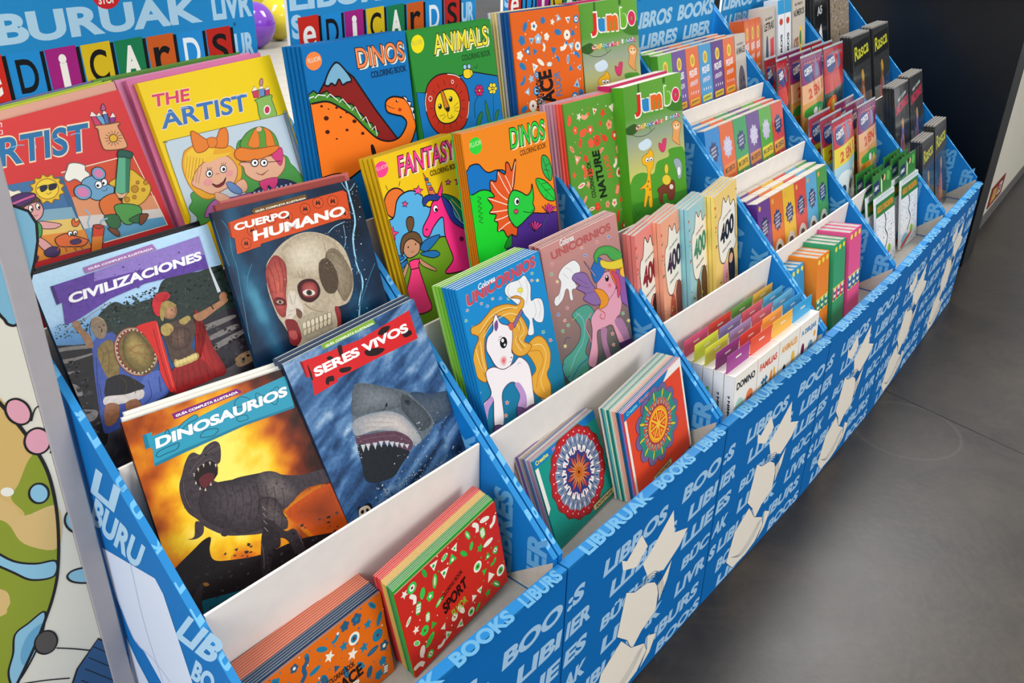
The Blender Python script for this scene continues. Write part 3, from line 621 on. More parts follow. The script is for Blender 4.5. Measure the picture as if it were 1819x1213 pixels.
['P','#aab4cc',[1598,1541,1644,1539,1637,1507,1591,1509]],
['P','#aab4cc',[1749,1663,1795,1662,1788,1630,1742,1632]],
['P','#aab4cc',[1722,1598,1768,1596,1761,1564,1715,1566]],
['P','#aab4cc',[1694,1533,1740,1531,1733,1499,1687,1501]],
['P','#aab4cc',[1846,1656,1893,1654,1886,1622,1840,1624]],
['P','#aab4cc',[1819,1590,1865,1588,1858,1556,1812,1558]],
['P','#aab4cc',[1791,1524,1838,1522,1831,1490,1784,1492]],
['P','#aab4cc',[1945,1648,1992,1646,1985,1614,1938,1615]],
['P','#aab4cc',[1917,1582,1964,1580,1957,1547,1910,1549]],
['P','#aab4cc',[1889,1516,1936,1513,1929,1481,1882,1483]],
['P','#aab4cc',[2044,1640,2092,1638,2085,1605,2037,1607]],
['P','#aab4cc',[2016,1573,2064,1571,2057,1539,2009,1541]],
['P','#aab4cc',[1988,1507,2036,1505,2029,1472,1982,1474]],
['P','#aab4cc',[2144,1632,2193,1630,2186,1597,2138,1599]],
['P','#aab4cc',[2117,1565,2165,1563,2158,1530,2110,1532]],
['P','#aab4cc',[2089,1498,2137,1496,2130,1463,2082,1465]],
['B','#d8407c',[1553,1822,1940,1799,1795,1614,1708,1723,1625,1606],'#161418',3.0]],
'dinos_blue':[['P','#0b74b8',[0,0,2648,0,2648,3992,0,3992]],
['P','#8c1f1c',[735,3635,1136,3316,1603,2623,2103,1966,1718,1869,373,2680,201,3110],'#161418',14],
['B','#7fb4d0',[750,3628,899,3531,1075,3280,945,3244,836,3223,772,3330,666,3235,575,3285,499,3248,416,3296,553,3493],'#161418',12],
['P','#4c8e2e',[-257,3087,-50,3150,128,3219,239,3129,448,3170,523,3047,726,3028,836,2883,1007,2842,1091,2710,1220,2608,1306,2458,1450,2404,1469,2290,1612,2206,1517,2112,1231,2252,732,2720,275,3000,-22,3000,-239,3036],'#161418',10],
['L','#e9efe6',9,[-85,3059,4,3108,121,3121]],
['L','#e9efe6',9,[132,3085,223,3134,396,3090]],
['L','#e9efe6',9,[408,3053,501,3103,676,2958]],
['L','#e9efe6',9,[689,2920,784,2971,957,2770]],
['L','#e9efe6',9,[971,2731,1068,2782,1190,2544]],
['L','#e9efe6',9,[1205,2503,1305,2556,1398,2328]],
['L','#e9efe6',9,[1414,2286,1516,2339,1542,2146]],
['B','#ff7d1e',[-281,2994,-153,2992,110,3002,438,2974,747,2795,1001,2620,1250,2359,1517,2112,1818,1988,2107,1994,2290,2105,2395,2259,2287,2393,2131,2448,1903,2544,1866,2687,1940,2783,2142,2805,2453,2701,2595,2509,2666,2210,2574,1991,2376,1791,1936,1674,1283,1669,469,1449,-250,1484,-290,2445],'#161418',12],
['B','#4a120c',[290,2918,270,2902,237,2907,225,2929,246,2945,278,2939]],
['B','#4a120c',[430,2844,418,2834,398,2838,390,2851,403,2860,423,2857]],
['B','#4a120c',[643,2833,622,2817,588,2823,575,2845,596,2861,630,2855]],
['B','#4a120c',[866,2710,849,2696,821,2701,810,2719,827,2733,855,2728]],
['B','#4a120c',[385,2686,361,2660,316,2656,277,2676,266,2707,290,2732,334,2736,373,2717]],
['B','#4a120c',[704,2652,687,2639,659,2644,649,2662,666,2675,693,2670]],
['B','#4a120c',[1054,2515,1033,2493,994,2489,958,2507,947,2534,967,2556,1007,2559,1043,2542]],
['B','#4a120c',[358,2440,337,2417,296,2414,261,2432,251,2461,273,2483,313,2487,348,2469]],
['B','#4a120c',[824,2391,800,2372,761,2380,746,2405,770,2424,809,2417]],
['B','#4a120c',[1212,2256,1186,2235,1142,2243,1124,2273,1151,2293,1195,2285]],
['B','#4a120c',[526,2281,511,2270,487,2275,478,2291,493,2303,517,2298]],
['B','#4a120c',[2236,2702,2213,2685,2174,2691,2157,2715,2180,2733,2219,2726]],
['B','#fff',[2225,2712,2216,2704,2200,2707,2194,2717,2203,2725,2219,2723]],
['P','#c02a14',[2252,2584,2266,2553,2311,2549,2281,2529,2304,2500,2260,2510,2238,2486,2224,2517,2180,2521,2209,2541,2187,2570,2230,2559]],
['S','#4a120c',5,[1878,2685,1958,2639,2101,2576]],
['B','#e8e4ee',[2371,2768,2477,2730,2489,2661,2588,2623,2558,2549,2658,2499,2605,2417,2684,2366,2629,2260,2582,2398,2520,2578],'#161418',7],
['B','#1c1410',[1339,1991,1397,1987,1439,1840,1415,1793,1343,1832],'#161418',6],
['S','#161418',10,[4,1663,293,1665,506,1629,636,1526,655,1432]],
['B','#ff8a42',[429,3696,347,3591,204,3562,84,3625,58,3742,138,3843,278,3873,399,3813]],
['T','#e6dccb','FLUOR',[99,3691],[307,19],[9,78],0.02],
['T','#f1e9d8','DINOS',[1319,3417],[1275,-9],[-15,369],0.05],
['T','#ff8a4e','DINOS',[1276,3453],[1275,-6],[-8,366],0.01,'#161418',0.035],
['T','#0c2b4c','COLORING BOOK',[1593,3232],[978,4],[-9,123],0.02]],
'animals':[['P','#2c8a34',[0,0,2659,0,2659,3965,0,3965]],
['P','#0b74b8',[-44,2806,336,2734,594,2919,1014,3029,1350,2925,1777,2968,2655,2757,3383,1498,1296,1275,5,1541,-310,1975],'#161418',9],
['B','#bd2c14',[929,3041,1268,2965,1518,2756,1589,2452,1494,2142,1322,1904,950,1794,556,1839,302,2060,204,2361,228,2638,375,2895,641,3024],'#161418',10],
['S','#f2e8d8',7,[210,2389,223,2583,295,2740]],
['S','#f2e8d8',7,[1012,3018,1225,2971,1388,2891]],
['S','#f2e8d8',7,[1569,2367,1494,2142,1423,2035]],
['S','#5a0f08',6,[1303,2269,1400,2232]],
['S','#5a0f08',6,[1200,2138,1272,2066]],
['S','#5a0f08',6,[1047,2052,1083,1957]],
['S','#5a0f08',6,[868,2023,864,1920]],
['S','#5a0f08',6,[692,2055,649,1960]],
['S','#5a0f08',6,[545,2142,472,2069]],
['S','#5a0f08',6,[450,2270,357,2229]],
['S','#5a0f08',6,[418,2419,321,2416]],
['S','#5a0f08',6,[455,2568,366,2602]],
['S','#5a0f08',6,[553,2695,487,2762]],
['S','#5a0f08',6,[700,2781,666,2871]],
['S','#5a0f08',6,[875,2814,879,2914]],
['S','#5a0f08',6,[1051,2788,1093,2883]],
['S','#5a0f08',6,[1202,2705,1278,2780]],
['S','#5a0f08',6,[1304,2577,1402,2620]],
['S','#5a0f08',6,[1340,2424,1445,2427]],
['B','#f2cf16',[943,2726,1153,2666,1268,2474,1238,2244,1060,2069,781,2037,558,2129,466,2345,531,2562,692,2693],'#161418',10],
['P','#d07a1c',[718,2709,805,2704,919,2341,838,2282,766,2352],'#161418',7],
['B','#161418',[789,2354,923,2355,890,2274,816,2280]],
['B','#161418',[691,2408,665,2372,623,2362,588,2384,581,2426,606,2462,649,2472,684,2450]],
['B','#161418',[1052,2502,1026,2465,982,2455,946,2478,939,2520,965,2557,1008,2567,1044,2544]],
['B','#fff',[641,2439,629,2426,612,2429,607,2445,619,2457,636,2455]],
['B','#fff',[1001,2533,988,2520,971,2523,966,2539,978,2552,995,2549]],
['S','#161418',5,[837,2277,830,2153,914,2124,952,2190]],
['S','#161418',5,[914,2124,1010,2151]],
['S','#161418',4,[738,2236,581,2225]],
['S','#161418',4,[776,2206,649,2141]],
['S','#161418',4,[1053,2333,1208,2410]],
['S','#161418',4,[1067,2296,1216,2307]],
['S','#161418',4,[1059,2262,1187,2223]],
['B','#bd2c14',[433,2606,411,2574,372,2565,341,2585,334,2622,357,2654,396,2663,427,2643],'#f2e8d8',5],
['B','#bd2c14',[1167,2842,1141,2816,1102,2822,1089,2853,1115,2879,1154,2874],'#f2e8d8',5],
['B','#f2d020',[1532,3015,1654,3042,1806,2993,1806,2891,1654,2839,1525,2886],'#161418',6],
['S','#161418',5,[1750,3015,1763,2867]],
['B','#9cc8e4',[1648,3081,1624,3047,1583,3037,1548,3057,1541,3095,1565,3128,1606,3138,1641,3119],'#161418',4],
['B','#9cc8e4',[1787,3074,1763,3040,1721,3031,1686,3050,1678,3088,1702,3122,1744,3132,1779,3112],'#161418',4],
['S','#161418',4,[1891,3054,1977,3014,2019,3096]],
['B','#d0206a',[2112,2520,2087,2490,2040,2483,2000,2503,1990,2539,2015,2569,2061,2576,2101,2556],'#161418',4],
['B','#d0206a',[2050,2462,2025,2432,1979,2425,1939,2446,1928,2481,1954,2511,2000,2518,2040,2498],'#161418',4],
['B','#d0206a',[1956,2477,1931,2447,1886,2440,1846,2460,1836,2495,1861,2525,1906,2532,1946,2512],'#161418',4],
['B','#d0206a',[1924,2549,1899,2519,1854,2512,1814,2532,1804,2567,1829,2597,1875,2604,1914,2584],'#161418',4],
['B','#d0206a',[1986,2606,1961,2576,1915,2569,1875,2589,1865,2624,1890,2654,1935,2661,1975,2642],'#161418',4],
['B','#d0206a',[2079,2593,2054,2563,2008,2555,1968,2575,1958,2611,1983,2641,2029,2648,2069,2628],'#161418',4],
['B','#f2c02c',[1994,2538,1971,2518,1933,2524,1920,2549,1943,2569,1981,2563],'#161418',3],
['B','#f0d83a',[2578,2495,2552,2465,2504,2458,2462,2478,2451,2514,2477,2545,2525,2552,2566,2531],'#161418',4],
['B','#f0d83a',[2514,2436,2488,2406,2441,2399,2399,2419,2388,2456,2414,2486,2462,2493,2503,2472],'#161418',4],
['B','#f0d83a',[2417,2451,2392,2421,2344,2414,2303,2434,2292,2470,2318,2500,2365,2507,2406,2487],'#161418',4],
['B','#f0d83a',[2384,2524,2358,2494,2311,2487,2270,2507,2259,2543,2285,2573,2332,2580,2373,2560],'#161418',4],
['B','#f0d83a',[2446,2583,2421,2553,2373,2546,2332,2566,2321,2602,2347,2632,2394,2639,2435,2619],'#161418',4],
['B','#f0d83a',[2543,2569,2518,2538,2470,2531,2428,2552,2417,2587,2443,2618,2491,2625,2532,2605],'#161418',4],
['B','#f2c02c',[2456,2514,2432,2494,2393,2499,2379,2525,2403,2545,2442,2539],'#161418',3],
['S','#134a2a',7,[1894,2434,1739,2280,1697,1987]],
['S','#134a2a',7,[2412,2384,2364,2116,2298,1820]],
['B','#2f7a3c',[1939,2096,1943,2005,1803,1817,1710,1833,1796,2000],'#161418',4],
['B','#2f7a3c',[2109,2310,2171,2148,2213,1773,2123,1820,2087,2102],'#161418',4],
['B','#2f7a3c',[2546,2024,2395,1803,2347,1811,2410,1986],'#161418',4],
['B','#f2de12',[457,3687,371,3570,225,3535,106,3602,81,3729,165,3844,310,3881,431,3816]],
['T','#c9c04a','FLUOR',[110,3681],[302,24],[6,92],0.02],
['T','#f3ecc4','ANIMALS',[744,3400],[1781,10],[39,395],0.05],
['T','#f3e43a','ANIMALS',[703,3444],[1768,8],[39,396],0.01,'#161418',0.035],
['T','#0f3a18','COLORING BOOK',[1545,3215],[972,1],[1,120],0.02]],
'fantasy':[['P','#efc313',[0,0,2464,0,2464,3775,0,3775]],
['B','#e8722a',[584,2795,407,2628,152,2607,-21,2742,-15,2944,157,3098,397,3122,575,3001],'#161418',10],
['S','#161418',6,[142,3236,169,3132]],
['S','#161418',6,[550,3216,483,3132]],
['S','#161418',6,[-245,3015,-102,2971]],
['B','#56aede',[-660,2783,-295,2729,103,2604,332,2888,563,2982,841,2962,1072,2801,1181,2548,2974,2014,2638,349,-1051,1745],'#161418',10],
['B','#6c9a20',[-898,2027,-476,1917,-56,1733,666,1916,1219,1897,1442,1868,2224,1592,2731,810,2431,-681,-1095,683,-936,1502],'#161418',9],
['B','#ff2f86',[1371,2632,1601,2674,1671,2558,1819,2315,1967,2020,2291,1852,2771,1676,2615,943,2070,992,1208,1162,1521,1357,1492,1656,1454,1903,1514,2254,1201,2162,977,2008,835,2069,873,2220,1123,2395,1271,2575],'#161418',9],
['B','#243c8c',[1037,2714,1165,2779,1414,2751,1611,2704,1470,2608,1226,2668,1044,2600],'#161418',6],
['B','#157a54',[1611,2704,2004,2545,2221,2282,2338,2031,2675,1843,2708,1694,2291,1852,1997,2124,1859,2444],'#161418',7],
['B','#2a3fa0',[1626,2668,1849,2412,1886,2153,2223,1833,2700,1655,2268,1761,1845,2017,1692,2278],'#161418',6],
['S','#e2c03a',8,[1889,2539,2147,2230,2329,1996]],
['S','#e8dff0',8,[1826,2520,1971,2240,2033,2039]],
['P','#ff2f86',[1507,2713,1731,2930,1692,2750,1591,2644],'#161418',7],
['P','#e0764a',[1240,3226,1473,2737,1270,2785],'#161418',7],
['P','#3a5fae',[1257,3107,1348,3097,1360,3050,1258,3057],'#161418',4],
['P','#6ab0d8',[1279,3008,1385,2994,1397,2945,1279,2956],'#161418',4],
['P','#a04a8c',[1301,2906,1422,2887,1435,2838,1301,2853],'#161418',4],
['B','#fff',[1426,2452,1388,2408,1331,2401,1289,2434,1287,2488,1324,2530,1380,2538,1422,2505],'#161418',5],
['B','#161418',[1409,2436,1379,2411,1338,2421,1329,2456,1360,2481,1400,2470]],
['B','#161418',[980,2146,961,2133,937,2140,931,2160,950,2174,974,2166]],
['B','#7a0f46',[1988,1664,1950,1640,1892,1658,1873,1699,1911,1722,1968,1704],'#161418',5],
['B','#7a0f46',[2249,1638,2211,1614,2151,1632,2130,1673,2168,1697,2228,1679],'#161418',5],
['B','#7a0f46',[2185,1513,2150,1492,2096,1508,2077,1547,2112,1568,2165,1552],'#161418',5],
['B','#7a0f46',[2496,1551,2465,1532,2416,1547,2398,1581,2429,1600,2478,1585],'#161418',5],
['P','#ff4f96',[1035,3020,1042,2951,1143,2916,1040,2898,1030,2829,960,2889,854,2882,912,2935,859,2998,963,2974],'#161418',7],
['P','#ff4f96',[563,2837,565,2792,628,2768,563,2757,554,2712,512,2751,445,2747,483,2782,451,2824,516,2807],'#161418',7],
['P','#ff3f7e',[56,2467,54,2370,176,2317,44,2296,21,2199,-58,2285,-193,2280,-110,2353,-167,2443,-41,2405],'#161418',7],
['P','#e86a9e',[1954,2928,1963,2885,2031,2863,1966,2852,1964,2809,1914,2846,1846,2842,1880,2875,1841,2915,1910,2899],'#161418',7],
['P','#ff3f86',[2301,2894,2317,2833,2416,2801,2322,2785,2321,2723,2248,2777,2149,2771,2197,2819,2138,2876,2239,2853],'#161418',7],
['B','#1f6fae',[-428,2012,-236,2002,149,1837,-25,1800,-305,1858],'#161418',6],
['B','#1f6fae',[-291,1620,-56,1733,220,1755,67,1651],'#161418',6],
['B','#1f6fae',[639,1849,852,1971,1295,1950,1143,1844,823,1750],'#161418',6],
['B','#1f6fae',[604,1763,1034,1702,1166,1579,930,1576],'#161418',6],
['B','#6a4a2c',[426,2348,457,2475,552,2521,657,2470,622,2327,477,2229],'#161418',7],
['B','#c98f6c',[271,2113,529,2106,655,1957,563,1796,281,1773,163,1927],'#161418',7],
['B','#6a4a2c',[131,2085,268,2221,530,2231,697,2128,741,1968,655,1957,476,2104,257,2081,118,1885,86,1952],'#161418',7],
['B','#161418',[336,1975,321,1964,302,1970,299,1987,315,1998,333,1993]],
['B','#161418',[557,1969,542,1958,523,1964,519,1981,535,1992,553,1986]],
['S','#a02a30',4,[351,1873,412,1853,454,1877]],
['B','#ff3f7e',[252,1705,538,1667,474,1508,525,970,519,628,-96,759,-44,1149,225,1514],'#161418',8],
['S','#4a1024',9,[230,1553,476,1515]],
['B','#c98f6c',[167,1695,191,1627,-42,1406,-255,1297,-276,1369,-42,1529],'#161418',5],
['B','#c98f6c',[552,1702,648,1590,935,1346,895,1317,570,1536],'#161418',5],
['S','#161418',5,[-382,1593,-284,1351,-217,1261]],
['P','#d8a03a',[-367,1624,-366,1593,-330,1577,-367,1569,-371,1538,-396,1565,-434,1562,-412,1586,-431,1614,-394,1603],'#161418',4],
['B','#ff3f8a',[321,3506,216,3416,65,3401,-40,3469,-39,3577,64,3663,210,3679,317,3615]],
['T','#e6b0b0','FLUOR',[-32,3530],[363,13],[20,67],0.02],
['T','#f6e9c0','FANTASY',[585,3253],[1801,-11],[92,385],0.05],
['T','#ff3f92','FANTASY',[558,3292],[1776,-6],[92,381],0.01,'#161418',0.035],
['T','#4a3410','COLORING BOOK',[1441,3104],[955,-22],[10,108],0.02]],
'dinos_orange':[['P','#f0861a',[0,0,2620,0,2620,3910,0,3910]],
['B','#0e72bc',[-194,3238,25,3191,133,3265,364,3249,523,3086,656,3024,901,3022,1127,2890,870,2336,-148,2582],'#161418',9],
['B','#17cf2c',[-297,2748,63,2696,355,2727,628,2631,870,2336,1039,1592,912,905,-357,1114],'#161418',9],
['B','#4a2a86',[1020,1490,1278,1743,1736,1894,2165,1805,2944,1591,2809,724,894,1093],'#161418',9],
['B','#e2571e',[1275,1726,1215,1544,1071,1619,937,1602,839,1770,666,1798,698,1964,612,2039,682,2141,498,2222,618,2329,499,2526,704,2512,611,2668,648,2860,811,2808,898,3006,1103,2895,1170,3116,1262,3064,1311,2918,1451,3119,1466,3055,1337,2639,1263,2518,1090,2283,1065,2010,1158,1810],'#161418',9],
['S','#f6ddc8',9,[665,2823,860,2543,1078,2355]],
['S','#f6ddc8',9,[509,2524,780,2392,1059,2255]],
['S','#f6ddc8',9,[525,2232,743,2195,1041,2156]],
['S','#f6ddc8',9,[636,2032,862,2026,1071,2043]],
['S','#f6ddc8',9,[690,1792,935,1868,1121,1890]],
['S','#f6ddc8',9,[1097,2863,1189,2673,1238,2524]],
['S','#f6ddc8',9,[1459,3074,1343,2809,1275,2584]],
['S','#f6ddc8',9,[892,2974,1018,2711,1152,2475]],
['B','#22c63c',[1288,2513,1508,2427,1701,2312,1849,2384,1899,2513,1904,2229,1854,2098,1882,1947,1616,1834,1386,1750,1224,1739,1059,1976,1063,2220,1140,2409],'#161418',9],
['B','#fff',[1432,2242,1398,2186,1336,2174,1284,2214,1271,2281,1306,2336,1368,2348,1420,2309],'#161418',5],
['B','#161418',[1416,2239,1397,2209,1362,2203,1332,2224,1325,2261,1345,2291,1379,2297,1409,2275]],
['P','#d8406a',[1304,2119,1323,2085,1371,2078,1348,2053,1380,2022,1332,2025,1323,1993,1287,2022,1244,2013,1247,2046,1203,2066,1242,2079,1230,2113,1276,2097],'#161418',5],
['S','#161418',6,[1512,2004,1742,1928,1861,1982]],
['S','#161418',5,[215,2627,314,2570,196,2532,304,2473,190,2433,294,2374,180,2335,283,2269,170,2237,282,2168,169,2136,272,2068]],
['B','#2fae4c',[2344,3032,2524,2944,2615,2641,2526,2445,2332,2630,2286,2852],'#161418',7],
['B','#22c63c',[2048,2586,2336,2487,2602,2211,2596,1993,2323,2076,2113,2323],'#161418',7],
['S','#161418',4,[2351,2978,2504,2486]],
['S','#161418',4,[2071,2563,2587,2013]],
['S','#161418',4,[2414,2790,2589,2824]],
['S','#161418',4,[2349,2733,2533,2658]],
['S','#161418',4,[2216,2442,2438,2429]],
['S','#161418',4,[2274,2286,2525,2265]],
['S','#161418',4,[2343,2198,2326,2093]],
['B','#d83c8c',[2326,1749,2145,1955,2206,1918],'#161418',4],
['B','#d83c8c',[2326,1749,2242,1961,2303,1924],'#161418',4],
['B','#d83c8c',[2326,1749,2339,1966,2401,1929],'#161418',4],
['B','#d83c8c',[2326,1749,2428,1916,2490,1878],'#161418',4],
['B','#d83c8c',[2326,1749,2517,1864,2580,1827],'#161418',4],
['B','#d83c8c',[1804,1498,1631,1704,1690,1667],'#161418',4],
['B','#d83c8c',[1804,1498,1725,1709,1785,1672],'#161418',4],
['B','#d83c8c',[1804,1498,1820,1713,1880,1676],'#161418',4],
['B','#d83c8c',[1804,1498,1905,1662,1965,1625],'#161418',4],
['B','#d83c8c',[1804,1498,1991,1611,2052,1573],'#161418',4],
['S','#1f7a3a',6,[2311,1731,2129,1593,2070,1312]],
['B','#1a8a2a',[797,1409,1046,1626,1026,1380],'#161418',5],
['B','#2fd23a',[540,3581,463,3474,325,3450,208,3524,180,3650,256,3756,392,3781,510,3709]],
['T','#bfe0a0','FLUOR',[192,3597],[350,19],[1,95],0.02],
['T','#f3e6c0','DINOS',[1411,3315],[1118,-2],[25,412],0.05],
['T','#2ecf3e','DINOS',[1377,3355],[1115,-1],[27,417],0.01,'#161418',0.035],
['T','#4a2a08','COLORING BOOK',[1640,3155],[866,16],[0,115],0.02]],
'uni_blue':[['P','#1988c6',[0,0,2429,0,2429,3462,0,3462]],
['G',[0,0,2429,2596],'#1b6a78','#1b6a78','#1988c6','#1988c6'],
['P','#e0604a',[170,3051,168,3027,197,3012,164,3010,157,2987,139,3010,106,3012,127,3027,114,3051,145,3038],'#d8e4ea',2.8],
['P','#4fb04a',[85,2880,78,2857,104,2838,70,2840,57,2819,44,2843,11,2850,36,2862,28,2887,57,2871],'#d8e4ea',2.8],
['P','#e8d43a',[223,2692,211,2670,234,2648,199,2654,181,2635,172,2661,139,2672,168,2681,165,2707,191,2687],'#d8e4ea',2.8],
['P','#4a78c8',[721,2931,704,2912,724,2889,689,2899,667,2882,662,2908,628,2921,661,2927,662,2951,686,2930],'#d8e4ea',2.8],
['P','#e88a5a',[908,3009,886,2992,902,2968,867,2981,841,2968,842,2992,810,3009,844,3011,850,3034,871,3011],'#d8e4ea',2.8],
['P','#e0604a',[588,3022,563,3009,573,2984,542,3000,513,2991,519,3014,492,3032,527,3031,539,3051,553,3028],'#d8e4ea',2.8],
['P','#4fb04a',[2163,3093,2131,3083,2141,3056,2105,3076,2069,3070,2079,3093,2048,3115,2089,3109,2106,3129,2121,3103],'#d8e4ea',2.8],
['P','#e8d43a',[2286,2899,2249,2893,2252,2866,2219,2890,2179,2888,2196,2909,2168,2934,2211,2924,2234,2941,2244,2914],'#d8e4ea',2.8],
['P','#4a78c8',[1931,3178,1894,3176,1889,3153,1864,3176,1824,3178,1846,3194,1826,3219,1865,3206,1892,3219,1894,3195],'#d8e4ea',2.8],
['P','#e88a5a',[2119,2942,2077,2945,2067,2922,2045,2948,2003,2955,2031,2968,2016,2995,2054,2978,2087,2988,2083,2963],'#d8e4ea',2.8],
['P','#e0604a',[2318,1574,2269,1585,2250,1560,2231,1596,2183,1613,2220,1624,2209,1659,2250,1630,2292,1635,2280,1606],'#d8e4ea',2.8],
['P','#4fb04a',[2144,1814,2097,1829,2072,1809,2061,1843,2016,1863,2056,1868,2053,1900,2088,1870,2132,1870,2113,1846],'#d8e4ea',2.8],
['P','#e8d43a',[-120,1568,-154,1587,-182,1573,-179,1603,-210,1626,-174,1626,-165,1654,-146,1624,-109,1618,-134,1600],'#d8e4ea',2.8],
['P','#4a78c8',[3,1388,-29,1412,-62,1402,-53,1432,-82,1459,-44,1453,-30,1480,-15,1447,23,1436,-6,1421],'#d8e4ea',2.8],
['P','#e88a5a',[553,654,519,687,479,683,494,714,465,750,508,736,529,762,541,723,584,703,548,693],'#d8e4ea',2.8],
['P','#e0604a',[652,884,623,918,581,920,602,946,578,982,620,963,646,984,652,947,693,923,654,919],'#d8e4ea',2.8],
['P','#4fb04a',[1304,2808,1280,2833,1242,2835,1264,2852,1246,2878,1283,2864,1310,2878,1311,2852,1346,2834,1309,2833],'#d8e4ea',2.8],
['P','#e8d43a',[1732,3035,1712,3061,1672,3067,1699,3080,1685,3106,1722,3089,1753,3099,1749,3075,1782,3055,1743,3057],'#d8e4ea',2.8],
['P','#4a78c8',[1068,2896,1056,2922,1019,2932,1049,2942,1044,2967,1074,2948,1107,2954,1096,2932,1123,2910,1085,2916],'#d8e4ea',2.8],
['P','#e88a5a',[1665,500,1655,542,1608,569,1651,573,1649,612,1686,573,1732,571,1712,542,1743,501,1693,523],'#d8e4ea',2.8],
['T','#c64a56','UNICORNIOS',[161,3074],[2088,119],[40,223],0.06,'#e9c9c4',0.02],
['T','#eef4f6','Colorea',[535,3274],[498,21],[27,115],0.02],
['B','#e9e7e6',[1240,2947,1256,3076,1410,3130,1678,3103,1857,3135,1937,3012,1984,2861,1912,2597,2062,2586,2227,2497,2235,2264,2122,2065,1943,2128,1847,2240,1797,1937,1618,1983,1741,2199,1641,2388,1572,2560,1402,2759],'#4a4a50',3.5],
['S','#8a8a90',2.8,[1400,3100,1300,2963,1371,2839]],
['S','#8a8a90',2.8,[1673,3087,1731,2901,1641,2790]],
['S','#8a8a90',2.8,[1883,3027,1875,2788,1755,2574]],
['S','#8a8a90',2.8,[2111,2534,2155,2330,2021,2180]],
['S','#8a8a90',2.8,[1988,2536,1999,2343,1904,2220]],
['P','#e8dc4a',[1679,2958,1695,2914,1762,2899,1713,2879,1743,2835,1679,2860,1641,2831,1626,2876,1560,2891,1608,2911,1580,2953,1642,2930],'#a89a2a',2.8],
['B','#161418',[1653,2733,1632,2712,1605,2720,1600,2750,1620,2771,1647,2762]],
['B','#e0a338',[1488,1634,1600,1803,1871,1847,2068,1708,2169,1403,2068,1120,1930,988,1975,719,1888,502,1679,551,1455,786,1398,1081,1637,1211,1572,1467],'#9a5a14',5.6],
['S','#f6dc9a',6.3,[1706,1719,1947,1625,2022,1372,1855,1116,1706,942,1746,673]],
['S','#9a5a14',3.5,[1586,1638,1856,1529,1897,1286,1677,1099,1547,867]],
['B','#e0a338',[118,2562,140,2678,372,2682,581,2750,820,2825,1183,2777,1481,2645,1612,2693,1547,2766,1345,2847,1535,2822,1697,2683,1663,2567,1515,2469,1601,2248,1634,2038,1468,1896,1648,1742,1488,1634,1243,1669,1080,1841,1134,2105,1213,2348,963,2619,674,2576,459,2435,332,2103,295,1710,183,1567,2,1756,-16,2049,102,2273,272,2431,162,2545],'#9a5a14',5.6],
['S','#f7df9e',6.3,[333,2518,662,2687,1106,2714,1466,2595]],
['S','#f7df9e',6.3,[388,2388,722,2559,1175,2584,1424,2462]],
['S','#f7df9e',6.3,[125,2263,147,1981,197,1753]],
['S','#f7df9e',6.3,[292,2349,245,2020,256,1727]],
['S','#f7df9e',6.3,[1298,2431,1394,2166,1219,1992,1328,1742]],
['S','#f7df9e',6.3,[1457,2376,1521,2080,1339,1987,1492,1761]],
['S','#9a5a14',3.5,[226,2449,544,2586,936,2700,1361,2630]],
['S','#9a5a14',3.5,[220,2302,180,1967,209,1663]],
['S','#9a5a14',3.5,[1371,2480,1470,2217,1296,2044,1396,1757]],
['B','#efe6e6',[491,2348,675,2429,734,2591,852,2693,918,2490,1149,2332,1184,2165,1053,1852,1083,1756,941,1601,723,1587,542,1750,451,1974,396,2155],'#5a3a50',5.6],
['B','#efe6e6',[269,1763,485,1754,729,1605,1035,1604,1237,1650,1432,1437,1463,1194,1423,925,1357,553,1103,524,1151,807,923,1250,556,1189,455,705,341,560,152,662,278,1184,66,1101,-91,844,-281,747,-200,999,-19,1191,255,1287,229,1611],'#5a3a50',5.6],
['B','#b892c4',[938,1197,1087,1152,1193,836,1086,585,892,734,1017,921]],
['B','#b892c4',[-160,978,-34,1151,241,1248,263,1144,102,1035,-41,816,-239,774]],
['B','#6a4a7a',[857,726,1086,585,1040,425,840,451],'#161418',3.5],
['B','#6a4a7a',[152,662,376,567,338,456,90,489],'#161418',3.5],
['B','#6a4a7a',[1086,585,1363,576,1351,398,1107,417],'#161418',3.5],
['B','#7a4a8a',[761,2545,846,2570,835,2445,756,2381,725,2448]],
['P','#8a6a9a',[1239,2338,1562,2527,1606,2475,1270,2251],'#161418',3.5],
['B','#d8604a',[1119,2381,1232,2371,1259,2274,1153,2254],'#8a2a20',2.8],
['B','#161418',[983,2059,929,1995,849,1991,790,2050,788,2135,842,2197,920,2201,979,2145]],
['B','#fff',[908,2132,880,2108,844,2122,837,2159,865,2182,900,2169]],
['B','#d8dfe6',[927,2033,907,2016,881,2026,876,2053,896,2069,922,2059]],
['S','#161418',3.5,[784,2237,874,2234]],
['S','#161418',2.8,[746,2194,815,2195]],
['R','#e0383a','#eddcdc',[676,1798,745,1861,841,1847,887,1752,807,1658,722,1673]],
['S','#5a3a50',2.8,[922,1674,982,1670]],
['B','#5a3a50',[1020,1731,1008,1721,992,1728,988,1744,1000,1754,1016,1747]],
['S','#7a4a8a',2.8,[1134,1519,1176,1553,1247,1515]]],
'uni_pink':[['P','#b98080',[0,0,2672,0,2672,3428,0,3428]],
['G',[0,0,2672,3428],'#20504c','#20504c','#c98c86','#c98c86'],
['P','#e0604a',[305,3053,307,3023,347,3003,306,3001,301,2973,274,3001,232,3004,255,3023,234,3053,276,3037],'#d8e4ea',2.8],
['P','#4fb04a',[249,2852,244,2823,280,2799,237,2802,226,2776,204,2806,161,2814,190,2830,175,2861,215,2841],'#d8e4ea',2.8],
['P','#e8d43a',[400,2638,389,2611,421,2583,377,2592,359,2568,343,2600,299,2613,334,2624,325,2656,362,2631],'#d8e4ea',2.8],
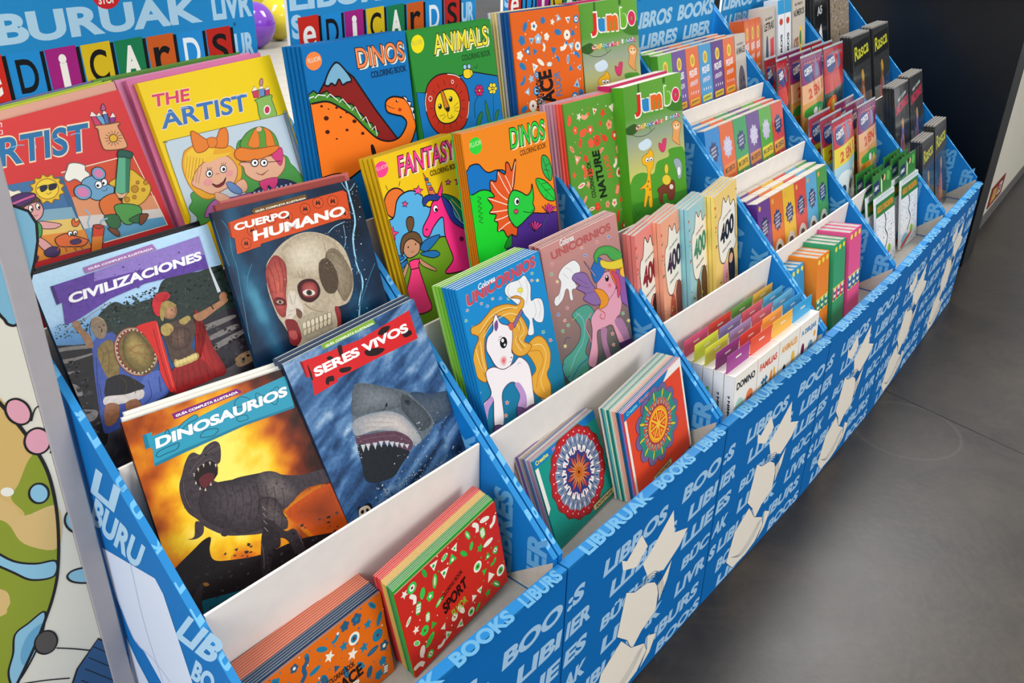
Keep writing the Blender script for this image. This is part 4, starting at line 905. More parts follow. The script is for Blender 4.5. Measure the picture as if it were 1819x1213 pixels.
['P','#4a78c8',[278,1948,260,1924,288,1892,243,1907,218,1886,209,1920,166,1939,205,1945,203,1977,236,1948],'#d8e4ea',2.8],
['P','#e88a5a',[456,1746,431,1726,454,1691,409,1712,378,1696,376,1729,334,1753,377,1754,382,1784,411,1752],'#d8e4ea',2.8],
['P','#e0604a',[605,1966,574,1950,591,1916,549,1940,513,1928,517,1959,479,1986,524,1982,536,2010,559,1976],'#d8e4ea',2.8],
['P','#4fb04a',[349,1535,313,1524,322,1489,283,1518,244,1512,256,1541,222,1572,268,1561,287,1586,303,1551],'#d8e4ea',2.8],
['P','#e8d43a',[349,1183,309,1178,311,1143,276,1176,233,1177,252,1202,223,1237,269,1220,295,1241,304,1205],'#d8e4ea',2.8],
['P','#4a78c8',[2370,2977,2323,2975,2320,2944,2286,2975,2236,2978,2262,2999,2235,3032,2285,3014,2317,3031,2322,2999],'#d8e4ea',2.8],
['P','#e88a5a',[2099,3131,2050,3133,2039,3106,2012,3137,1962,3145,1994,3162,1975,3194,2021,3173,2059,3186,2056,3156],'#d8e4ea',2.8],
['P','#e0604a',[1930,2975,1881,2983,1862,2959,1843,2991,1793,3004,1831,3016,1819,3049,1861,3024,1903,3031,1892,3003],'#d8e4ea',2.8],
['P','#4fb04a',[2512,1098,2456,1117,2428,1095,2414,1134,2360,1157,2406,1163,2401,1200,2444,1165,2495,1164,2474,1136],'#d8e4ea',2.8],
['P','#e8d43a',[2681,848,2625,873,2589,856,2583,894,2530,923,2582,922,2585,957,2623,919,2678,911,2650,888],'#d8e4ea',2.8],
['P','#4a78c8',[2523,692,2470,722,2428,711,2431,746,2383,780,2437,772,2449,804,2479,764,2536,750,2500,733],'#d8e4ea',2.8],
['P','#e88a5a',[1980,511,1933,546,1887,541,1899,573,1858,610,1912,596,1932,623,1954,583,2008,562,1967,552],'#d8e4ea',2.8],
['P','#e0604a',[1985,772,1944,808,1894,810,1914,837,1879,875,1933,856,1961,878,1974,839,2027,815,1981,810],'#d8e4ea',2.8],
['P','#4fb04a',[503,1542,473,1575,428,1581,453,1602,430,1636,475,1616,506,1632,509,1598,551,1573,508,1573],'#d8e4ea',2.8],
['P','#e8d43a',[706,747,681,785,633,798,665,814,647,852,692,825,730,835,725,802,766,770,718,777],'#d8e4ea',2.8],
['P','#4a78c8',[1395,2804,1377,2836,1329,2849,1366,2861,1355,2894,1396,2869,1437,2876,1425,2848,1462,2820,1414,2828],'#d8e4ea',2.8],
['P','#e88a5a',[1299,3009,1288,3040,1243,3057,1283,3064,1280,3095,1315,3068,1359,3070,1341,3046,1371,3017,1324,3029],'#d8e4ea',2.8],
['T','#b65a58','UNICORNIOS',[301,3082],[2127,26],[-21,189],0.06,'#d8b0a8',0.02],
['T','#eef0ec','Colorea',[614,3286],[481,3],[10,133],0.02],
['B','#e9e7e6',[540,2815,745,2870,1003,2869,1158,2697,1121,2543,979,2507,920,2401,983,2253,789,2278,771,2072,680,2105,669,2320,579,2351,441,2191,230,2120,159,2209,218,2312,354,2347,472,2554,414,2695],'#4a4a50',3.5],
['S','#9a9a9a',2.8,[667,2814,835,2719,876,2624]],
['S','#9a9a9a',2.8,[579,2722,727,2550]],
['S','#9a9a9a',2.8,[422,2364,324,2233]],
['B','#4f9a84',[1481,1411,1276,1758,948,1834,661,1766,754,1599,871,1374,778,1138,466,991,180,929,85,693,296,312,591,371,871,342,1065,547,909,804,1120,1092,1050,1395,1208,1469,1356,1183,1558,1104],'#1f3a50',4.9],
['S','#78b8c8',9.8,[794,1760,1005,1502,906,1086,570,855,299,598]],
['S','#2a68a8',11.2,[1165,980,1019,663,644,587,318,399]],
['S','#3aa0b0',7.0,[363,850,137,763,255,427]],
['S','#8ac07a',7.0,[919,1713,631,1646]],
['S','#d88a9a',9.8,[1302,1569,1050,1395,1120,1092,1202,824]],
['S','#284a90',7.0,[158,846,-5,733,41,525,277,512]],
['S','#284a90',5.6,[264,1258,356,1355,478,1305]],
['B','#dc9cae',[1911,1707,2373,1772,2464,1463,2330,1184,2160,1106,2331,800,2350,497,2158,526,2060,810,1956,1042,1626,1077,1404,1071,1339,623,1168,357,946,503,1135,851,1248,1180,1273,1445,1518,1579,1806,1564],'#6a3a50',5.6],
['B','#a87898',[1558,1104,1763,1023,1706,760,1769,343,1619,358,1524,786]],
['B','#a87898',[2080,1089,2376,1023,2583,452,2407,375,2295,618]],
['B','#4a2a5a',[2154,504,2387,482,2621,437,2632,281,2240,343],'#161418',3.5],
['B','#dc9cae',[1742,2252,2104,2263,2301,2154,2337,1965,2258,1766,2048,1658,1893,1623,1717,1821,1621,2032],'#6a3a50',4.9],
['B','#8868a0',[857,2547,998,2584,1308,2481,1453,2220,1612,1991,1726,1863,1757,1672,1471,1686,1113,1949,1205,2047,921,2274,1059,2290,868,2461],'#4a2a60',4.9],
['S','#5a3a78',3.5,[974,2488,1316,2224]],
['S','#5a3a78',3.5,[1028,2301,1361,2122]],
['S','#5a3a78',3.5,[1141,2069,1471,1996]],
['B','#e0902c',[1518,2046,1811,1922,1979,1683,1874,1539,1585,1554,1689,1697,1593,1910],'#7a3a10',4.2],
['S','#c04a2a',6.3,[1614,1521,1769,1394,1707,1279,1581,1373,1667,1432]],
['B','#e0702c',[2155,2334,2616,2229,2771,2045,2685,1801,2435,1704,2258,1946,2163,2200],'#7a2a30',4.2],
['B','#8a5aa0',[2388,2214,2646,1996,2733,1647,2731,1225,2455,1420,2435,1704],'#4a2a60',4.2],
['B','#c84a6a',[2206,2230,2433,2067,2479,1735,2329,1558,2328,1923],'#7a2a30',3.5],
['B','#2a6ab0',[1518,2497,1766,2671,1954,2570,1968,2308,1648,2154,1536,2278],'#1a3a70',4.2],
['B','#4aa04a',[1677,2741,1879,2866,2287,2785,2639,2529,2641,2354,2292,2463,2114,2648,1840,2690,1739,2553],'#1f5a2a',4.9],
['B','#e0c83a',[1888,2591,2215,2445,2792,2350,2796,2172,2318,2237,1919,2410],'#8a6a14',4.2],
['S','#5ab05a',5.6,[1862,2788,2203,2726,2517,2480,2666,2477,2550,2642]],
['P','#9a8aa8',[1306,2753,1518,2497,1676,2274,1582,2327],'#161418',2.8],
['B','#f0b83a',[2803,2012,2746,1948,2637,1949,2542,2015,2516,2106,2573,2169,2680,2168,2776,2103],'#a0601a',3.5],
['B','#161418',[2084,2103,2055,2060,2007,2054,1969,2089,1962,2144,1990,2187,2038,2193,2076,2158]],
['B','#fff',[2036,2154,2022,2136,2001,2143,1996,2168,2010,2186,2031,2179]],
['R','#e0485a','#dc9cae',[2008,1987,2119,1994,2157,1891,2058,1880]]],
'mandala_green':[['P','#179080',[0,0,2255,0,2255,2007,0,2007]],
['P','#1a74b4',[0,2007,2255,2007,2255,1837,0,1837]],
['P','#ece6da',[0,1817,105,1817,105,903,0,802]],
['T','#e8dc3a','Creativa',[60,1877],[430,0],[0,90],0.03],
['T','#b87aa0','Mandalas',[640,1877],[480,0],[0,90],0.03],
['N','ring','#7a3a2c',1236,1094,966,0.03,16,0,6],
['N','ring','#b8242c',1236,1094,937,0.02,24,'#5a1418',5],
['N','dots','#f0dcd0',1236,1094,850,28,18,0,'#5a1418'],
['N','ring','#7a8aa0',1236,1094,772,0.03,16,0,6],
['N','petals','#f2f0ee',1236,1094,598,811,26,20,0,'#2a3a6a',4],
['N','petals','#2a3f88',1236,1094,579,734,26,13,0.5,0,4],
['N','dots','#c23a3c',1236,1094,637,26,10,0,0],
['N','ring','#e8e4e0',1236,1094,560,0.04,16,'#7a5a4a',5],
['N','petals','#39407e',1236,1094,425,579,20,22,0,'#1c2250',4],
['N','petals','#c0444a',1236,1094,367,502,20,14,0.5,0,4],
['N','ring','#2e3a78',1236,1094,434,0.06,10,0,6],
['N','petals','#b8403c',1236,1094,96,425,10,50,0,'#5a1a1a',4],
['N','petals','#5a2a30',1236,1094,96,367,10,16,0.5,0,4],
['N','ring','#b5561e',1236,1094,212,0.08,10,0,6],
['N','petals','#e8b070',1236,1094,48,347,20,7,0.25,0,4],
['N','ring','#c0601c',1236,1094,115,0,0,0,6],
['N','ring','#3a1408',1236,1094,33,0,0,0,6],
['P','#d8c88a',[1398,60,2209,60,2209,200,1398,200],'#5a4a20',8],
['T','#3a2a18','ANTISTRESS',[1465,95],[676,0],[0,70],0.03]],
'mandala_red':[['P','#e2482a',[0,0,2458,0,2458,2307,0,2307]],
['P','#1a74b4',[0,2307,1917,2307,1622,2117,0,2117]],
['P','#efe9e0',[1917,2307,2458,2307,2458,0,2388,0,2388,2117,1622,2117]],
['P','#efe9e0',[0,2107,80,2107,80,0,0,0]],
['T','#7fd0e0','Creativa',[120,2167],[430,0],[0,90],0.03],
['T','#c87a8a','Mandalas',[640,2167],[480,0],[0,90],0.03],
['E','#6f6390',1907,1342,198,198,0,'#4a2a50',6],
['E','#6f6390',1810,1703,198,198,0,'#4a2a50',6],
['E','#6f6390',1546,1967,198,198,0,'#4a2a50',6],
['E','#6f6390',1185,2064,198,198,0,'#4a2a50',6],
['E','#6f6390',823,1967,198,198,0,'#4a2a50',6],
['E','#6f6390',559,1703,198,198,0,'#4a2a50',6],
['E','#6f6390',462,1342,198,198,0,'#4a2a50',6],
['E','#6f6390',559,980,198,198,0,'#4a2a50',6],
['E','#6f6390',823,716,198,198,0,'#4a2a50',6],
['E','#6f6390',1184,619,198,198,0,'#4a2a50',6],
['E','#6f6390',1546,716,198,198,0,'#4a2a50',6],
['E','#6f6390',1810,980,198,198,0,'#4a2a50',6],
['N','ring','#2f8a78',1185,1342,758,0.03,12,0,6],
['N','ring','#c8503c',1185,1342,595,0,0,0,6],
['N','petals','#d4dc3a',1185,1342,559,812,12,34,0,'#2a6a50',6],
['N','petals','#f0a82c',1185,1342,614,758,12,15,0,0,4],
['N','petals','#5ab8c8',1185,1342,451,650,24,17,0.5,'#1f6a80',4],
['N','petals','#e8e0a0',1185,1342,415,559,24,10,0,0,4],
['N','ring','#9a3a5a',1185,1342,451,0,0,0,6],
['N','ring','#f0a028',1185,1342,415,0,0,'#b84a18',10],
['N','ring','#f2c43a',1185,1342,343,0,0,0,6],
['P','#d8401c',[1243,1366,1509,1362,1428,1556]],
['P','#f0a028',[1318,1397,1458,1401,1420,1493]],
['P','#d8401c',[1209,1400,1399,1585,1205,1666]],
['P','#f0a028',[1240,1475,1336,1577,1244,1615]],
['P','#d8401c',[1160,1400,1164,1666,970,1585]],
['P','#f0a028',[1129,1475,1125,1615,1033,1577]],
['P','#d8401c',[1126,1366,941,1556,860,1362]],
['P','#f0a028',[1051,1397,949,1493,911,1401]],
['P','#d8401c',[1126,1317,860,1321,941,1127]],
['P','#f0a028',[1051,1286,911,1282,949,1190]],
['P','#d8401c',[1160,1283,970,1098,1164,1017]],
['P','#f0a028',[1129,1208,1033,1106,1125,1068]],
['P','#d8401c',[1209,1283,1205,1017,1399,1098]],
['P','#f0a028',[1240,1208,1244,1068,1336,1106]],
['P','#d8401c',[1243,1317,1428,1127,1509,1321]],
['P','#f0a028',[1318,1286,1420,1190,1458,1282]],
['P','#d8c88a',[737,90,1523,90,1523,240,737,240],'#5a4a20',8],
['T','#3a2a18','ANTISTRESS',[811,130],[639,0],[0,70],0.03]],
'sport':[['P','#c8281c',[0,0,2591,0,2591,1881,0,1881]],
['N','doodle',2591,1881,11,['#1fae3c','#f1ead8','#2ec84a','#f1ead8'],'#7a1210',[0.34,0.3,0.7,0.74],300],
['T','#3a0a08','COLORING BOOK',[914,952],[605,155],[-27,96],0.03],
['T','#2a0806','SPORT',[915,618],[651,134],[-22,250],0.05],
['T','#8ab82a','FLUOR',[1089,403],[403,37],[-23,172],0.02]],
'space_front':[['P','#e06a14',[0,0,2680,0,2680,1650,0,1650]],
['N','doodle',2680,1650,12,['#1f7a9c','#f1ead8','#1f7a9c','#2a5a7a'],'#6a2a0a',[0.3,0.0,0.62,0.5],300],
['T','#1c1416','COLORING BOOK',[1354,734],[574,-28],[-9,104],0.03],
['T','#1c1416','SPACE',[1350,427],[706,10],[-12,239],0.05]],
'space_top':[['P','#e2641a',[0,0,2333,0,2333,4004,0,4004]],
['N','doodle',2333,4004,13,['#2f7ab0','#f1ead8','#2f7ab0','#9ac4dc'],'#7a3008',[0.36,0.3,0.78,0.66],330],
['T','#1a1214','COLORING BOOK',[843,1580],[53,901],[-271,21],0.03],
['T','#1a1214','SPACE',[1319,1505],[-137,1148],[-468,-13],0.05],
['T','#3a78a8','FLUOR',[1520,2004],[-41,568],[-224,-3],0.02]],
'nature':[['P','#5c9a34',[0,0,2271,0,2271,3764,0,3764]],
['N','doodle',2271,3764,14,['#f0603c','#f0a07a','#f4ddc8','#e8452c'],0,[0.34,0.34,0.76,0.66],360],
['T','#123012','COLORING BOOK',[900,1421],[-106,898],[-164,15],0.03],
['T','#10240f','NATURE',[1337,1344],[-160,1173],[-292,20],0.05],
['T','#e8603a','FLUOR',[1651,1771],[-152,583],[-219,9],0.02]],
'jumbo_front':[['G',[0,0,2489,3906],'#3f8a2c','#3f8a2c','#6aa83a','#5c9a34'],
['G',[0,1171,2489,2577],'#e2d83c','#e2d83c','#9aa48c','#9aa48c'],
['G',[0,2577,2489,3124],'#9aa48c','#9aa48c','#5c9a34','#5c9a34'],
['P','#3a6a20',[600,3959,532,3141,639,3122,678,3968]],
['P','#3a6a20',[1663,3878,1666,3754,1764,3739,1780,3892]],
['B','#2f5a1c',[-25,2931,369,2991,504,2829,255,2740,-5,2815]],
['B','#3f7a24',[1775,3194,2473,3309,2517,2972,2013,3013]],
['S','#3a3a2a',6,[86,2910,328,2703,798,2632,1222,2737]],
['S','#3a3a2a',5,[946,2836,1049,2676]],
['B','#4f9a2a',[100,1683,519,1755,1005,1616,1206,1870,1731,1904,1748,2075,2191,2056,2438,1954,2643,1337,2602,753,1799,740,22,1152]],
['P','#3a8424',[8,1054,2610,860,2486,-887,-156,-64]],
['S','#2a6a1c',10,[113,923,213,739,352,832]],
['B','#cfe0ea',[469,2465,662,2519,867,2534,1018,2422,963,2314,710,2271,516,2337]],
['B','#d83a6a',[1327,2334,1466,2281,1520,2382,1673,2370,1641,2221,1575,2087,1444,2075,1344,2185],'#8a1a3a',4],
['B','#f0b41c',[582,2107,822,2175,955,2243,1063,2099,1028,1811,887,1694,880,1291,875,823,737,833,730,1122,587,874,508,921,610,1307,382,1364,692,1489,760,1823,587,1960],'#a8641a',5],
['B','#fff',[857,1997,815,1956,742,1972,712,2030,754,2071,827,2055],'#161418',3],
['B','#fff',[1024,1985,981,1943,907,1960,877,2018,919,2059,993,2043],'#161418',3],
['B','#161418',[832,1993,813,1976,781,1984,767,2008,786,2025,818,2017]],
['B','#161418',[989,1978,970,1961,937,1968,924,1992,943,2009,975,2002]],
['B','#b86a14',[815,1459,792,1439,750,1449,733,1479,757,1500,798,1490]],
['B','#b86a14',[857,1245,833,1224,792,1235,774,1266,798,1286,840,1276]],
['B','#b86a14',[759,1346,735,1326,694,1336,676,1367,700,1387,741,1377]],
['B','#b86a14',[791,1055,767,1034,725,1045,708,1076,732,1097,773,1086]],
['B','#e8a05a',[1982,2687,2163,2749,2373,2613,2313,2429,2252,2243,2284,2087,2112,2173,1946,2305,2007,2489],'#8a4a1a',5],
['B','#f4cfa0',[2047,2636,2200,2670,2306,2567,2185,2503,2057,2552]],
['B','#161418',[2151,2616,2137,2602,2111,2607,2099,2626,2114,2640,2139,2635]],
['B','#161418',[2265,2604,2251,2590,2224,2595,2213,2614,2227,2628,2253,2623]],
['B','#9aa8b0',[1940,1756,2166,1757,2315,1569,2263,1267,2120,1222,2050,1474],'#4a5a60',4],
['B','#e8e8e8',[2237,1405,2209,1330,2155,1309,2107,1354,2092,1438,2120,1513,2174,1534,2222,1489]],
['B','#7a3a2c',[1172,1192,1848,1261,1932,976,1847,755,1620,787,1548,966,1370,985,1328,756,1195,845,1183,1059],'#3a1a10',4],
['B','#e8d8c8',[1858,1074,1828,1033,1763,1029,1702,1064,1680,1118,1711,1159,1775,1163,1836,1128]],
['B','#e8c83a',[1760,1282,1694,1202,1553,1197,1422,1268,1377,1375,1442,1454,1580,1460,1712,1389],'#a87a1a',4],
['B','#e8c83a',[1682,1585,1647,1499,1582,1475,1525,1528,1509,1625,1544,1710,1608,1734,1666,1683],'#a87a1a',4],
['T','#d8281c','J',[429,3137],[234,-11],[22,524],0.07,'#f6efe0',0.06],
['T','#1f86c8','u',[728,3196],[286,-15],[11,318],0.07,'#f6efe0',0.06],
['T','#e8641a','m',[1095,3185],[491,-27],[15,382],0.07,'#f6efe0',0.06],
['T','#6ab42a','b',[1707,3197],[279,-16],[16,468],0.07,'#f6efe0',0.06],
['T','#d8285a','o',[2049,3217],[329,-9],[-2,344],0.07,'#f6efe0',0.06],
['T','#f0e8e0','Colouring Book',[390,2805],[1971,-6],[2,127],0.08],
['T','#c83a3a','C',[390,2805],[111,2],[10,126],0.03],
['T','#d8782a','o',[524,2805],[112,1],[5,91],0.03],
['T','#d8b02a','l',[660,2805],[112,1],[9,127],0.03],
['T','#4a9a3a','o',[796,2805],[114,1],[4,91],0.03],
['T','#2a8ab8','u',[934,2805],[115,1],[4,92],0.03],
['T','#7a4a9a','r',[1073,2805],[116,1],[3,92],0.03],
['T','#c83a6a','i',[1213,2805],[117,1],[3,92],0.03],
['T','#c83a3a','n',[1355,2805],[117,1],[2,93],0.03],
['T','#d8782a','g',[1497,2805],[119,1],[2,93],0.03],
['T','#4a9a3a','B',[1786,2804],[121,2],[5,132],0.03],
['T','#2a8ab8','o',[1933,2804],[121,2],[0,95],0.03],
['T','#7a4a9a','o',[2080,2804],[123,2],[0,95],0.03],
['T','#c83a6a','k',[2229,2804],[124,1],[3,133],0.03]],
'jumbo_back':[],
'mural':[['B','#d6b26c',[11974,10480,12236,10185,12356,9641,12484,9065,12454,8207,12336,7426,12143,6814,11722,6205,11266,5682,10851,5096,9261,6073,10700,11103]],
['B','#8f9a34',[12453,9275,12310,9222,12116,8941,11971,8762,12075,8434,11942,8312,11658,8815,11238,8681,11177,8060,11742,7466,12210,7364,12311,7442,12493,8184,12505,8922]],
['B','#d9b676',[11531,8696,11739,8537,11851,8368,11963,7955,12378,7617,12520,8306,12068,8405,11950,8675,11628,9088]],
['B','#8f9a34',[11418,8634,11748,8364,11812,7983,12013,7711,12332,7538,12143,6814,11722,6205,11364,5863,11193,5608,9778,6329,10545,9111]],
['B','#d9b676',[11006,7770,11518,7407,11572,7151,11510,7050,11413,6974,10855,7179]],
['B','#8fc0d4',[11503,8183,11762,7772,12029,7543,12294,7417,12213,7178,11920,7306,11718,7589,11459,8007],'#2b2a2a',10.9],
['B','#8fc0d4',[11962,6641,11703,6606,11496,6537,11396,6231,11263,5948,11263,5669,11457,5785,11770,6167],'#2b2a2a',10.9],
['B','#6ba6c4',[11884,6469,11658,6411,11488,6156,11488,5919,11722,6205]],
['S','#2b2a2a',21.0,[12101,10422,12305,9851,12442,9345,12516,8850,12483,8189,12336,7426,12148,6886,11800,6300,11472,5852,11161,5473]],
['B','#e3a2b0',[12444,9803,12331,9814,12235,9938,12211,10101,12272,10209,12382,10201,12480,10079,12506,9914],'#2b2a2a',10.9],
['B','#e3a2b0',[12584,9272,12457,9258,12350,9362,12327,9521,12398,9644,12523,9661,12630,9560,12657,9398],'#2b2a2a',10.9],
['S','#2b2a2a',9.2,[12484,9795,12584,9963,12737,9953,12891,9932]],
['S','#2b2a2a',9.2,[12609,9194,12699,9309,12865,9323]],
['B','#8fc0d4',[12856,7713,12733,7683,12609,7789,12556,7966,12603,8110,12722,8142,12847,8040,12904,7862],'#2b2a2a',10.9],
['B','#8fc0d4',[12884,6763,12796,6705,12611,6766,12442,6907,12385,7044,12469,7101,12649,7045,12822,6905],'#2b2a2a',10.9],
['B','#8fc0d4',[12430,8530,12346,8480,12251,8529,12200,8649,12223,8768,12306,8818,12401,8771,12452,8652],'#2b2a2a',10.9],
['S','#2b2a2a',9.2,[12734,6973,12769,7139,12918,7131]],
['B','#5a5450',[11930,5896,11806,5894,11711,6014,11699,6182,11776,6303,11897,6307,11994,6191,12008,6020],'#2b2a2a',9.2],
['S','#2b2a2a',9.2,[11967,5891,12241,5647,12549,5341]],
['S','#2b2a2a',9.2,[11363,5623,11712,5406,12020,5186]],
['S','#2b2a2a',8.4,[12809,4695,12920,4575]],
['P','#3d5f86',[12574,5615,12945,4979,12874,4685,12668,4322,12286,3082,11639,3721,11966,4934,12162,5278],'#2b2a2a',10.9],
['L','#2b2a2a',5.9,[12464,5535,12904,4837]],
['L','#2b2a2a',5.9,[12365,5363,12824,4637]],
['L','#2b2a2a',5.9,[12267,5190,12745,4436]],
['L','#2b2a2a',5.9,[12168,5017,12664,4234]],
['L','#2b2a2a',5.9,[12069,4844,12584,4031]],
['L','#2b2a2a',5.9,[11970,4670,12503,3827]],
['B','#7fb4cc',[11631,13049,13109,12664,12864,11610,12670,11295,12605,11225,12522,11278,12478,11393,12272,11681,11318,11916],'#2b2a2a',12.6],
['B','#efe9da',[12027,8847,11992,8812,11930,8825,11878,8877,11867,8939,11902,8974,11963,8962,12015,8910]]],
'play_yellow':[['P','#f0cc74',[0,0,1350,0,1350,2750,0,2750]],
['B','#f4eede',[162,1650,216,2035,378,2145,513,2530,675,2365,837,2475,945,2200,1161,2255,1242,1870,1188,1375,1269,1100,1080,935,810,1045,540,825,270,990],'#2a2224',10],
['T','#1c1a1c','400',[297,1320],[837,110],[0,523],0.08],
['T','#4a3a30','CON PEGATINAS',[459,1952],[513,83],[0,56],0.02],
['T','#4a3a30','PARA JUGAR',[405,1100],[540,82],[0,82],0.03],
['B','#2a2224',[743,825,945,1045,1107,825,1161,385,1080,0,810,0,756,385]],
['B','#e8a0a8',[405,660,567,825,702,550,675,0,378,0]],
['N','specks',11,16,[40,28],[1270,0],[0,797],25,70,['#d8502c','#2a7a5a','#e8b83a','#3a4a7a']],
['N','specks',3,8,[27,1100],[135,0],[0,1568],25,60,['#d8502c','#2a7a5a']],
['N','specks',4,8,[1215,1100],[108,0],[0,1568],25,60,['#e8b83a','#3a4a7a']],
['B','#e8b090',[1040,770,979,651,857,651,796,770,857,889,979,889]]],
'play_blue':[['P','#9cc8cc',[0,0,1350,0,1350,2750,0,2750]],
['B','#f4eede',[162,1650,216,2035,378,2145,513,2530,675,2365,837,2475,945,2200,1161,2255,1242,1870,1188,1375,1269,1100,1080,935,810,1045,540,825,270,990],'#5a3a2a',10],
['T','#2a8a6a','400',[297,1320],[837,110],[0,523],0.08],
['T','#4a3a30','CON PEGATINAS',[459,1952],[513,83],[0,56],0.02],
['T','#4a3a30','PARA JUGAR',[405,1100],[540,82],[0,82],0.03],
['B','#5a3a2a',[743,825,945,1045,1107,825,1161,385,1080,0,810,0,756,385]],
['B','#6a4a34',[405,660,567,825,702,550,675,0,378,0]],
['N','specks',9,16,[40,28],[1270,0],[0,797],25,70,['#d8502c','#2a7a5a','#e8b83a','#3a4a7a']],
['N','specks',3,8,[27,1100],[135,0],[0,1568],25,60,['#d8502c','#2a7a5a']],
['N','specks',4,8,[1215,1100],[108,0],[0,1568],25,60,['#e8b83a','#3a4a7a']]],
'play_peach':[['P','#eea684',[0,0,1350,0,1350,2750,0,2750]],
['B','#f4eede',[162,1650,216,2035,378,2145,513,2530,675,2365,837,2475,945,2200,1161,2255,1242,1870,1188,1375,1269,1100,1080,935,810,1045,540,825,270,990],'#7a3a2a',10],
['T','#3a1a3a','400',[297,1320],[837,110],[0,523],0.08],
['T','#4a3a30','CON PEGATINAS',[459,1952],[513,83],[0,56],0.02],
['T','#4a3a30','PARA JUGAR',[405,1100],[540,82],[0,82],0.03],
['B','#7a3a2a',[743,825,945,1045,1107,825,1161,385,1080,0,810,0,756,385]],
['B','#b84a34',[405,660,567,825,702,550,675,0,378,0]],
['N','specks',10,16,[40,28],[1270,0],[0,797],25,70,['#d8502c','#2a7a5a','#e8b83a','#3a4a7a']],
['N','specks',3,8,[27,1100],[135,0],[0,1568],25,60,['#d8502c','#2a7a5a']],
['N','specks',4,8,[1215,1100],[108,0],[0,1568],25,60,['#e8b83a','#3a4a7a']]],
'play_red':[['P','#e88a80',[0,0,1350,0,1350,2750,0,2750]],
['B','#f4eede',[162,1650,216,2035,378,2145,513,2530,675,2365,837,2475,945,2200,1161,2255,1242,1870,1188,1375,1269,1100,1080,935,810,1045,540,825,270,990],'#1f1a1e',10],
['T','#8a1a2c','400',[297,1320],[837,110],[0,523],0.08],
['T','#4a3a30','CON PEGATINAS',[459,1952],[513,83],[0,56],0.02],
['T','#4a3a30','PARA JUGAR',[405,1100],[540,82],[0,82],0.03],
['B','#1f1a1e',[743,825,945,1045,1107,825,1161,385,1080,0,810,0,756,385]],
['B','#3a1a24',[405,660,567,825,702,550,675,0,378,0]],
['N','specks',8,16,[40,28],[1270,0],[0,797],25,70,['#d8502c','#2a7a5a','#e8b83a','#3a4a7a']],
['N','specks',3,8,[27,1100],[135,0],[0,1568],25,60,['#d8502c','#2a7a5a']],
['N','specks',4,8,[1215,1100],[108,0],[0,1568],25,60,['#e8b83a','#3a4a7a']]],
'game_domino':[['P','#efe6d8',[0,0,1180,0,1180,1500,0,1500]],
['T','#1f1c1c','DOMINO',[118,1140],[944,0],[0,180],0.05],
['B','#a8cfc0',[94,750,260,900,472,810,496,570,401,300,354,75,142,120,94,450]],
['B','#e8804a',[661,840,826,930,991,810,968,570,779,510,661,630]],
['B','#e8804a',[684,510,944,510,920,120,732,120]],
['B','#7a3a1a',[802,720,791,694,767,694,755,720,767,746,791,746]],
['B','#7a3a1a',[920,735,909,709,885,709,873,735,885,761,909,761]],
['P','#4a9a5a',[519,0,614,240,708,0]]],
'game_families':[['P','#efe6d8',[0,0,1180,0,1180,1500,0,1500]],
['T','#d84a30','FAMILIAS',[118,1140],[944,0],[0,180],0.05],
['S','#1f6a8a',30,[354,900,330,570]],
['S','#1f6a8a',30,[496,930,472,600]],
['S','#1f6a8a',30,[236,810,590,840]],
['S','#1f6a8a',30,[236,660,590,690]],
['B','#e8803a',[849,734,808,593,750,543,709,615,709,766,750,907,807,957,848,885]],
['B','#e8b03a',[1026,793,1029,643,996,573,947,625,909,767,906,917,939,987,988,935]],
['T','#1f1c1c','E',[354,120],[212,30],[0,330],0.06],
['P','#2a8a6a',[708,30,826,420,944,30]],
['B','#c83a3a',[1109,300,1074,222,1003,222,968,300,1003,378,1074,378]]],
'game_animals':[['P','#efe6d8',[0,0,1180,0,1180,1500,0,1500]],
['T','#e8a03a','ANIMALES',[118,1140],[944,0],[0,180],0.05],
['B','#e8b83a',[956,840,903,710,796,710,743,840,796,970,903,970]],
['B','#e8803a',[932,540,879,384,773,384,720,540,773,696,879,696]],
['S','#1f1c1c',24,[165,330,307,600,472,510,401,210]],
['B','#2a2a2a',[437,690,395,599,313,599,271,690,313,781,395,781]],
['B','#1f4a8a',[850,210,779,93,637,93,566,210,637,327,779,327]],
['B','#1f4a8a',[1086,300,1038,196,944,196,897,300,944,404,1038,404]]],
'game_drawing':[['P','#efe6d8',[0,0,1180,0,1180,1500,0,1500]],
['T','#2a7ab0','A DIBUJAR',[118,1140],[944,0],[0,180],0.05],
['B','#6a1f4a',[366,780,313,624,206,624,153,780,206,936,313,936]],
['B','#c83a2c',[401,330,342,200,224,200,165,330,224,460,342,460]],
['B','#6a9ab8',[920,690,872,552,755,495,638,552,590,690,638,828,755,885,872,828]],
['B','#c8283a',[1086,240,1030,134,897,90,763,134,708,240,763,346,897,390,1030,346]],
['B','#e8a03a',[1062,990,1027,912,956,912,920,990,956,1068,1027,1068]],
['P','#1f6a3a',[590,30,661,450,732,30]]],
'game_side_DOMINÓ':[['P','#ece8e2',[0,0,260,0,260,1500,0,1500]],
['T','#1f1c1c','DOMINÓ',[172,300],[0,780],[-78,0],0.06]],
'game_side_ANIMALES':[['P','#ece8e2',[0,0,260,0,260,1500,0,1500]],
['T','#6ab03a','ANIMALES',[172,300],[0,780],[-78,0],0.06]],
'game_side_FAMILIAS':[['P','#ece8e2',[0,0,260,0,260,1500,0,1500]],
['T','#d84a30','FAMILIAS',[172,300],[0,780],[-78,0],0.06]],
'pack_purple':[['P','#6a3a8c',[0,0,840,0,840,1900,0,1900]],
['P','#2a2a5a',[647,1178,688,1068,594,1019,563,898,459,935,370,860,307,964,201,970,207,1094,134,1178,207,1262,201,1386,307,1392,370,1496,459,1421,563,1458,594,1337,688,1288]],
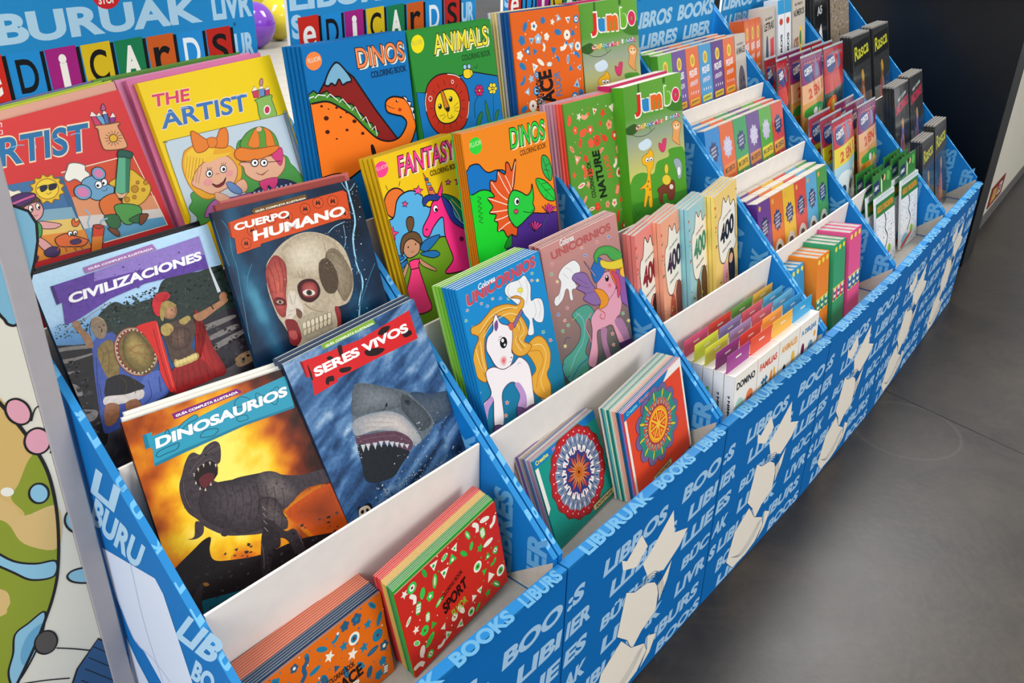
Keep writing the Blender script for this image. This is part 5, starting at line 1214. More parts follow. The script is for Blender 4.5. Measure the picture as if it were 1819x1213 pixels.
['T','#e8e8f0','APRENDO',[269,1273],[302,38],[0,57],0.02],
['T','#e8e8f0','LOS',[269,1178],[302,38],[0,57],0.02],
['T','#e8e8f0','PRIMEROS',[269,1083],[302,38],[0,57],0.02],
['T','#e8e8f0','LIBROS',[269,988],[302,38],[0,57],0.02],
['B','#d8c8d0',[756,228,658,-68,420,-190,182,-68,84,228,182,524,420,646,658,524]],
['B','#f4ece0',[689,228,610,0,420,-95,230,0,151,228,230,456,420,551,610,456]],
['B','#a08060',[605,228,551,67,420,0,289,67,235,228,289,389,420,456,551,389]],
['B','#4a2a1c',[571,380,527,299,420,266,313,299,269,380,313,461,420,494,527,461]],
['B','#e8a84a',[244,1748,206,1682,130,1682,92,1748,130,1814,206,1814]]],
'pack_orange':[['P','#e0702a',[0,0,840,0,840,1900,0,1900]],
['P','#2f3a6a',[647,1178,688,1068,594,1019,563,898,459,935,370,860,307,964,201,970,207,1094,134,1178,207,1262,201,1386,307,1392,370,1496,459,1421,563,1458,594,1337,688,1288]],
['T','#e8e8f0','APRENDO',[269,1273],[302,38],[0,57],0.02],
['T','#e8e8f0','LOS',[269,1178],[302,38],[0,57],0.02],
['T','#e8e8f0','PRIMEROS',[269,1083],[302,38],[0,57],0.02],
['T','#e8e8f0','LIBROS',[269,988],[302,38],[0,57],0.02],
['B','#e8d8c8',[756,228,658,-68,420,-190,182,-68,84,228,182,524,420,646,658,524]],
['B','#f4ece0',[689,228,610,0,420,-95,230,0,151,228,230,456,420,551,610,456]],
['B','#a8643c',[605,228,551,67,420,0,289,67,235,228,289,389,420,456,551,389]],
['B','#4a2a1c',[571,380,527,299,420,266,313,299,269,380,313,461,420,494,527,461]],
['B','#e8a84a',[244,1748,206,1682,130,1682,92,1748,130,1814,206,1814]]],
'pack_yellow':[['P','#e8b82a',[0,0,840,0,840,1900,0,1900]],
['P','#3a3a6a',[647,1178,688,1068,594,1019,563,898,459,935,370,860,307,964,201,970,207,1094,134,1178,207,1262,201,1386,307,1392,370,1496,459,1421,563,1458,594,1337,688,1288]],
['T','#e8e8f0','APRENDO',[269,1273],[302,38],[0,57],0.02],
['T','#e8e8f0','LOS',[269,1178],[302,38],[0,57],0.02],
['T','#e8e8f0','PRIMEROS',[269,1083],[302,38],[0,57],0.02],
['T','#e8e8f0','LIBROS',[269,988],[302,38],[0,57],0.02],
['B','#e8d8c8',[756,228,658,-68,420,-190,182,-68,84,228,182,524,420,646,658,524]],
['B','#f4ece0',[689,228,610,0,420,-95,230,0,151,228,230,456,420,551,610,456]],
['B','#a8643c',[605,228,551,67,420,0,289,67,235,228,289,389,420,456,551,389]],
['B','#4a2a1c',[571,380,527,299,420,266,313,299,269,380,313,461,420,494,527,461]],
['B','#e8a84a',[244,1748,206,1682,130,1682,92,1748,130,1814,206,1814]]],
'pack_red':[['P','#d8483a',[0,0,840,0,840,1900,0,1900]],
['P','#2f3a6a',[647,1178,688,1068,594,1019,563,898,459,935,370,860,307,964,201,970,207,1094,134,1178,207,1262,201,1386,307,1392,370,1496,459,1421,563,1458,594,1337,688,1288]],
['T','#e8e8f0','APRENDO',[269,1273],[302,38],[0,57],0.02],
['T','#e8e8f0','LOS',[269,1178],[302,38],[0,57],0.02],
['T','#e8e8f0','PRIMEROS',[269,1083],[302,38],[0,57],0.02],
['T','#e8e8f0','LIBROS',[269,988],[302,38],[0,57],0.02],
['B','#e8d8c8',[756,228,658,-68,420,-190,182,-68,84,228,182,524,420,646,658,524]],
['B','#f4ece0',[689,228,610,0,420,-95,230,0,151,228,230,456,420,551,610,456]],
['B','#a8643c',[605,228,551,67,420,0,289,67,235,228,289,389,420,456,551,389]],
['B','#4a2a1c',[571,380,527,299,420,266,313,299,269,380,313,461,420,494,527,461]],
['B','#e8a84a',[244,1748,206,1682,130,1682,92,1748,130,1814,206,1814]]],
'pack_sky':[['P','#5aa8d0',[0,0,840,0,840,1900,0,1900]],
['P','#2f3a6a',[647,1178,688,1068,594,1019,563,898,459,935,370,860,307,964,201,970,207,1094,134,1178,207,1262,201,1386,307,1392,370,1496,459,1421,563,1458,594,1337,688,1288]],
['T','#e8e8f0','APRENDO',[269,1273],[302,38],[0,57],0.02],
['T','#e8e8f0','LOS',[269,1178],[302,38],[0,57],0.02],
['T','#e8e8f0','PRIMEROS',[269,1083],[302,38],[0,57],0.02],
['T','#e8e8f0','LIBROS',[269,988],[302,38],[0,57],0.02],
['B','#e0e0e0',[756,228,658,-68,420,-190,182,-68,84,228,182,524,420,646,658,524]],
['B','#f4ece0',[689,228,610,0,420,-95,230,0,151,228,230,456,420,551,610,456]],
['B','#a8643c',[605,228,551,67,420,0,289,67,235,228,289,389,420,456,551,389]],
['B','#4a2a1c',[571,380,527,299,420,266,313,299,269,380,313,461,420,494,527,461]],
['B','#e8a84a',[244,1748,206,1682,130,1682,92,1748,130,1814,206,1814]]],
'pack_green':[['P','#4a9a44',[0,0,840,0,840,1900,0,1900]],
['P','#2f3a6a',[647,1178,688,1068,594,1019,563,898,459,935,370,860,307,964,201,970,207,1094,134,1178,207,1262,201,1386,307,1392,370,1496,459,1421,563,1458,594,1337,688,1288]],
['T','#e8e8f0','APRENDO',[269,1273],[302,38],[0,57],0.02],
['T','#e8e8f0','LOS',[269,1178],[302,38],[0,57],0.02],
['T','#e8e8f0','PRIMEROS',[269,1083],[302,38],[0,57],0.02],
['T','#e8e8f0','LIBROS',[269,988],[302,38],[0,57],0.02],
['B','#e0e0d0',[756,228,658,-68,420,-190,182,-68,84,228,182,524,420,646,658,524]],
['B','#f4ece0',[689,228,610,0,420,-95,230,0,151,228,230,456,420,551,610,456]],
['B','#a8643c',[605,228,551,67,420,0,289,67,235,228,289,389,420,456,551,389]],
['B','#4a2a1c',[571,380,527,299,420,266,313,299,269,380,313,461,420,494,527,461]],
['B','#e8a84a',[244,1748,206,1682,130,1682,92,1748,130,1814,206,1814]]],
'tale_blue':[['P','#2a86c8',[0,0,780,0,780,2000,0,2000]],
['P','#2f3a6a',[601,1360,639,1251,551,1206,523,1083,427,1124,344,1045,285,1152,187,1154,192,1278,125,1360,192,1442,187,1566,285,1568,344,1675,427,1596,523,1637,551,1514,639,1469]],
['T','#e8e8f0','CUENTOS',[250,1420],[280,40],[0,60],0.02],
['T','#e8e8f0','CUENTOS',[250,1320],[280,40],[0,60],0.02],
['T','#e8e8f0','CUENTOS',[250,1220],[280,40],[0,60],0.02],
['P','#4a9ad0',[62,880,718,920,718,600,62,560]],
['T','#3a3a3a','MIS CUENTOS',[109,660],[562,40],[0,140],0.03],
['B','#e8b080',[593,280,538,110,406,40,273,110,218,280,273,450,406,520,538,450]],
['B','#8a4a2a',[390,400,351,296,273,296,234,400,273,504,351,504]],
['B','#f4e8d8',[530,320,507,251,460,251,437,320,460,389,507,389]]],
'tale_orange':[['P','#e0642a',[0,0,780,0,780,2000,0,2000]],
['P','#c8c0d8',[601,1360,639,1251,551,1206,523,1083,427,1124,344,1045,285,1152,187,1154,192,1278,125,1360,192,1442,187,1566,285,1568,344,1675,427,1596,523,1637,551,1514,639,1469]],
['T','#e8e8f0','CUENTOS',[250,1420],[280,40],[0,60],0.02],
['T','#e8e8f0','CUENTOS',[250,1320],[280,40],[0,60],0.02],
['T','#e8e8f0','CUENTOS',[250,1220],[280,40],[0,60],0.02],
['P','#e8884a',[62,880,718,920,718,600,62,560]],
['T','#3a3a3a','MIS CUENTOS',[109,660],[562,40],[0,140],0.03],
['B','#e8b080',[593,280,538,110,406,40,273,110,218,280,273,450,406,520,538,450]],
['B','#8a4a2a',[390,400,351,296,273,296,234,400,273,504,351,504]],
['B','#f4e8d8',[530,320,507,251,460,251,437,320,460,389,507,389]]],
'tale_green':[['P','#3a9a5a',[0,0,780,0,780,2000,0,2000]],
['P','#2f3a6a',[601,1360,639,1251,551,1206,523,1083,427,1124,344,1045,285,1152,187,1154,192,1278,125,1360,192,1442,187,1566,285,1568,344,1675,427,1596,523,1637,551,1514,639,1469]],
['T','#e8e8f0','CUENTOS',[250,1420],[280,40],[0,60],0.02],
['T','#e8e8f0','CUENTOS',[250,1320],[280,40],[0,60],0.02],
['T','#e8e8f0','CUENTOS',[250,1220],[280,40],[0,60],0.02],
['P','#e8c03a',[62,880,718,920,718,600,62,560]],
['T','#3a3a3a','MIS CUENTOS',[109,660],[562,40],[0,140],0.03],
['B','#e8b080',[593,280,538,110,406,40,273,110,218,280,273,450,406,520,538,450]],
['B','#8a4a2a',[390,400,351,296,273,296,234,400,273,504,351,504]],
['B','#f4e8d8',[530,320,507,251,460,251,437,320,460,389,507,389]]],
'tale_violet':[['P','#6a4a8c',[0,0,780,0,780,2000,0,2000]],
['P','#c8c0d8',[601,1360,639,1251,551,1206,523,1083,427,1124,344,1045,285,1152,187,1154,192,1278,125,1360,192,1442,187,1566,285,1568,344,1675,427,1596,523,1637,551,1514,639,1469]],
['T','#e8e8f0','CUENTOS',[250,1420],[280,40],[0,60],0.02],
['T','#e8e8f0','CUENTOS',[250,1320],[280,40],[0,60],0.02],
['T','#e8e8f0','CUENTOS',[250,1220],[280,40],[0,60],0.02],
['P','#d88a4a',[62,880,718,920,718,600,62,560]],
['T','#3a3a3a','MIS CUENTOS',[109,660],[562,40],[0,140],0.03],
['B','#e8b080',[593,280,538,110,406,40,273,110,218,280,273,450,406,520,538,450]],
['B','#8a4a2a',[390,400,351,296,273,296,234,400,273,504,351,504]],
['B','#f4e8d8',[530,320,507,251,460,251,437,320,460,389,507,389]]],
'tale_leaf':[['P','#5aa83a',[0,0,780,0,780,2000,0,2000]],
['P','#c8c0d8',[601,1360,639,1251,551,1206,523,1083,427,1124,344,1045,285,1152,187,1154,192,1278,125,1360,192,1442,187,1566,285,1568,344,1675,427,1596,523,1637,551,1514,639,1469]],
['T','#e8e8f0','CUENTOS',[250,1420],[280,40],[0,60],0.02],
['T','#e8e8f0','CUENTOS',[250,1320],[280,40],[0,60],0.02],
['T','#e8e8f0','CUENTOS',[250,1220],[280,40],[0,60],0.02],
['P','#e8d03a',[62,880,718,920,718,600,62,560]],
['T','#3a3a3a','MIS CUENTOS',[109,660],[562,40],[0,140],0.03],
['B','#e8b080',[593,280,538,110,406,40,273,110,218,280,273,450,406,520,538,450]],
['B','#8a4a2a',[390,400,351,296,273,296,234,400,273,504,351,504]],
['B','#f4e8d8',[530,320,507,251,460,251,437,320,460,389,507,389]]],
'tale_red':[['P','#d84a34',[0,0,780,0,780,2000,0,2000]],
['P','#2f3a6a',[601,1360,639,1251,551,1206,523,1083,427,1124,344,1045,285,1152,187,1154,192,1278,125,1360,192,1442,187,1566,285,1568,344,1675,427,1596,523,1637,551,1514,639,1469]],
['T','#e8e8f0','CUENTOS',[250,1420],[280,40],[0,60],0.02],
['T','#e8e8f0','CUENTOS',[250,1320],[280,40],[0,60],0.02],
['T','#e8e8f0','CUENTOS',[250,1220],[280,40],[0,60],0.02],
['P','#f0b03a',[62,880,718,920,718,600,62,560]],
['T','#3a3a3a','MIS CUENTOS',[109,660],[562,40],[0,140],0.03],
['B','#e8b080',[593,280,538,110,406,40,273,110,218,280,273,450,406,520,538,450]],
['B','#8a4a2a',[390,400,351,296,273,296,234,400,273,504,351,504]],
['B','#f4e8d8',[530,320,507,251,460,251,437,320,460,389,507,389]]],
'monster_green':[['P','#6ab83a',[0,0,780,0,780,2150,0,2150]],
['B','#f0d03a',[530,1806,489,1684,390,1634,291,1684,250,1806,291,1928,390,1978,489,1928]],
['B','#c8a02a',[484,1806,437,1713,343,1713,296,1806,343,1899,437,1899]],
['T','#f0e8e8','PEQUES',[156,1333],[468,43],[0,215],0.04],
['T','#e8dce8','APRENDEN',[156,1118],[468,43],[0,129],0.02],
['B','#e8e0f0',[226,946,214,909,191,909,179,946,191,983,214,983]],
['B','#e8e0f0',[367,946,355,909,332,909,320,946,332,983,355,983]],
['B','#e8e0f0',[507,946,495,909,472,909,460,946,472,983,495,983]],
['B','#e8e0f0',[647,946,636,909,612,909,601,946,612,983,636,983]],
['P','#d8d83a',[109,774,686,796,686,624,109,602]],
['T','#3a2a3a','JUGANDO',[172,645],[452,21],[0,86],0.03],
['B','#3a7a3a',[203,0,218,344,312,473,390,344,484,494,577,344,593,0]],
['B','#fff',[367,258,347,202,308,202,289,258,308,314,347,314]],
['B','#fff',[507,258,488,202,448,202,429,258,448,314,488,314]],
['B','#161418',[351,258,343,232,328,232,320,258,328,284,343,284]],
['B','#161418',[484,258,476,232,460,232,452,258,460,284,476,284]]],
'monster_violet':[['P','#6a4a94',[0,0,780,0,780,2150,0,2150]],
['B','#f0d03a',[530,1806,489,1684,390,1634,291,1684,250,1806,291,1928,390,1978,489,1928]],
['B','#c8a02a',[484,1806,437,1713,343,1713,296,1806,343,1899,437,1899]],
['T','#f0e8e8','PEQUES',[156,1333],[468,43],[0,215],0.04],
['T','#e8dce8','APRENDEN',[156,1118],[468,43],[0,129],0.02],
['B','#e8e0f0',[226,946,214,909,191,909,179,946,191,983,214,983]],
['B','#e8e0f0',[367,946,355,909,332,909,320,946,332,983,355,983]],
['B','#e8e0f0',[507,946,495,909,472,909,460,946,472,983,495,983]],
['B','#e8e0f0',[647,946,636,909,612,909,601,946,612,983,636,983]],
['P','#e8b03a',[109,774,686,796,686,624,109,602]],
['T','#3a2a3a','JUGANDO',[172,645],[452,21],[0,86],0.03],
['B','#8a8ab0',[203,0,218,344,312,473,390,344,484,494,577,344,593,0]],
['B','#fff',[367,258,347,202,308,202,289,258,308,314,347,314]],
['B','#fff',[507,258,488,202,448,202,429,258,448,314,488,314]],
['B','#161418',[351,258,343,232,328,232,320,258,328,284,343,284]],
['B','#161418',[484,258,476,232,460,232,452,258,460,284,476,284]]],
'monster_orange':[['P','#e46a2c',[0,0,780,0,780,2150,0,2150]],
['B','#f0d03a',[530,1806,489,1684,390,1634,291,1684,250,1806,291,1928,390,1978,489,1928]],
['B','#c8a02a',[484,1806,437,1713,343,1713,296,1806,343,1899,437,1899]],
['T','#f0e8e8','PEQUES',[156,1333],[468,43],[0,215],0.04],
['T','#e8dce8','APRENDEN',[156,1118],[468,43],[0,129],0.02],
['B','#e8e0f0',[226,946,214,909,191,909,179,946,191,983,214,983]],
['B','#e8e0f0',[367,946,355,909,332,909,320,946,332,983,355,983]],
['B','#e8e0f0',[507,946,495,909,472,909,460,946,472,983,495,983]],
['B','#e8e0f0',[647,946,636,909,612,909,601,946,612,983,636,983]],
['P','#f0b83a',[109,774,686,796,686,624,109,602]],
['T','#3a2a3a','JUGANDO',[172,645],[452,21],[0,86],0.03],
['B','#3a9a6a',[203,0,218,344,312,473,390,344,484,494,577,344,593,0]],
['B','#fff',[367,258,347,202,308,202,289,258,308,314,347,314]],
['B','#fff',[507,258,488,202,448,202,429,258,448,314,488,314]],
['B','#161418',[351,258,343,232,328,232,320,258,328,284,343,284]],
['B','#161418',[484,258,476,232,460,232,452,258,460,284,476,284]]],
'monster_blue':[['P','#3a94c8',[0,0,780,0,780,2150,0,2150]],
['B','#f0d03a',[530,1806,489,1684,390,1634,291,1684,250,1806,291,1928,390,1978,489,1928]],
['B','#c8a02a',[484,1806,437,1713,343,1713,296,1806,343,1899,437,1899]],
['T','#f0e8e8','PEQUES',[156,1333],[468,43],[0,215],0.04],
['T','#e8dce8','APRENDEN',[156,1118],[468,43],[0,129],0.02],
['B','#e8e0f0',[226,946,214,909,191,909,179,946,191,983,214,983]],
['B','#e8e0f0',[367,946,355,909,332,909,320,946,332,983,355,983]],
['B','#e8e0f0',[507,946,495,909,472,909,460,946,472,983,495,983]],
['B','#e8e0f0',[647,946,636,909,612,909,601,946,612,983,636,983]],
['P','#e0e05a',[109,774,686,796,686,624,109,602]],
['T','#3a2a3a','JUGANDO',[172,645],[452,21],[0,86],0.03],
['B','#e8503a',[203,0,218,344,312,473,390,344,484,494,577,344,593,0]],
['B','#fff',[367,258,347,202,308,202,289,258,308,314,347,314]],
['B','#fff',[507,258,488,202,448,202,429,258,448,314,488,314]],
['B','#161418',[351,258,343,232,328,232,320,258,328,284,343,284]],
['B','#161418',[484,258,476,232,460,232,452,258,460,284,476,284]]],
'monster_purple':[['P','#5a2f80',[0,0,780,0,780,2150,0,2150]],
['B','#f0d03a',[530,1806,489,1684,390,1634,291,1684,250,1806,291,1928,390,1978,489,1928]],
['B','#c8a02a',[484,1806,437,1713,343,1713,296,1806,343,1899,437,1899]],
['T','#f0e8e8','PEQUES',[156,1333],[468,43],[0,215],0.04],
['T','#e8dce8','APRENDEN',[156,1118],[468,43],[0,129],0.02],
['B','#e8e0f0',[226,946,214,909,191,909,179,946,191,983,214,983]],
['B','#e8e0f0',[367,946,355,909,332,909,320,946,332,983,355,983]],
['B','#e8e0f0',[507,946,495,909,472,909,460,946,472,983,495,983]],
['B','#e8e0f0',[647,946,636,909,612,909,601,946,612,983,636,983]],
['P','#e0c83a',[109,774,686,796,686,624,109,602]],
['T','#3a2a3a','JUGANDO',[172,645],[452,21],[0,86],0.03],
['B','#e8b83a',[203,0,218,344,312,473,390,344,484,494,577,344,593,0]],
['B','#fff',[367,258,347,202,308,202,289,258,308,314,347,314]],
['B','#fff',[507,258,488,202,448,202,429,258,448,314,488,314]],
['B','#161418',[351,258,343,232,328,232,320,258,328,284,343,284]],
['B','#161418',[484,258,476,232,460,232,452,258,460,284,476,284]]],
'first_animals':[['P','#c8bcae',[0,0,1100,0,1100,2700,0,2700]],
['T','#2a2624','ANIMALES',[110,1998],[902,54],[0,243],0.03],
['T','#4a4440','MIS PRIMEROS',[220,2322],[660,27],[0,81],0.02],
['B','#6a5a54',[220,1026,396,1512,660,1566,880,1188,924,432,660,0,330,54]],
['B','#3a302e',[539,1026,512,932,456,932,429,1026,456,1120,512,1120]],
['B','#3a302e',[781,1080,754,986,698,986,671,1080,698,1174,754,1174]],
['B','#8a4a4a',[484,540,660,594,682,270,528,216]]],
'first_letters':[['P','#c8bcae',[0,0,1100,0,1100,2700,0,2700]],
['T','#2a2624','LETRAS',[110,1998],[902,54],[0,243],0.03],
['T','#4a4440','MIS PRIMEROS',[220,2322],[660,27],[0,81],0.02],
['B','#3a5a7a',[264,1620,440,1782,484,810,440,54,220,54]],
['P','#d84a5a',[660,1728,1012,1782,1012,216,660,162]],
['T','#f0e8e0','ABC',[704,810],[264,27],[0,324],0.05]],
'first_numbers':[['P','#c8bcae',[0,0,1100,0,1100,2700,0,2700]],
['T','#2a2624','NÚMEROS',[110,1998],[902,54],[0,243],0.03],
['T','#4a4440','MIS PRIMEROS',[220,2322],[660,27],[0,81],0.02],
['B','#e8c83a',[550,1350,726,1728,858,1350,836,270,616,108]],
['T','#8a3a2a','123',[132,972],[374,54],[0,378],0.06],
['B','#4a7a4a',[770,1350,726,1163,638,1163,594,1350,638,1537,726,1537]],
['B','#c84a3a',[418,378,352,191,220,191,154,378,220,565,352,565]]],
'bag_blue':[['P','#a8d0dc',[0,0,1850,0,1850,3200,0,3200]],
['P','#c8283c',[0,3200,1850,3200,1850,2432,0,2304]],
['B','#1f3a7a',[148,2880,555,3008,814,2880,851,2560,518,2368,185,2496]],
['T','#f0ece8','CUENTOS',[185,2592],[629,96],[0,224],0.05],
['B','#6a7a9a',[1036,2496,1147,3008,1295,3072,1332,2560]],
['P','#e8cf1c',[0,2304,1850,2432,1850,1856,0,1664]],
['T','#d8461c','2 EN 1',[333,1792],[1258,192],[0,352],0.06],
['B','#e8f0f2',[185,1280,740,1472,1295,1344,1776,1536,1776,640,1110,320,185,512]],
['B','#2a4a6a',[814,768,722,574,536,574,444,768,536,962,721,962]],
['B','#1a2a3a',[1350,896,1267,730,1101,730,1018,896,1101,1062,1267,1062]],
['P','#2a6a8a',[0,256,1850,448,1850,0,0,0]],
['S','#2a4a5a',30,[1406,1408,1591,1088,1702,1280]]],
'bag_farm':[['P','#d89a4a',[0,0,1850,0,1850,3200,0,3200]],
['P','#8a2a6a',[0,3200,1850,3200,1850,2432,0,2304]],
['B','#1f3a7a',[148,2880,555,3008,814,2880,851,2560,518,2368,185,2496]],
['T','#f0ece8','CUENTOS',[185,2592],[629,96],[0,224],0.05],
['B','#6a7a9a',[1036,2496,1147,3008,1295,3072,1332,2560]],
['P','#e8b080',[0,2304,1850,2432,1850,1856,0,1664]],
['T','#d8461c','2 EN 1',[333,1792],[1258,192],[0,352],0.06],
['B','#3a9a3a',[185,1472,925,1600,1702,1472,1665,1216,925,1280,185,1216]],
['B','#c87a1c',[74,960,370,1216,814,1088,851,320,185,128]],
['B','#e8c82a',[1110,1280,1332,1344,1369,896,1147,832]],
['B','#e8762a',[1110,640,1443,896,1554,320,1184,128]],
['B','#f0f0f0',[980,1344,897,1233,731,1233,648,1344,731,1455,897,1455]],
['B','#3a7a2a',[0,256,740,384,1110,128,1850,256,1850,0,0,0]]],
'bag_fire':[['P','#3a4a3a',[0,0,1850,0,1850,3200,0,3200]],
['P','#b82434',[0,3200,1850,3200,1850,2432,0,2304]],
['B','#1f3a7a',[148,2880,555,3008,814,2880,851,2560,518,2368,185,2496]],
['T','#f0ece8','CUENTOS',[185,2592],[629,96],[0,224],0.05],
['B','#6a7a9a',[1036,2496,1147,3008,1295,3072,1332,2560]],
['P','#c83a3c',[0,2304,1850,2432,1850,1856,0,1664]],
['T','#d8461c','2 EN 1',[333,1792],[1258,192],[0,352],0.06],
['B','#e86a2a',[185,1408,740,1536,925,1088,555,768,148,960]],
['B','#e8c03a',[370,1344,629,1408,703,1152,444,1024]],
['B','#1f3a4a',[925,1472,1776,1600,1776,0,925,0]],
['B','#4a7a4a',[111,576,740,704,851,0,74,0]]],
'search_pad':[['P','#e6e8ea',[0,0,1900,0,1900,2550,0,2550]],
['P','#2f7a34',[0,2550,1900,2550,1900,1887,0,1887]],
['P','#d8e2e4',[0,2550,1900,2550,1900,2372,0,2372]],
['T','#e8941c','BUSCA Y ENCUENTRA',[133,2015],[1634,0],[0,229],0.06],
['N','specks',4,230,[57,51],[1786,0],[0,1759],14,44,['#7a8a94','#c83a3a','#3a8ab0','#4a9a4a','#e8b03a','#5a5a6a','#d8a08a','#2a3a6a']],
['S','#141418',28,[836,1887,988,1581,874,1326,1102,1020,988,765,760,561]],
['B','#8ac03a',[1425,510,1339,377,1168,377,1083,510,1168,643,1339,643]],
['B','#7ac0d8',[152,357,570,510,836,306,570,51,190,51]],
['B','#d84a3a',[114,153,1140,408,1178,306,152,26]]],
'hang_card':[['P','#2f7a34',[0,0,1800,0,1800,750,0,750]],
['P','#1a2f5a',[54,465,576,525,684,105,108,30]],
['T','#e8ecf0','LIBRO',[144,195],[396,30],[0,135],0.04],
['B','#5ab04a',[1440,645,1692,525,1620,300,1368,360]],
['B','#e8b890',[1242,480,1205,406,1116,375,1027,406,990,480,1027,554,1116,585,1205,554]],
['B','#e8e0c8',[792,525,900,525,882,60,792,60]],
['B','#14300f',[846,585,1080,585,1080,480,972,405,846,480]]],
'scratch_fairy':[['P','#37393a',[0,0,1900,0,1900,3000,0,3000]],
['P','#1f2022',[114,2760,1824,2880,1824,2100,114,1980]],
['T','#d8d83a','Rasca',[228,2160],[1482,180],[0,480],0.02],
['B','#8a5a3a',[760,120,684,900,836,1320,798,1680,1026,1800,1140,1440,1102,1080,1254,600,1178,60]],
['B','#c8a03a',[874,1680,1026,1800,1140,1500,988,1380]],
['B','#b84a3a',[570,300,684,1080,836,840,798,120]],
['B','#d8884a',[950,1200,1140,1020,1102,420,950,360]],
['N','specks',9,60,[95,60],[1710,0],[0,1740],8,26,['#e8e8e8','#7ac0e0','#e89ac0','#e8d86a']]],
'scratch_unicorn':[['P','#37393a',[0,0,1900,0,1900,3000,0,3000]],
['T','#d83a5a','UNICORNIOS',[152,1980],[1596,240],[0,360],0.06],
['T','#e8e8e8','RASCA Y COLOREA',[418,2460],[1102,180],[0,120],0.03],
['B','#7a6ab0',[760,120,684,900,836,1320,798,1680,1026,1800,1140,1440,1102,1080,1254,600,1178,60]],
['B','#c8a03a',[874,1680,1026,1800,1140,1500,988,1380]],
['B','#d88ab0',[570,300,684,1080,836,840,798,120]],
['B','#d8884a',[950,1200,1140,1020,1102,420,950,360]],
['N','specks',9,60,[95,60],[1710,0],[0,1740],8,26,['#e8e8e8','#7ac0e0','#e89ac0','#e8d86a']]],
'scratch_sparkle':[['P','#9a8a76',[0,0,2000,0,2000,3000,0,3000]],
['N','specks',19,260,[20,30],[1960,0],[0,2940],18,60,['#e8e8e8','#6a5a44','#c8b080','#7a4a3a','#2a2a2e','#b8c0c4']]],
'black_back':[['P','#141518',[0,0,1900,0,1900,3000,0,3000]],
['T','#c8ccd0','A5',[380,2100],[760,60],[0,300],0.04],
['P','#e8e8e8',[570,1500,950,1800,1140,1200]]],
'header':[['P','#1f86c4',[320,0,5380,0,5380,4700,320,4700]],
['T','#a9cfe6','LIBURUAK',[340,2460],[4010,0],[0,440],0.04],
['T','#a9cfe6','LIVR',[4550,2460],[800,0],[0,440],0.05],
['T','#a9cfe6','LIBROS  BOOKS',[360,820],[4940,0],[69,460],0.05],
['T','#a9cfe6','R',[340,200],[160,0],[63,420],0.05],
['T','#a9cfe6','LLIBRES  LIBER',[550,200],[4750,0],[65,440],0.05],
['T','#a9cfe6','S',[340,1950],[240,0],[0,440],0.05],
['T','#a9cfe6','UR',[4920,1750],[400,0],[0,450],0.06],
['T','#a9cfe6','BÜCHER  LIBRES',[360,3200],[4940,0],[69,460],0.05],
['T','#a9cfe6','LIBROS  LIBER',[360,3950],[4640,0],[46,460],0.05],
['P','#0e0f12',[560,1620,1030,1640,1030,2320,550,2300]],
['P','#c8281c',[500,1650,970,1670,970,2350,490,2330]],
['T','#f2efe8','e',[585,1740],[300,0],[0,420],0.015],
['P','#0e0f12',[1115,1620,1585,1640,1585,2320,1105,2300]],
['P','#1f8ad0',[1055,1650,1525,1670,1525,2350,1045,2330]],
['T','#101014','D',[1140,1740],[300,0],[0,500],0.015],
['P','#0e0f12',[1670,1620,2140,1640,2140,2320,1660,2300]],
['P','#a01f7c',[1610,1650,2080,1670,2080,2350,1600,2330]],
['T','#f2efe8','i',[1785,1740],[120,0],[0,500],0.05],
['P','#0e0f12',[2225,1620,2695,1640,2695,2320,2215,2300]],
['P','#d8b81c',[2165,1650,2635,1670,2635,2350,2155,2330]],
['T','#101014','C',[2250,1740],[300,0],[0,500],0.015],
['P','#0e0f12',[2780,1620,3250,1640,3250,2320,2770,2300]],
['P','#157a4c',[2720,1650,3190,1670,3190,2350,2710,2330]],
['T','#f2efe8','A',[2805,1740],[300,0],[0,500],0.05],
['P','#0e0f12',[3335,1620,3805,1640,3805,2320,3325,2300]],
['P','#c85a1c',[3275,1650,3745,1670,3745,2350,3265,2330]],
['T','#101014','r',[3360,1740],[300,0],[0,420],0.015],
['P','#0e0f12',[3890,1620,4360,1640,4360,2320,3880,2300]],
['P','#1f8ad0',[3830,1650,4300,1670,4300,2350,3820,2330]],
['T','#e8f0f4','D',[3915,1740],[300,0],[0,500],0.015],
['P','#0e0f12',[4445,1620,4915,1640,4915,2320,4435,2300]],
['P','#b82418',[4385,1650,4855,1670,4855,2350,4375,2330]],
['T','#101014','S',[4470,1740],[300,0],[0,500],0.015],
['E','#c82028',2720,3060,240,240],
['T','#f0e8e0','STOP',[2580,2900],[280,0],[0,120],0.03],
['T','#1a3a5a','®',[4930,2330],[60,0],[0,60],0.02]],
'front':[['P','#0868b0',[0,0,5900,0,5900,5490,0,5490]],
['T','#a4c8e4',':S',[40,4400],[510,0],[60,429],0.055],
['T','#a4c8e4','LIBROS',[1200,4400],[2300,0],[60,429],0.055],
['T','#a4c8e4','BOO',[4150,4400],[1669,0],[60,429],0.055],
['T','#a4c8e4','IER',[40,3650],[810,0],[60,429],0.055],
['T','#a4c8e4','LLIBRES',[1500,3650],[2500,0],[60,429],0.055],
['T','#a4c8e4','LIBI',[4550,3650],[1269,0],[60,429],0.055],
['T','#a4c8e4','ES',[40,2900],[709,0],[60,429],0.055],
['T','#a4c8e4','BÜCHER',[1250,2900],[2350,0],[60,429],0.055],
['T','#a4c8e4','LLIE',[4400,2900],[1419,0],[60,429],0.055],
['T','#a4c8e4','AK',[40,2150],[760,0],[60,429],0.055],
['T','#a4c8e4','LIVRES',[1350,2150],[2450,0],[60,429],0.055],
['T','#a4c8e4','BÜC',[4550,2150],[1269,0],[60,429],0.055],
['T','#a4c8e4','S',[40,1400],[310,0],[60,429],0.055],
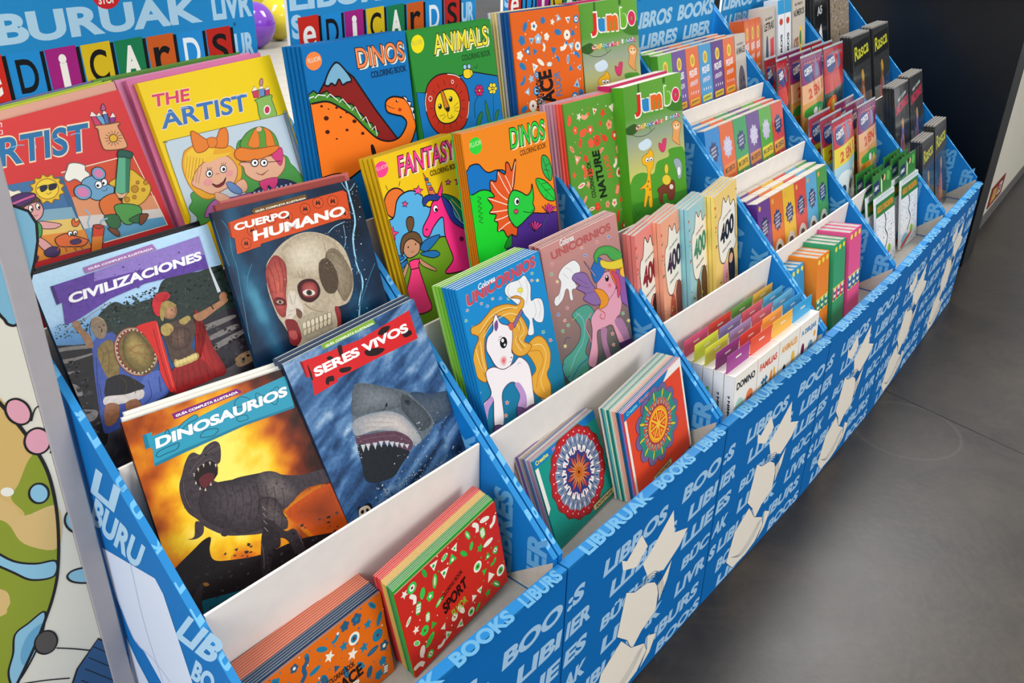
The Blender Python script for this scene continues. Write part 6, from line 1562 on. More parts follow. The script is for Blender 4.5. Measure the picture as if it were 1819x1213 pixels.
['T','#a4c8e4','LIBURUAK',[500,1400],[3300,0],[60,429],0.055],
['T','#a4c8e4','LIVR',[4400,1400],[1419,0],[60,429],0.055],
['T','#a4c8e4','BOOKS',[600,650],[2000,0],[60,429],0.055],
['T','#a4c8e4','LIBURS',[3200,650],[2400,0],[60,429],0.055],
['T','#a4c8e4','LIB',[800,40],[1200,0],[60,360],0.055],
['T','#a4c8e4','BOO:S',[3800,40],[1999,0],[60,360],0.055],
['P','#efe6d6',[1580,4620,2050,4250,2540,4620,2840,4110,2460,3800,1930,4080,1850,4400]],
['P','#efe6d6',[2720,3690,3000,3850,3800,4470,3980,3720,4600,3450,4300,3120,3690,2830,3400,3000,3060,3000]],
['P','#efe6d6',[2500,3060,3000,2960,3350,2720,3570,2370,3560,1690,3000,1500,2650,1200,2400,1700,1950,2170,2150,3300],'#0c4a80',6.0],
['P','#efe6d6',[3480,2500,3720,2620,4020,2900,3920,2400,3640,1900,3600,2150],'#0c4a80',6.0],
['S','#0a3a66',5.0,[2550,3060,3100,3000,3450,2680,3620,2050]],
['S','#0a3a66',5.0,[2610,3100,3160,3030,3510,2680,3690,2050]],
['S','#0a3a66',5.0,[2670,3140,3220,3060,3570,2680,3760,2050]],
['S','#0a3a66',5.0,[2730,3180,3280,3090,3630,2680,3830,2050]],
['P','#efe6d6',[2150,1900,2620,1300,3200,950,3350,600,3000,200,2460,80,1700,100,1220,600,1440,1500],'#0c4a80',6.0],
['P','#efe6d6',[3300,1100,3720,850,3500,400,3100,180,3350,600],'#0c4a80',6.0],
['S','#0a3a66',4.5,[1500,600,2000,400,2600,600,3000,900]],
['S','#0a3a66',4.5,[1620,520,2100,350,2680,560,3060,900]],
['S','#0a3a66',4.5,[1740,440,2200,300,2760,520,3120,900]],
['S','#0a3a66',4.5,[1860,360,2300,250,2840,480,3180,900]]],
'top_fold':[['P','#1a74b0',[0,0,5900,0,5900,220,0,220]],
['T','#5b97bb','LIBURUAK',[500,-90],[2200,0],[40,290],0.07],
['T','#5b97bb','BOOKS',[3000,-90],[1400,0],[40,290],0.07],
['T','#5b97bb','LIBURS',[4700,-90],[999,0],[40,290],0.07]],
'side_inner':[['T','#5a9ccc','HER',[6730,4680],[0,1339],[-460,0],0.055],
['T','#5a9ccc','LIBRES',[5910,4700],[0,1900],[-460,0],0.055],
['T','#5a9ccc','BOOK',[4979,6000],[0,1450],[-500,0],0.055],
['T','#5a9ccc','LIV',[4199,7000],[0,1000],[-450,0],0.055],
['T','#5a9ccc','BOOKS',[3299,7600],[0,1500],[-500,0],0.055],
['T','#5a9ccc','LIBRE',[2349,8600],[0,1300],[-450,0],0.055],
['T','#5a9ccc','OKS',[1499,9500],[0,1200],[-500,0],0.055]],
'side_outer':[['T','#a4c8e4','LI',[2522,8261],[690,-23],[425,643],0.06],
['T','#a4c8e4','BURU',[2226,7545],[1346,-183],[453,696],0.06],
['T','#a4c8e4','LIB',[4323,6552],[971,112],[607,805],0.06],
['T','#a4c8e4','BO',[4571,5864],[532,25],[305,603],0.06],
['P','#ccd4e8',[2432,7134,4106,7533,4265,7338,4602,5799,4603,5056,3663,4292,3476,4941,3107,5343,2799,5430,2489,6163]],
['P','#ccd4e8',[2502,5243,2713,4849,2959,4548,3068,3809,2085,3011,2325,4066]],
['S','#9fb0d0',12,[3371,7382,3365,6119,3547,4995]],
['S','#9fb0d0',12,[2527,6266,2799,5430,3344,5391,3825,5207]]]}
# ---------------------------------------------------------------- helpers
def lin(h):
    h = h.lstrip('#'); h = ''.join(c*2 for c in h) if len(h) == 3 else h
    v = [int(h[i:i+2],16)/255 for i in (0,2,4)]
    return tuple(c/12.92 if c <= .04045 else ((c+.055)/1.055)**2.4 for c in v)
def nodes(m):
    m.use_nodes = True; nt = m.node_tree
    return nt, nt.nodes['Principled BSDF']
MATS = {}
def mat(name, color, rough=.5, spec=.5, noise=0, nscale=40, bump=0, metallic=0, alpha=None, coat=0, trans=0, sx=(1,1,1)):
    if name in MATS: return MATS[name]
    m = bpy.data.materials.new(name); nt, b = nodes(m)
    c = lin(color) if isinstance(color, str) else color
    b.inputs['Roughness'].default_value = rough; b.inputs['Specular IOR Level'].default_value = spec
    b.inputs['Metallic'].default_value = metallic; b.inputs['Coat Weight'].default_value = coat
    b.inputs['Transmission Weight'].default_value = trans
    if alpha is not None: b.inputs['Alpha'].default_value = alpha
    tc = nt.nodes.new('ShaderNodeTexCoord'); mp = nt.nodes.new('ShaderNodeMapping'); mp.inputs['Scale'].default_value = sx
    nt.links.new(tc.outputs['Object'], mp.inputs[0])
    nz = nt.nodes.new('ShaderNodeTexNoise'); nz.inputs['Scale'].default_value = nscale; nz.inputs['Detail'].default_value = 5
    nt.links.new(mp.outputs[0], nz.inputs['Vector'])
    rp = nt.nodes.new('ShaderNodeValToRGB'); e = rp.color_ramp.elements
    e[0].position = .3; e[1].position = .7
    e[0].color = (*[x*(1-noise) for x in c],1); e[1].color = (*[min(1,x*(1+noise)) for x in c],1)
    nt.links.new(nz.outputs[0], rp.inputs[0]); nt.links.new(rp.outputs[0], b.inputs['Base Color'])
    if bump:
        bp = nt.nodes.new('ShaderNodeBump'); bp.inputs['Strength'].default_value = bump; bp.inputs['Distance'].default_value = .002
        nt.links.new(nz.outputs[0], bp.inputs['Height']); nt.links.new(bp.outputs[0], b.inputs['Normal'])
    MATS[name] = m; return m
def print_mat(name, rough, coat=0.0, bump=0.0):
    """printed card: colour per polygon of the artwork, alpha carries the photographic grain"""
    m = bpy.data.materials.new(name); nt, b = nodes(m)
    a = nt.nodes.new('ShaderNodeAttribute'); a.attribute_name = 'ink'
    tc = nt.nodes.new('ShaderNodeTexCoord')
    nz = nt.nodes.new('ShaderNodeTexNoise'); nz.inputs['Scale'].default_value = 160; nz.inputs['Detail'].default_value = 6
    nt.links.new(tc.outputs['Object'], nz.inputs['Vector'])
    s = nt.nodes.new('ShaderNodeMath'); s.operation = 'MULTIPLY_ADD'; s.inputs[1].default_value = 2.6; s.inputs[2].default_value = -.3
    nt.links.new(nz.outputs[0], s.inputs[0])
    one = nt.nodes.new('ShaderNodeMix'); one.data_type = 'FLOAT'; one.inputs[2].default_value = 1
    nt.links.new(a.outputs['Alpha'], one.inputs[0]); nt.links.new(s.outputs[0], one.inputs[3])
    v = nt.nodes.new('ShaderNodeVectorMath'); v.operation = 'SCALE'
    nt.links.new(a.outputs['Color'], v.inputs[0]); nt.links.new(one.outputs[0], v.inputs['Scale'])
    nt.links.new(v.outputs[0], b.inputs['Base Color'])
    b.inputs['Roughness'].default_value = rough; b.inputs['Specular IOR Level'].default_value = .13
    b.inputs['Coat Weight'].default_value = coat; b.inputs['Coat Roughness'].default_value = .12
    if bump:
        n2 = nt.nodes.new('ShaderNodeTexNoise'); n2.inputs['Scale'].default_value = 9; nt.links.new(tc.outputs['Object'], n2.inputs['Vector'])
        bp = nt.nodes.new('ShaderNodeBump'); bp.inputs['Strength'].default_value = bump; bp.inputs['Distance'].default_value = .004
        nt.links.new(n2.outputs[0], bp.inputs['Height']); nt.links.new(bp.outputs[0], b.inputs['Normal'])
    MATS[name] = m; return m
print_mat('glossy_print', .36, .02, .25); print_mat('matt_print', .5, 0, .15); print_mat('foil_wrap', .16, .7, 1.0)
mat('paper_pages', '#d9d4c8', .8, .2, .16, 90, 0, sx=(.05,9,1)); mat('grey_pages', '#a8a49c', .8, .2, .22, 90, 0, sx=(.05,9,1))
mat('white_card', '#e6ded6', .6, .3, .03, 30, .1); mat('grey_card', '#b4aea4', .75, .2, .05, 60, .15)
mat('cream_card', '#d8d0bf', .75, .2, .04, 30)

def mesh_obj(name, me, parent=None, m=None, link=True):
    o = bpy.data.objects.new(name, me)
    if m is not None:
        if not me.materials: me.materials.append(m if not isinstance(m, str) else MATS[m])
    if parent is not None: o.parent = parent
    COL.objects.link(o); return o
def pydata(verts, faces, m, name='mesh'):
    me = bpy.data.meshes.new(name); me.from_pydata(verts, [], faces)
    me.materials.append(MATS[m] if isinstance(m, str) else m); me.update(); return me
def boxvf(x0,x1,y0,y1,z0,z1):
    v = [(x0,y0,z0),(x1,y0,z0),(x1,y1,z0),(x0,y1,z0),(x0,y0,z1),(x1,y0,z1),(x1,y1,z1),(x0,y1,z1)]
    return v, [(0,3,2,1),(4,5,6,7),(0,1,5,4),(1,2,6,5),(2,3,7,6),(3,0,4,7)]
def boxes(lst, m, name='mesh', bevel=0):
    V, F = [], []
    for b in lst:
        v, f = boxvf(*b); n = len(V); V += v; F += [tuple(i+n for i in q) for q in f]
    me = pydata(V, F, m, name)
    if bevel:
        import bmesh
        bm = bmesh.new(); bm.from_mesh(me); bmesh.ops.bevel(bm, geom=bm.edges[:], offset=bevel, segments=2, affect='EDGES', profile=.6); bm.to_mesh(me); bm.free()
    return me

# ---------------------------------------------------------------- flat print: artwork as coloured polygons on a sheet
_TXT = {}
def text_mesh(s, bold=0):
    bold = min(bold, .045) if len(s) > 1 else min(bold, .07)
    k = (s, bold)
    if k in _TXT: return _TXT[k]
    c = bpy.data.curves.new('lettering', 'FONT'); c.body = s; c.offset = bold; c.resolution_u = 5
    o = bpy.data.objects.new('lettering', c); COL.objects.link(o)
    dg = bpy.context.evaluated_depsgraph_get(); ev = o.evaluated_get(dg); me = ev.to_mesh()
    V = np.array([v.co[:2] for v in me.vertices]).reshape(-1,2); F = [tuple(p.vertices) for p in me.polygons]
    ev.to_mesh_clear(); bpy.data.objects.remove(o); bpy.data.curves.remove(c)
    lo, hi = V.min(0), V.max(0); V = (V-lo)/np.maximum(hi-lo, 1e-6)
    _TXT[k] = (V, F, (hi-lo)[0]/max((hi-lo)[1],1e-6)); return _TXT[k]
def smooth(P, n=5, closed=True):
    P = np.array(P, float); N = len(P); out = []
    rng = range(N) if closed else range(N-1)
    for i in rng:
        if closed: a,b,c,d = P[(i-1)%N],P[i],P[(i+1)%N],P[(i+2)%N]
        else: a,b,c,d = P[max(i-1,0)],P[i],P[i+1],P[min(i+2,N-1)]
        for t in np.linspace(0,1,n,endpoint=False):
            out.append(.5*((2*b)+(c-a)*t+(2*a-5*b+4*c-d)*t*t+(3*b-a-3*c+d)*t**3))
    if not closed: out.append(P[-1])
    return np.array(out)
def ribbon(P, w, closed=False):
    P = np.array(P, float)
    if closed: P = np.vstack([P, P[:1]])
    d = np.gradient(P, axis=0)
    if closed: d[0] = d[-1] = (P[1]-P[0])+(P[-1]-P[-2])
    n = np.stack([-d[:,1], d[:,0]],1); n /= np.maximum(np.linalg.norm(n,axis=1,keepdims=True),1e-9)
    ww = np.full(len(P), w/2.0)
    A = P+n*ww[:,None]; B = P-n*ww[:,None]
    V = np.empty((2*len(P),2)); V[0::2] = A; V[1::2] = B
    F = [(2*i,2*i+1,2*i+3,2*i+2) for i in range(len(P)-1)]
    return V, F
def fbm(X, Y, seed, oct=5, sc=1.0):
    rg = np.random.default_rng(seed); out = np.zeros_like(X); a = .5; f = sc
    for o in range(oct):
        g = rg.random((64,64)); x = (X*f)%64; y = (Y*f)%64
        xi = x.astype(int); yi = y.astype(int); fx = x-xi; fy = y-yi; fx = fx*fx*(3-2*fx); fy = fy*fy*(3-2*fy)
        x1 = (xi+1)%64; y1 = (yi+1)%64
        out += a*((g[yi,xi]*(1-fx)+g[yi,x1]*fx)*(1-fy)+(g[y1,xi]*(1-fx)+g[y1,x1]*fx)*fy)
        a *= .5; f *= 2
    return out
def ramp(t, stops):
    ps = [s[0] for s in stops]; cs = np.array([lin(s[1]) for s in stops])
    return np.stack([np.interp(t, ps, cs[:,i]) for i in range(3)], -1)
class Sheet:
    """collects coloured polygons in millimetres-ish sheet units (0.1 mm), x right, y up"""
    def __init__(s): s.V=[]; s.F=[]; s.C=[]; s.n=0; s.bb=[]
    def layer(s, P, step=True):
        lo, hi = P.min(0), P.max(0); L = 1
        for (a,b,l) in s.bb:
            if lo[0] < b[0] and hi[0] > a[0] and lo[1] < b[1] and hi[1] > a[1]: L = max(L, l+1)
        if step: s.bb.append((lo,hi,L))
        return L
    def add(s, P, F, c, L=None):
        P = np.asarray(P, float)
        if L is None: L = s.layer(P)
        if s.clip: P = np.clip(P, 0, s.clip)
        z = np.full((len(P),1), float(L)); s.V.append(np.hstack([P, z]))
        s.F += [tuple(int(i)+s.n for i in f) for f in F]; s.n += len(P)
        c = np.asarray(c, float)
        if c.ndim == 1: c = np.repeat(c[None], len(P), 0)
        s.C.append(c)
    clip = None
    def cut(s, P):
        """trim a polygon to the edges of the sheet"""
        if not s.clip: return P
        for ax, lim, sg in ((0,0,1),(0,s.clip[0],-1),(1,0,1),(1,s.clip[1],-1)):
            out = []; n = len(P)
            for i in range(n):
                a, b = P[i], P[(i+1)%n]; da, db = (a[ax]-lim)*sg, (b[ax]-lim)*sg
                if da >= 0: out.append(a)
                if (da >= 0) != (db >= 0): out.append(a+(b-a)*da/(da-db))
            P = np.array(out)
            if len(P) < 3: return P
        return P
    def col(s, c):
        g = 0.0
        if '~' in c: c, g = c.split('~'); g = float(g)/10
        return np.array([*lin(c), g])
    def draw(s, e):
        k = e[0]
        if k in 'PB':
            P = np.array(e[2], float).reshape(-1,2)
            if k == 'B': P = smooth(P)
            P = s.cut(P)
            if len(P) < 3: return
            s.add(P, [tuple(range(len(P)))], s.col(e[1]))
            if len(e) > 3:
                V, F = ribbon(P, (e[4] if len(e) > 4 else 8)*2.9, True); s.add(V, F, s.col(e[3]))
        elif k in 'SL':
            P = np.array(e[3], float).reshape(-1,2)
            if k == 'S' and len(P) > 2: P = smooth(P, 5, False)
            V, F = ribbon(P, e[2]*2.3); s.add(V, F, s.col(e[1]))
        elif k == 'E':
            c, x, y, a, b = e[1:6]; r = math.radians(e[6]) if len(e) > 6 else 0; n = 10 if max(a,b) < 30 else 22
            t = np.linspace(0, 2*math.pi, n, endpoint=False)
            X = np.cos(t)*a; Y = np.sin(t)*b
            P = np.stack([x+X*math.cos(r)-Y*math.sin(r), y+X*math.sin(r)+Y*math.cos(r)],1)
            s.add(P, [tuple(range(n))], s.col(c))
            if len(e) > 7:
                V, F = ribbon(P, e[8] if len(e) > 8 else 8, True); s.add(V, F, s.col(e[7]))
        elif k == 'R':
            P = smooth(np.array(e[3], float).reshape(-1,2)); c = P.mean(0) if len(e) < 5 else np.array(e[4], float)
            n = len(P); mid = c+(P-c)*.55
            V = np.vstack([[c], mid, P]); c0, c1 = s.col(e[1]), s.col(e[2])
            F = [(0,1+i,1+(i+1)%n) for i in range(n)]+[(1+i,1+n+i,1+n+(i+1)%n,1+(i+1)%n) for i in range(n)]
            s.add(V, F, np.vstack([[c0], np.repeat([(c0*.55+c1*.45)], n, 0), np.repeat([c1], n, 0)]))
        elif k == 'T':
            # text in a parallelogram: origin, vector along, vector up
            c, st, o, ax, up = e[1:6]; bold = e[6] if len(e) > 6 else .02
            o = np.array(o, float); ax = np.array(ax, float); up = np.array(up, float)
            V, F, asp = text_mesh(st, bold)
            def place(V): return o+V[:,:1]*ax+V[:,1:]*up
            if len(e) > 7:   # outline: (colour, grow)
                V2, F2, _ = text_mesh(st, min(bold, .01)+min(e[8], .035)); g = e[8]*1.3
                h = np.linalg.norm(up); gx = ax/np.linalg.norm(ax)*h*g; gy = up*g
                s.add(o-gx-gy+V2[:,:1]*(ax+2*gx)+V2[:,1:]*(up+2*gy), F2, s.col(e[7]))
            s.add(place(V), F, s.col(c))
        elif k == 'G':
            x0,y0,x1,y1 = e[1]; n = 2
            s.add([(x0,y0),(x1,y0),(x1,y1),(x0,y1)], [(0,1,2,3)], np.array([s.col(q) for q in e[2:6]]))
        elif k == 'N':
            FIELD[e[1]](s, *e[2:])
    def emit(s, V3, F3, C4, eps=1e-5, unit=1e-4, T=None):
        """append to 3D lists on the plane y=0 facing -y"""
        if not s.V: return
        V = np.vstack(s.V); n = len(V3)
        Q = np.stack([V[:,0]*unit, -V[:,2]*eps*1.0, V[:,1]*unit],1)
        if T is not None: Q = Q@np.array(T[0]).T+np.array(T[1])
        V3 += [tuple(q) for q in Q]; F3 += [tuple(i+n for i in f) for f in s.F]; C4 += [tuple(c) for c in np.vstack(s.C)]
EPS = 6e-5
def grid(s, W, H, nx, ny, fn, grain=0, x0=0, y0=0):
    X, Y = np.meshgrid(np.linspace(0,1,nx+1), np.linspace(0,1,ny+1)); C = fn(X, Y)
    P = np.stack([x0+X.ravel()*W, y0+Y.ravel()*H],1); C = np.hstack([C.reshape(-1,3), np.full((len(P),1), grain)])
    F = [(j*(nx+1)+i, j*(nx+1)+i+1, (j+1)*(nx+1)+i+1, (j+1)*(nx+1)+i) for j in range(ny) for i in range(nx)]
    s.add(P, F, C)
FIELD = {}
def ink_mesh(V, F, C, m, name='mesh'):
    me = bpy.data.meshes.new(name); me.from_pydata(V, [], F)
    at = me.color_attributes.new('ink', 'FLOAT_COLOR', 'POINT')
    at.data.foreach_set('color', np.array(C, dtype=np.float32).ravel())
    me.materials.append(MATS[m]); me.update(); return me
def inkbox(V, F, C, b, c):
    v, f = boxvf(*b); n = len(V); V += v; F += [tuple(i+n for i in q) for q in f]
    c = (*lin(c.split('~')[0]), float(c.split('~')[1])/10 if '~' in c else 0.0); C += [c]*8
def sheet_of(name, W=None, H=None):
    s = Sheet()
    if name in POSE: s.clip = (POSE[name][7]*1e4, POSE[name][8]*1e4)
    for e in ART.get(name, []): s.draw(e)
    return s
# ---------------------------------------------------------------- procedural print fields
def f_fire(s, W, H):
    def fn(X, Y):
        n = fbm(X*W/1000*1.4, Y*H/1000*1.4, 3, 6, 1.6)+.35*(fbm(X*9, Y*12, 5, 4)-.5)
        t = 1.15-1.5*np.hypot((X-.36)*1.1, (Y-.58)*.85)+.9*(n-.5)
        t = t-.35*np.clip((Y-.8)*4,0,1)*np.clip((X-.3)*2,0,1)-.25*np.clip((X-.75)*3,0,1)
        return ramp(t, [(0,'#2a0d06'),(.2,'#6e2506'),(.4,'#b8540a'),(.6,'#dd8a0c'),(.8,'#f0bf1c'),(1.0,'#f7df62')])
    grid(s, W, H, 70, 84, fn, .05)
def f_sea(s, W, H):
    def fn(X, Y):
        a = X*5+Y*2.4; n = fbm(a+3*fbm(X*4, Y*4, 9, 3), (Y*22-X*7)%60, 4, 5)
        t = n*.9+.18*(Y-.3)
        return ramp(t, [(.15,'#16263e'),(.35,'#24456e'),(.5,'#3a6290'),(.62,'#5c82aa'),(.78,'#9fb6cc')])*(1-.55*np.clip((.32-Y)*3,0,1)*(.4+X))[...,None]
    grid(s, W, H, 90, 110, fn, .4)
def f_coast(s, W, H):
    def fn(X, Y):
        n = fbm(X*6, Y*14, 6, 5)
        sky = ramp(Y+.06*(n-.5), [(.0,'#0e2038'),(.62,'#26558a'),(.74,'#5f95c4'),(.80,'#a9cdea'),(1,'#b9dcf2')])
        rock = ramp(n+.1, [(.2,'#100e12'),(.55,'#2a272c'),(.8,'#575256')])
        k = np.clip((Y-.44-.02*np.sin(X*30))*40,0,1)[...,None]; return sky*k+rock*(1-k)
    grid(s, W, H, 50, 60, fn, .1)
def f_deep(s, W, H):
    def fn(X, Y):
        n = fbm(X*4, Y*5, 12, 5); t = n*.8+.28*np.exp(-((X-.12-.05*np.sin(Y*6))/.06)**2)-.15
        return ramp(t, [(.1,'#03101e'),(.35,'#0a2a46'),(.55,'#16506f'),(.75,'#4d93ac'),(.95,'#bfe0ea')])
    grid(s, W, H, 60, 74, fn, .1)
def f_specks(s, seed, n, o, ax, up, r0, r1, cols):
    rg = random.Random(seed); o, ax, up = (np.array(v, float) for v in (o, ax, up)); P, F, C = [], [], []
    for i in range(n):
        c = o+ax*rg.random()+up*rg.random(); a = rg.random()*6.28; r = rg.uniform(r0, r1); m = rg.choice((3,4,5)); k = len(P)
        for j in range(m): t = a+j*6.28/m; q = r*rg.uniform(.5,1.3); P.append(c+(q*math.cos(t), q*.7*math.sin(t)))
        F.append(tuple(range(k,k+m))); C += [s.col(cols[i%len(cols)])]*m
    s.add(P, F, np.array(C))
def f_petals(s, c, ox, oy, r0, r1, n, wd, ph, oc, w):
    o = np.array((ox,oy), float); P, F = [], []; P2, F2 = [], []
    for i in range(n):
        t = 2*math.pi*(i+ph)/n; d = np.array([math.cos(t), math.sin(t)]); q = np.array([-d[1], d[0]]); m = (r0+r1)/2
        B = smooth([o+d*r0, o+d*m+q*wd, o+d*r1, o+d*m-q*wd], 3); F.append(tuple(range(len(P), len(P)+len(B)))); P += list(B)
        if oc: V, G = ribbon(B, w*1.6, True); F2 += [tuple(k+len(P2) for k in g) for g in G]; P2 += list(V)
    s.add(P, F, s.col(c))
    if oc: s.add(P2, F2, s.col(oc))
def f_dots(s, c, ox, oy, r, n, sz, ph, oc):
    P, F = [], []
    for i in range(n):
        t = 2*math.pi*(i+ph)/n; F.append(tuple(range(len(P), len(P)+7)))
        P += [(ox+r*math.cos(t)+sz*math.cos(j*.898), oy+r*math.sin(t)+sz*math.sin(j*.898)) for j in range(7)]
    s.add(P, F, s.col(c))
def f_ring(s, c, ox, oy, r, wob, k, oc, w):
    t = np.linspace(0, 2*math.pi, 72, endpoint=False); R = r*(1+wob*np.cos(k*t)); P = np.stack([ox+R*np.cos(t), oy+R*np.sin(t)],1)
    s.add(P, [tuple(range(72))], s.col(c))
    if oc: V, F = ribbon(P, w*1.6, True); s.add(V, F, s.col(oc))
def f_doodle(s, W, H, seed, cols, shade, box, size):
    size *= 1.45
    rg = random.Random(seed); step = size*.62
    for j in range(int(H/step)+1):
        for i in range(int(W/step)+1):
            x = (i+.5+rg.uniform(-.22,.22)+(.5 if j%2 else 0))*step; y = (j+.5+rg.uniform(-.2,.2))*step; r = size*rg.uniform(.17,.27)
            if x < r or x > W-r or y < r or y > H-r or (box[0]*W < x < box[2]*W and box[1]*H < y < box[3]*H): continue
            c, c2 = rg.choice(cols), rg.choice(cols); k = rg.randrange(7); a = rg.uniform(0,180)
            if k == 0: s.draw(('E',c,x,y,r,r)); s.draw(('E',c2,x,y,r*.6,r*.6)); s.draw(('E',shade or '#3f7a2c',x,y,r*.25,r*.25))
            elif k == 1: s.draw(('E',c,x,y,r*1.25,r*.5,a)); s.draw(('E',c2,x,y,r*.8,r*.16,a))
            elif k == 2:
                for q in range(5): s.draw(('E',c,x+r*.6*math.cos(q*1.257+a),y+r*.6*math.sin(q*1.257+a),r*.42,r*.42))
                s.draw(('E',c2,x,y,r*.36,r*.36))
            elif k == 3:
                t = math.radians(a); s.draw(('P',c,[x+r*1.2*math.cos(t),y+r*1.2*math.sin(t),x+r*math.cos(t+2),y+r*math.sin(t+2),x-r*.4*math.cos(t),y-r*.4*math.sin(t),x+r*math.cos(t-2),y+r*math.sin(t-2)])); s.draw(('E',c2,x,y,r*.3,r*.3))
            elif k == 4:
                t = math.radians(a); s.draw(('S',c,r*.34,[x-r*math.cos(t),y-r*math.sin(t),x+r*.5*math.sin(t),y-r*.4*math.cos(t),x+r*math.cos(t),y+r*math.sin(t)]))
                s.draw(('E',c2,x+r*math.cos(t),y+r*math.sin(t),r*.32,r*.32))
            elif k == 5:
                s.draw(('E',c,x,y,r*1.1,r*.62,a)); t = math.radians(a)
                for q in (-.5,0,.5): s.draw(('L',c2,r*.18,[x+r*q*math.cos(t)-r*.45*math.sin(t),y+r*q*math.sin(t)+r*.45*math.cos(t),x+r*q*math.cos(t)+r*.45*math.sin(t),y+r*q*math.sin(t)-r*.45*math.cos(t)]))
            else:
                P = [];
                for q in range(10): t = q*.628+a; P += [x+r*(1 if q%2 else .45)*math.cos(t), y+r*(1 if q%2 else .45)*math.sin(t)]
                s.draw(('P',c,P))
            if rg.random() < .8: s.draw(('E',rg.choice(cols),x+step*.46,y+step*.42,r*.16,r*.16))
FIELD.update(fire=f_fire, sea=f_sea, coast=f_coast, deep=f_deep, specks=f_specks, petals=f_petals, dots=f_dots, ring=f_ring, doodle=f_doodle)

# ---------------------------------------------------------------- tags and placement
def tag(o, label=None, cat=None, group=None, kind=None):
    if label: o['label'] = label
    if cat: o['category'] = cat
    if group: o['group'] = group
    if kind: o['kind'] = kind
    return o
def empty(name, Mx):
    o = bpy.data.objects.new(name, None); o.empty_display_size = .05; COL.objects.link(o); o.matrix_world = Mx; return o
def copy_thing(src, Mx):
    r = src.copy(); COL.objects.link(r); r.matrix_world = Mx
    for ch in [c for c in src.children]:
        c = ch.copy(); COL.objects.link(c); c.parent = r; c.matrix_parent_inverse = ch.matrix_parent_inverse.copy()
        for g in [x for x in ch.children]:
            d = g.copy(); COL.objects.link(d); d.parent = c
    return r
UM = [None]+[Matrix.Translation((x,y,0)) @ Matrix.Rotation(a, 4, 'Z') for x,y,a,w_ in UNIT]
UW = [None]+[u[3] for u in UNIT]
TY = {1:0, 2:.2, 3:.374, 4:.543}; DIAG = lambda y: .549+.95*y
TF = {k: DIAG(v)-.088 for k, v in TY.items()}; TF[1] = .461
def frame(yaw, lean, roll):
    a, b, c = (math.radians(v) for v in (yaw, lean, roll))
    ex = Vector((math.cos(a), math.sin(a), 0)); n0 = Vector((-math.sin(a), math.cos(a), 0)); up = n0*math.sin(b)+Vector((0,0,math.cos(b)))
    x = ex*math.cos(c)-up*math.sin(c); u = up*math.cos(c)+ex*math.sin(c); n = u.cross(x)
    return Matrix(((x.x,n.x,u.x),(x.y,n.y,u.y),(x.z,n.z,u.z))).to_4x4()
def place(unit, x, y, z, yaw=0, lean=0, roll=0): return UM[unit] @ Matrix.Translation((x,y,z)) @ frame(yaw, lean, roll)

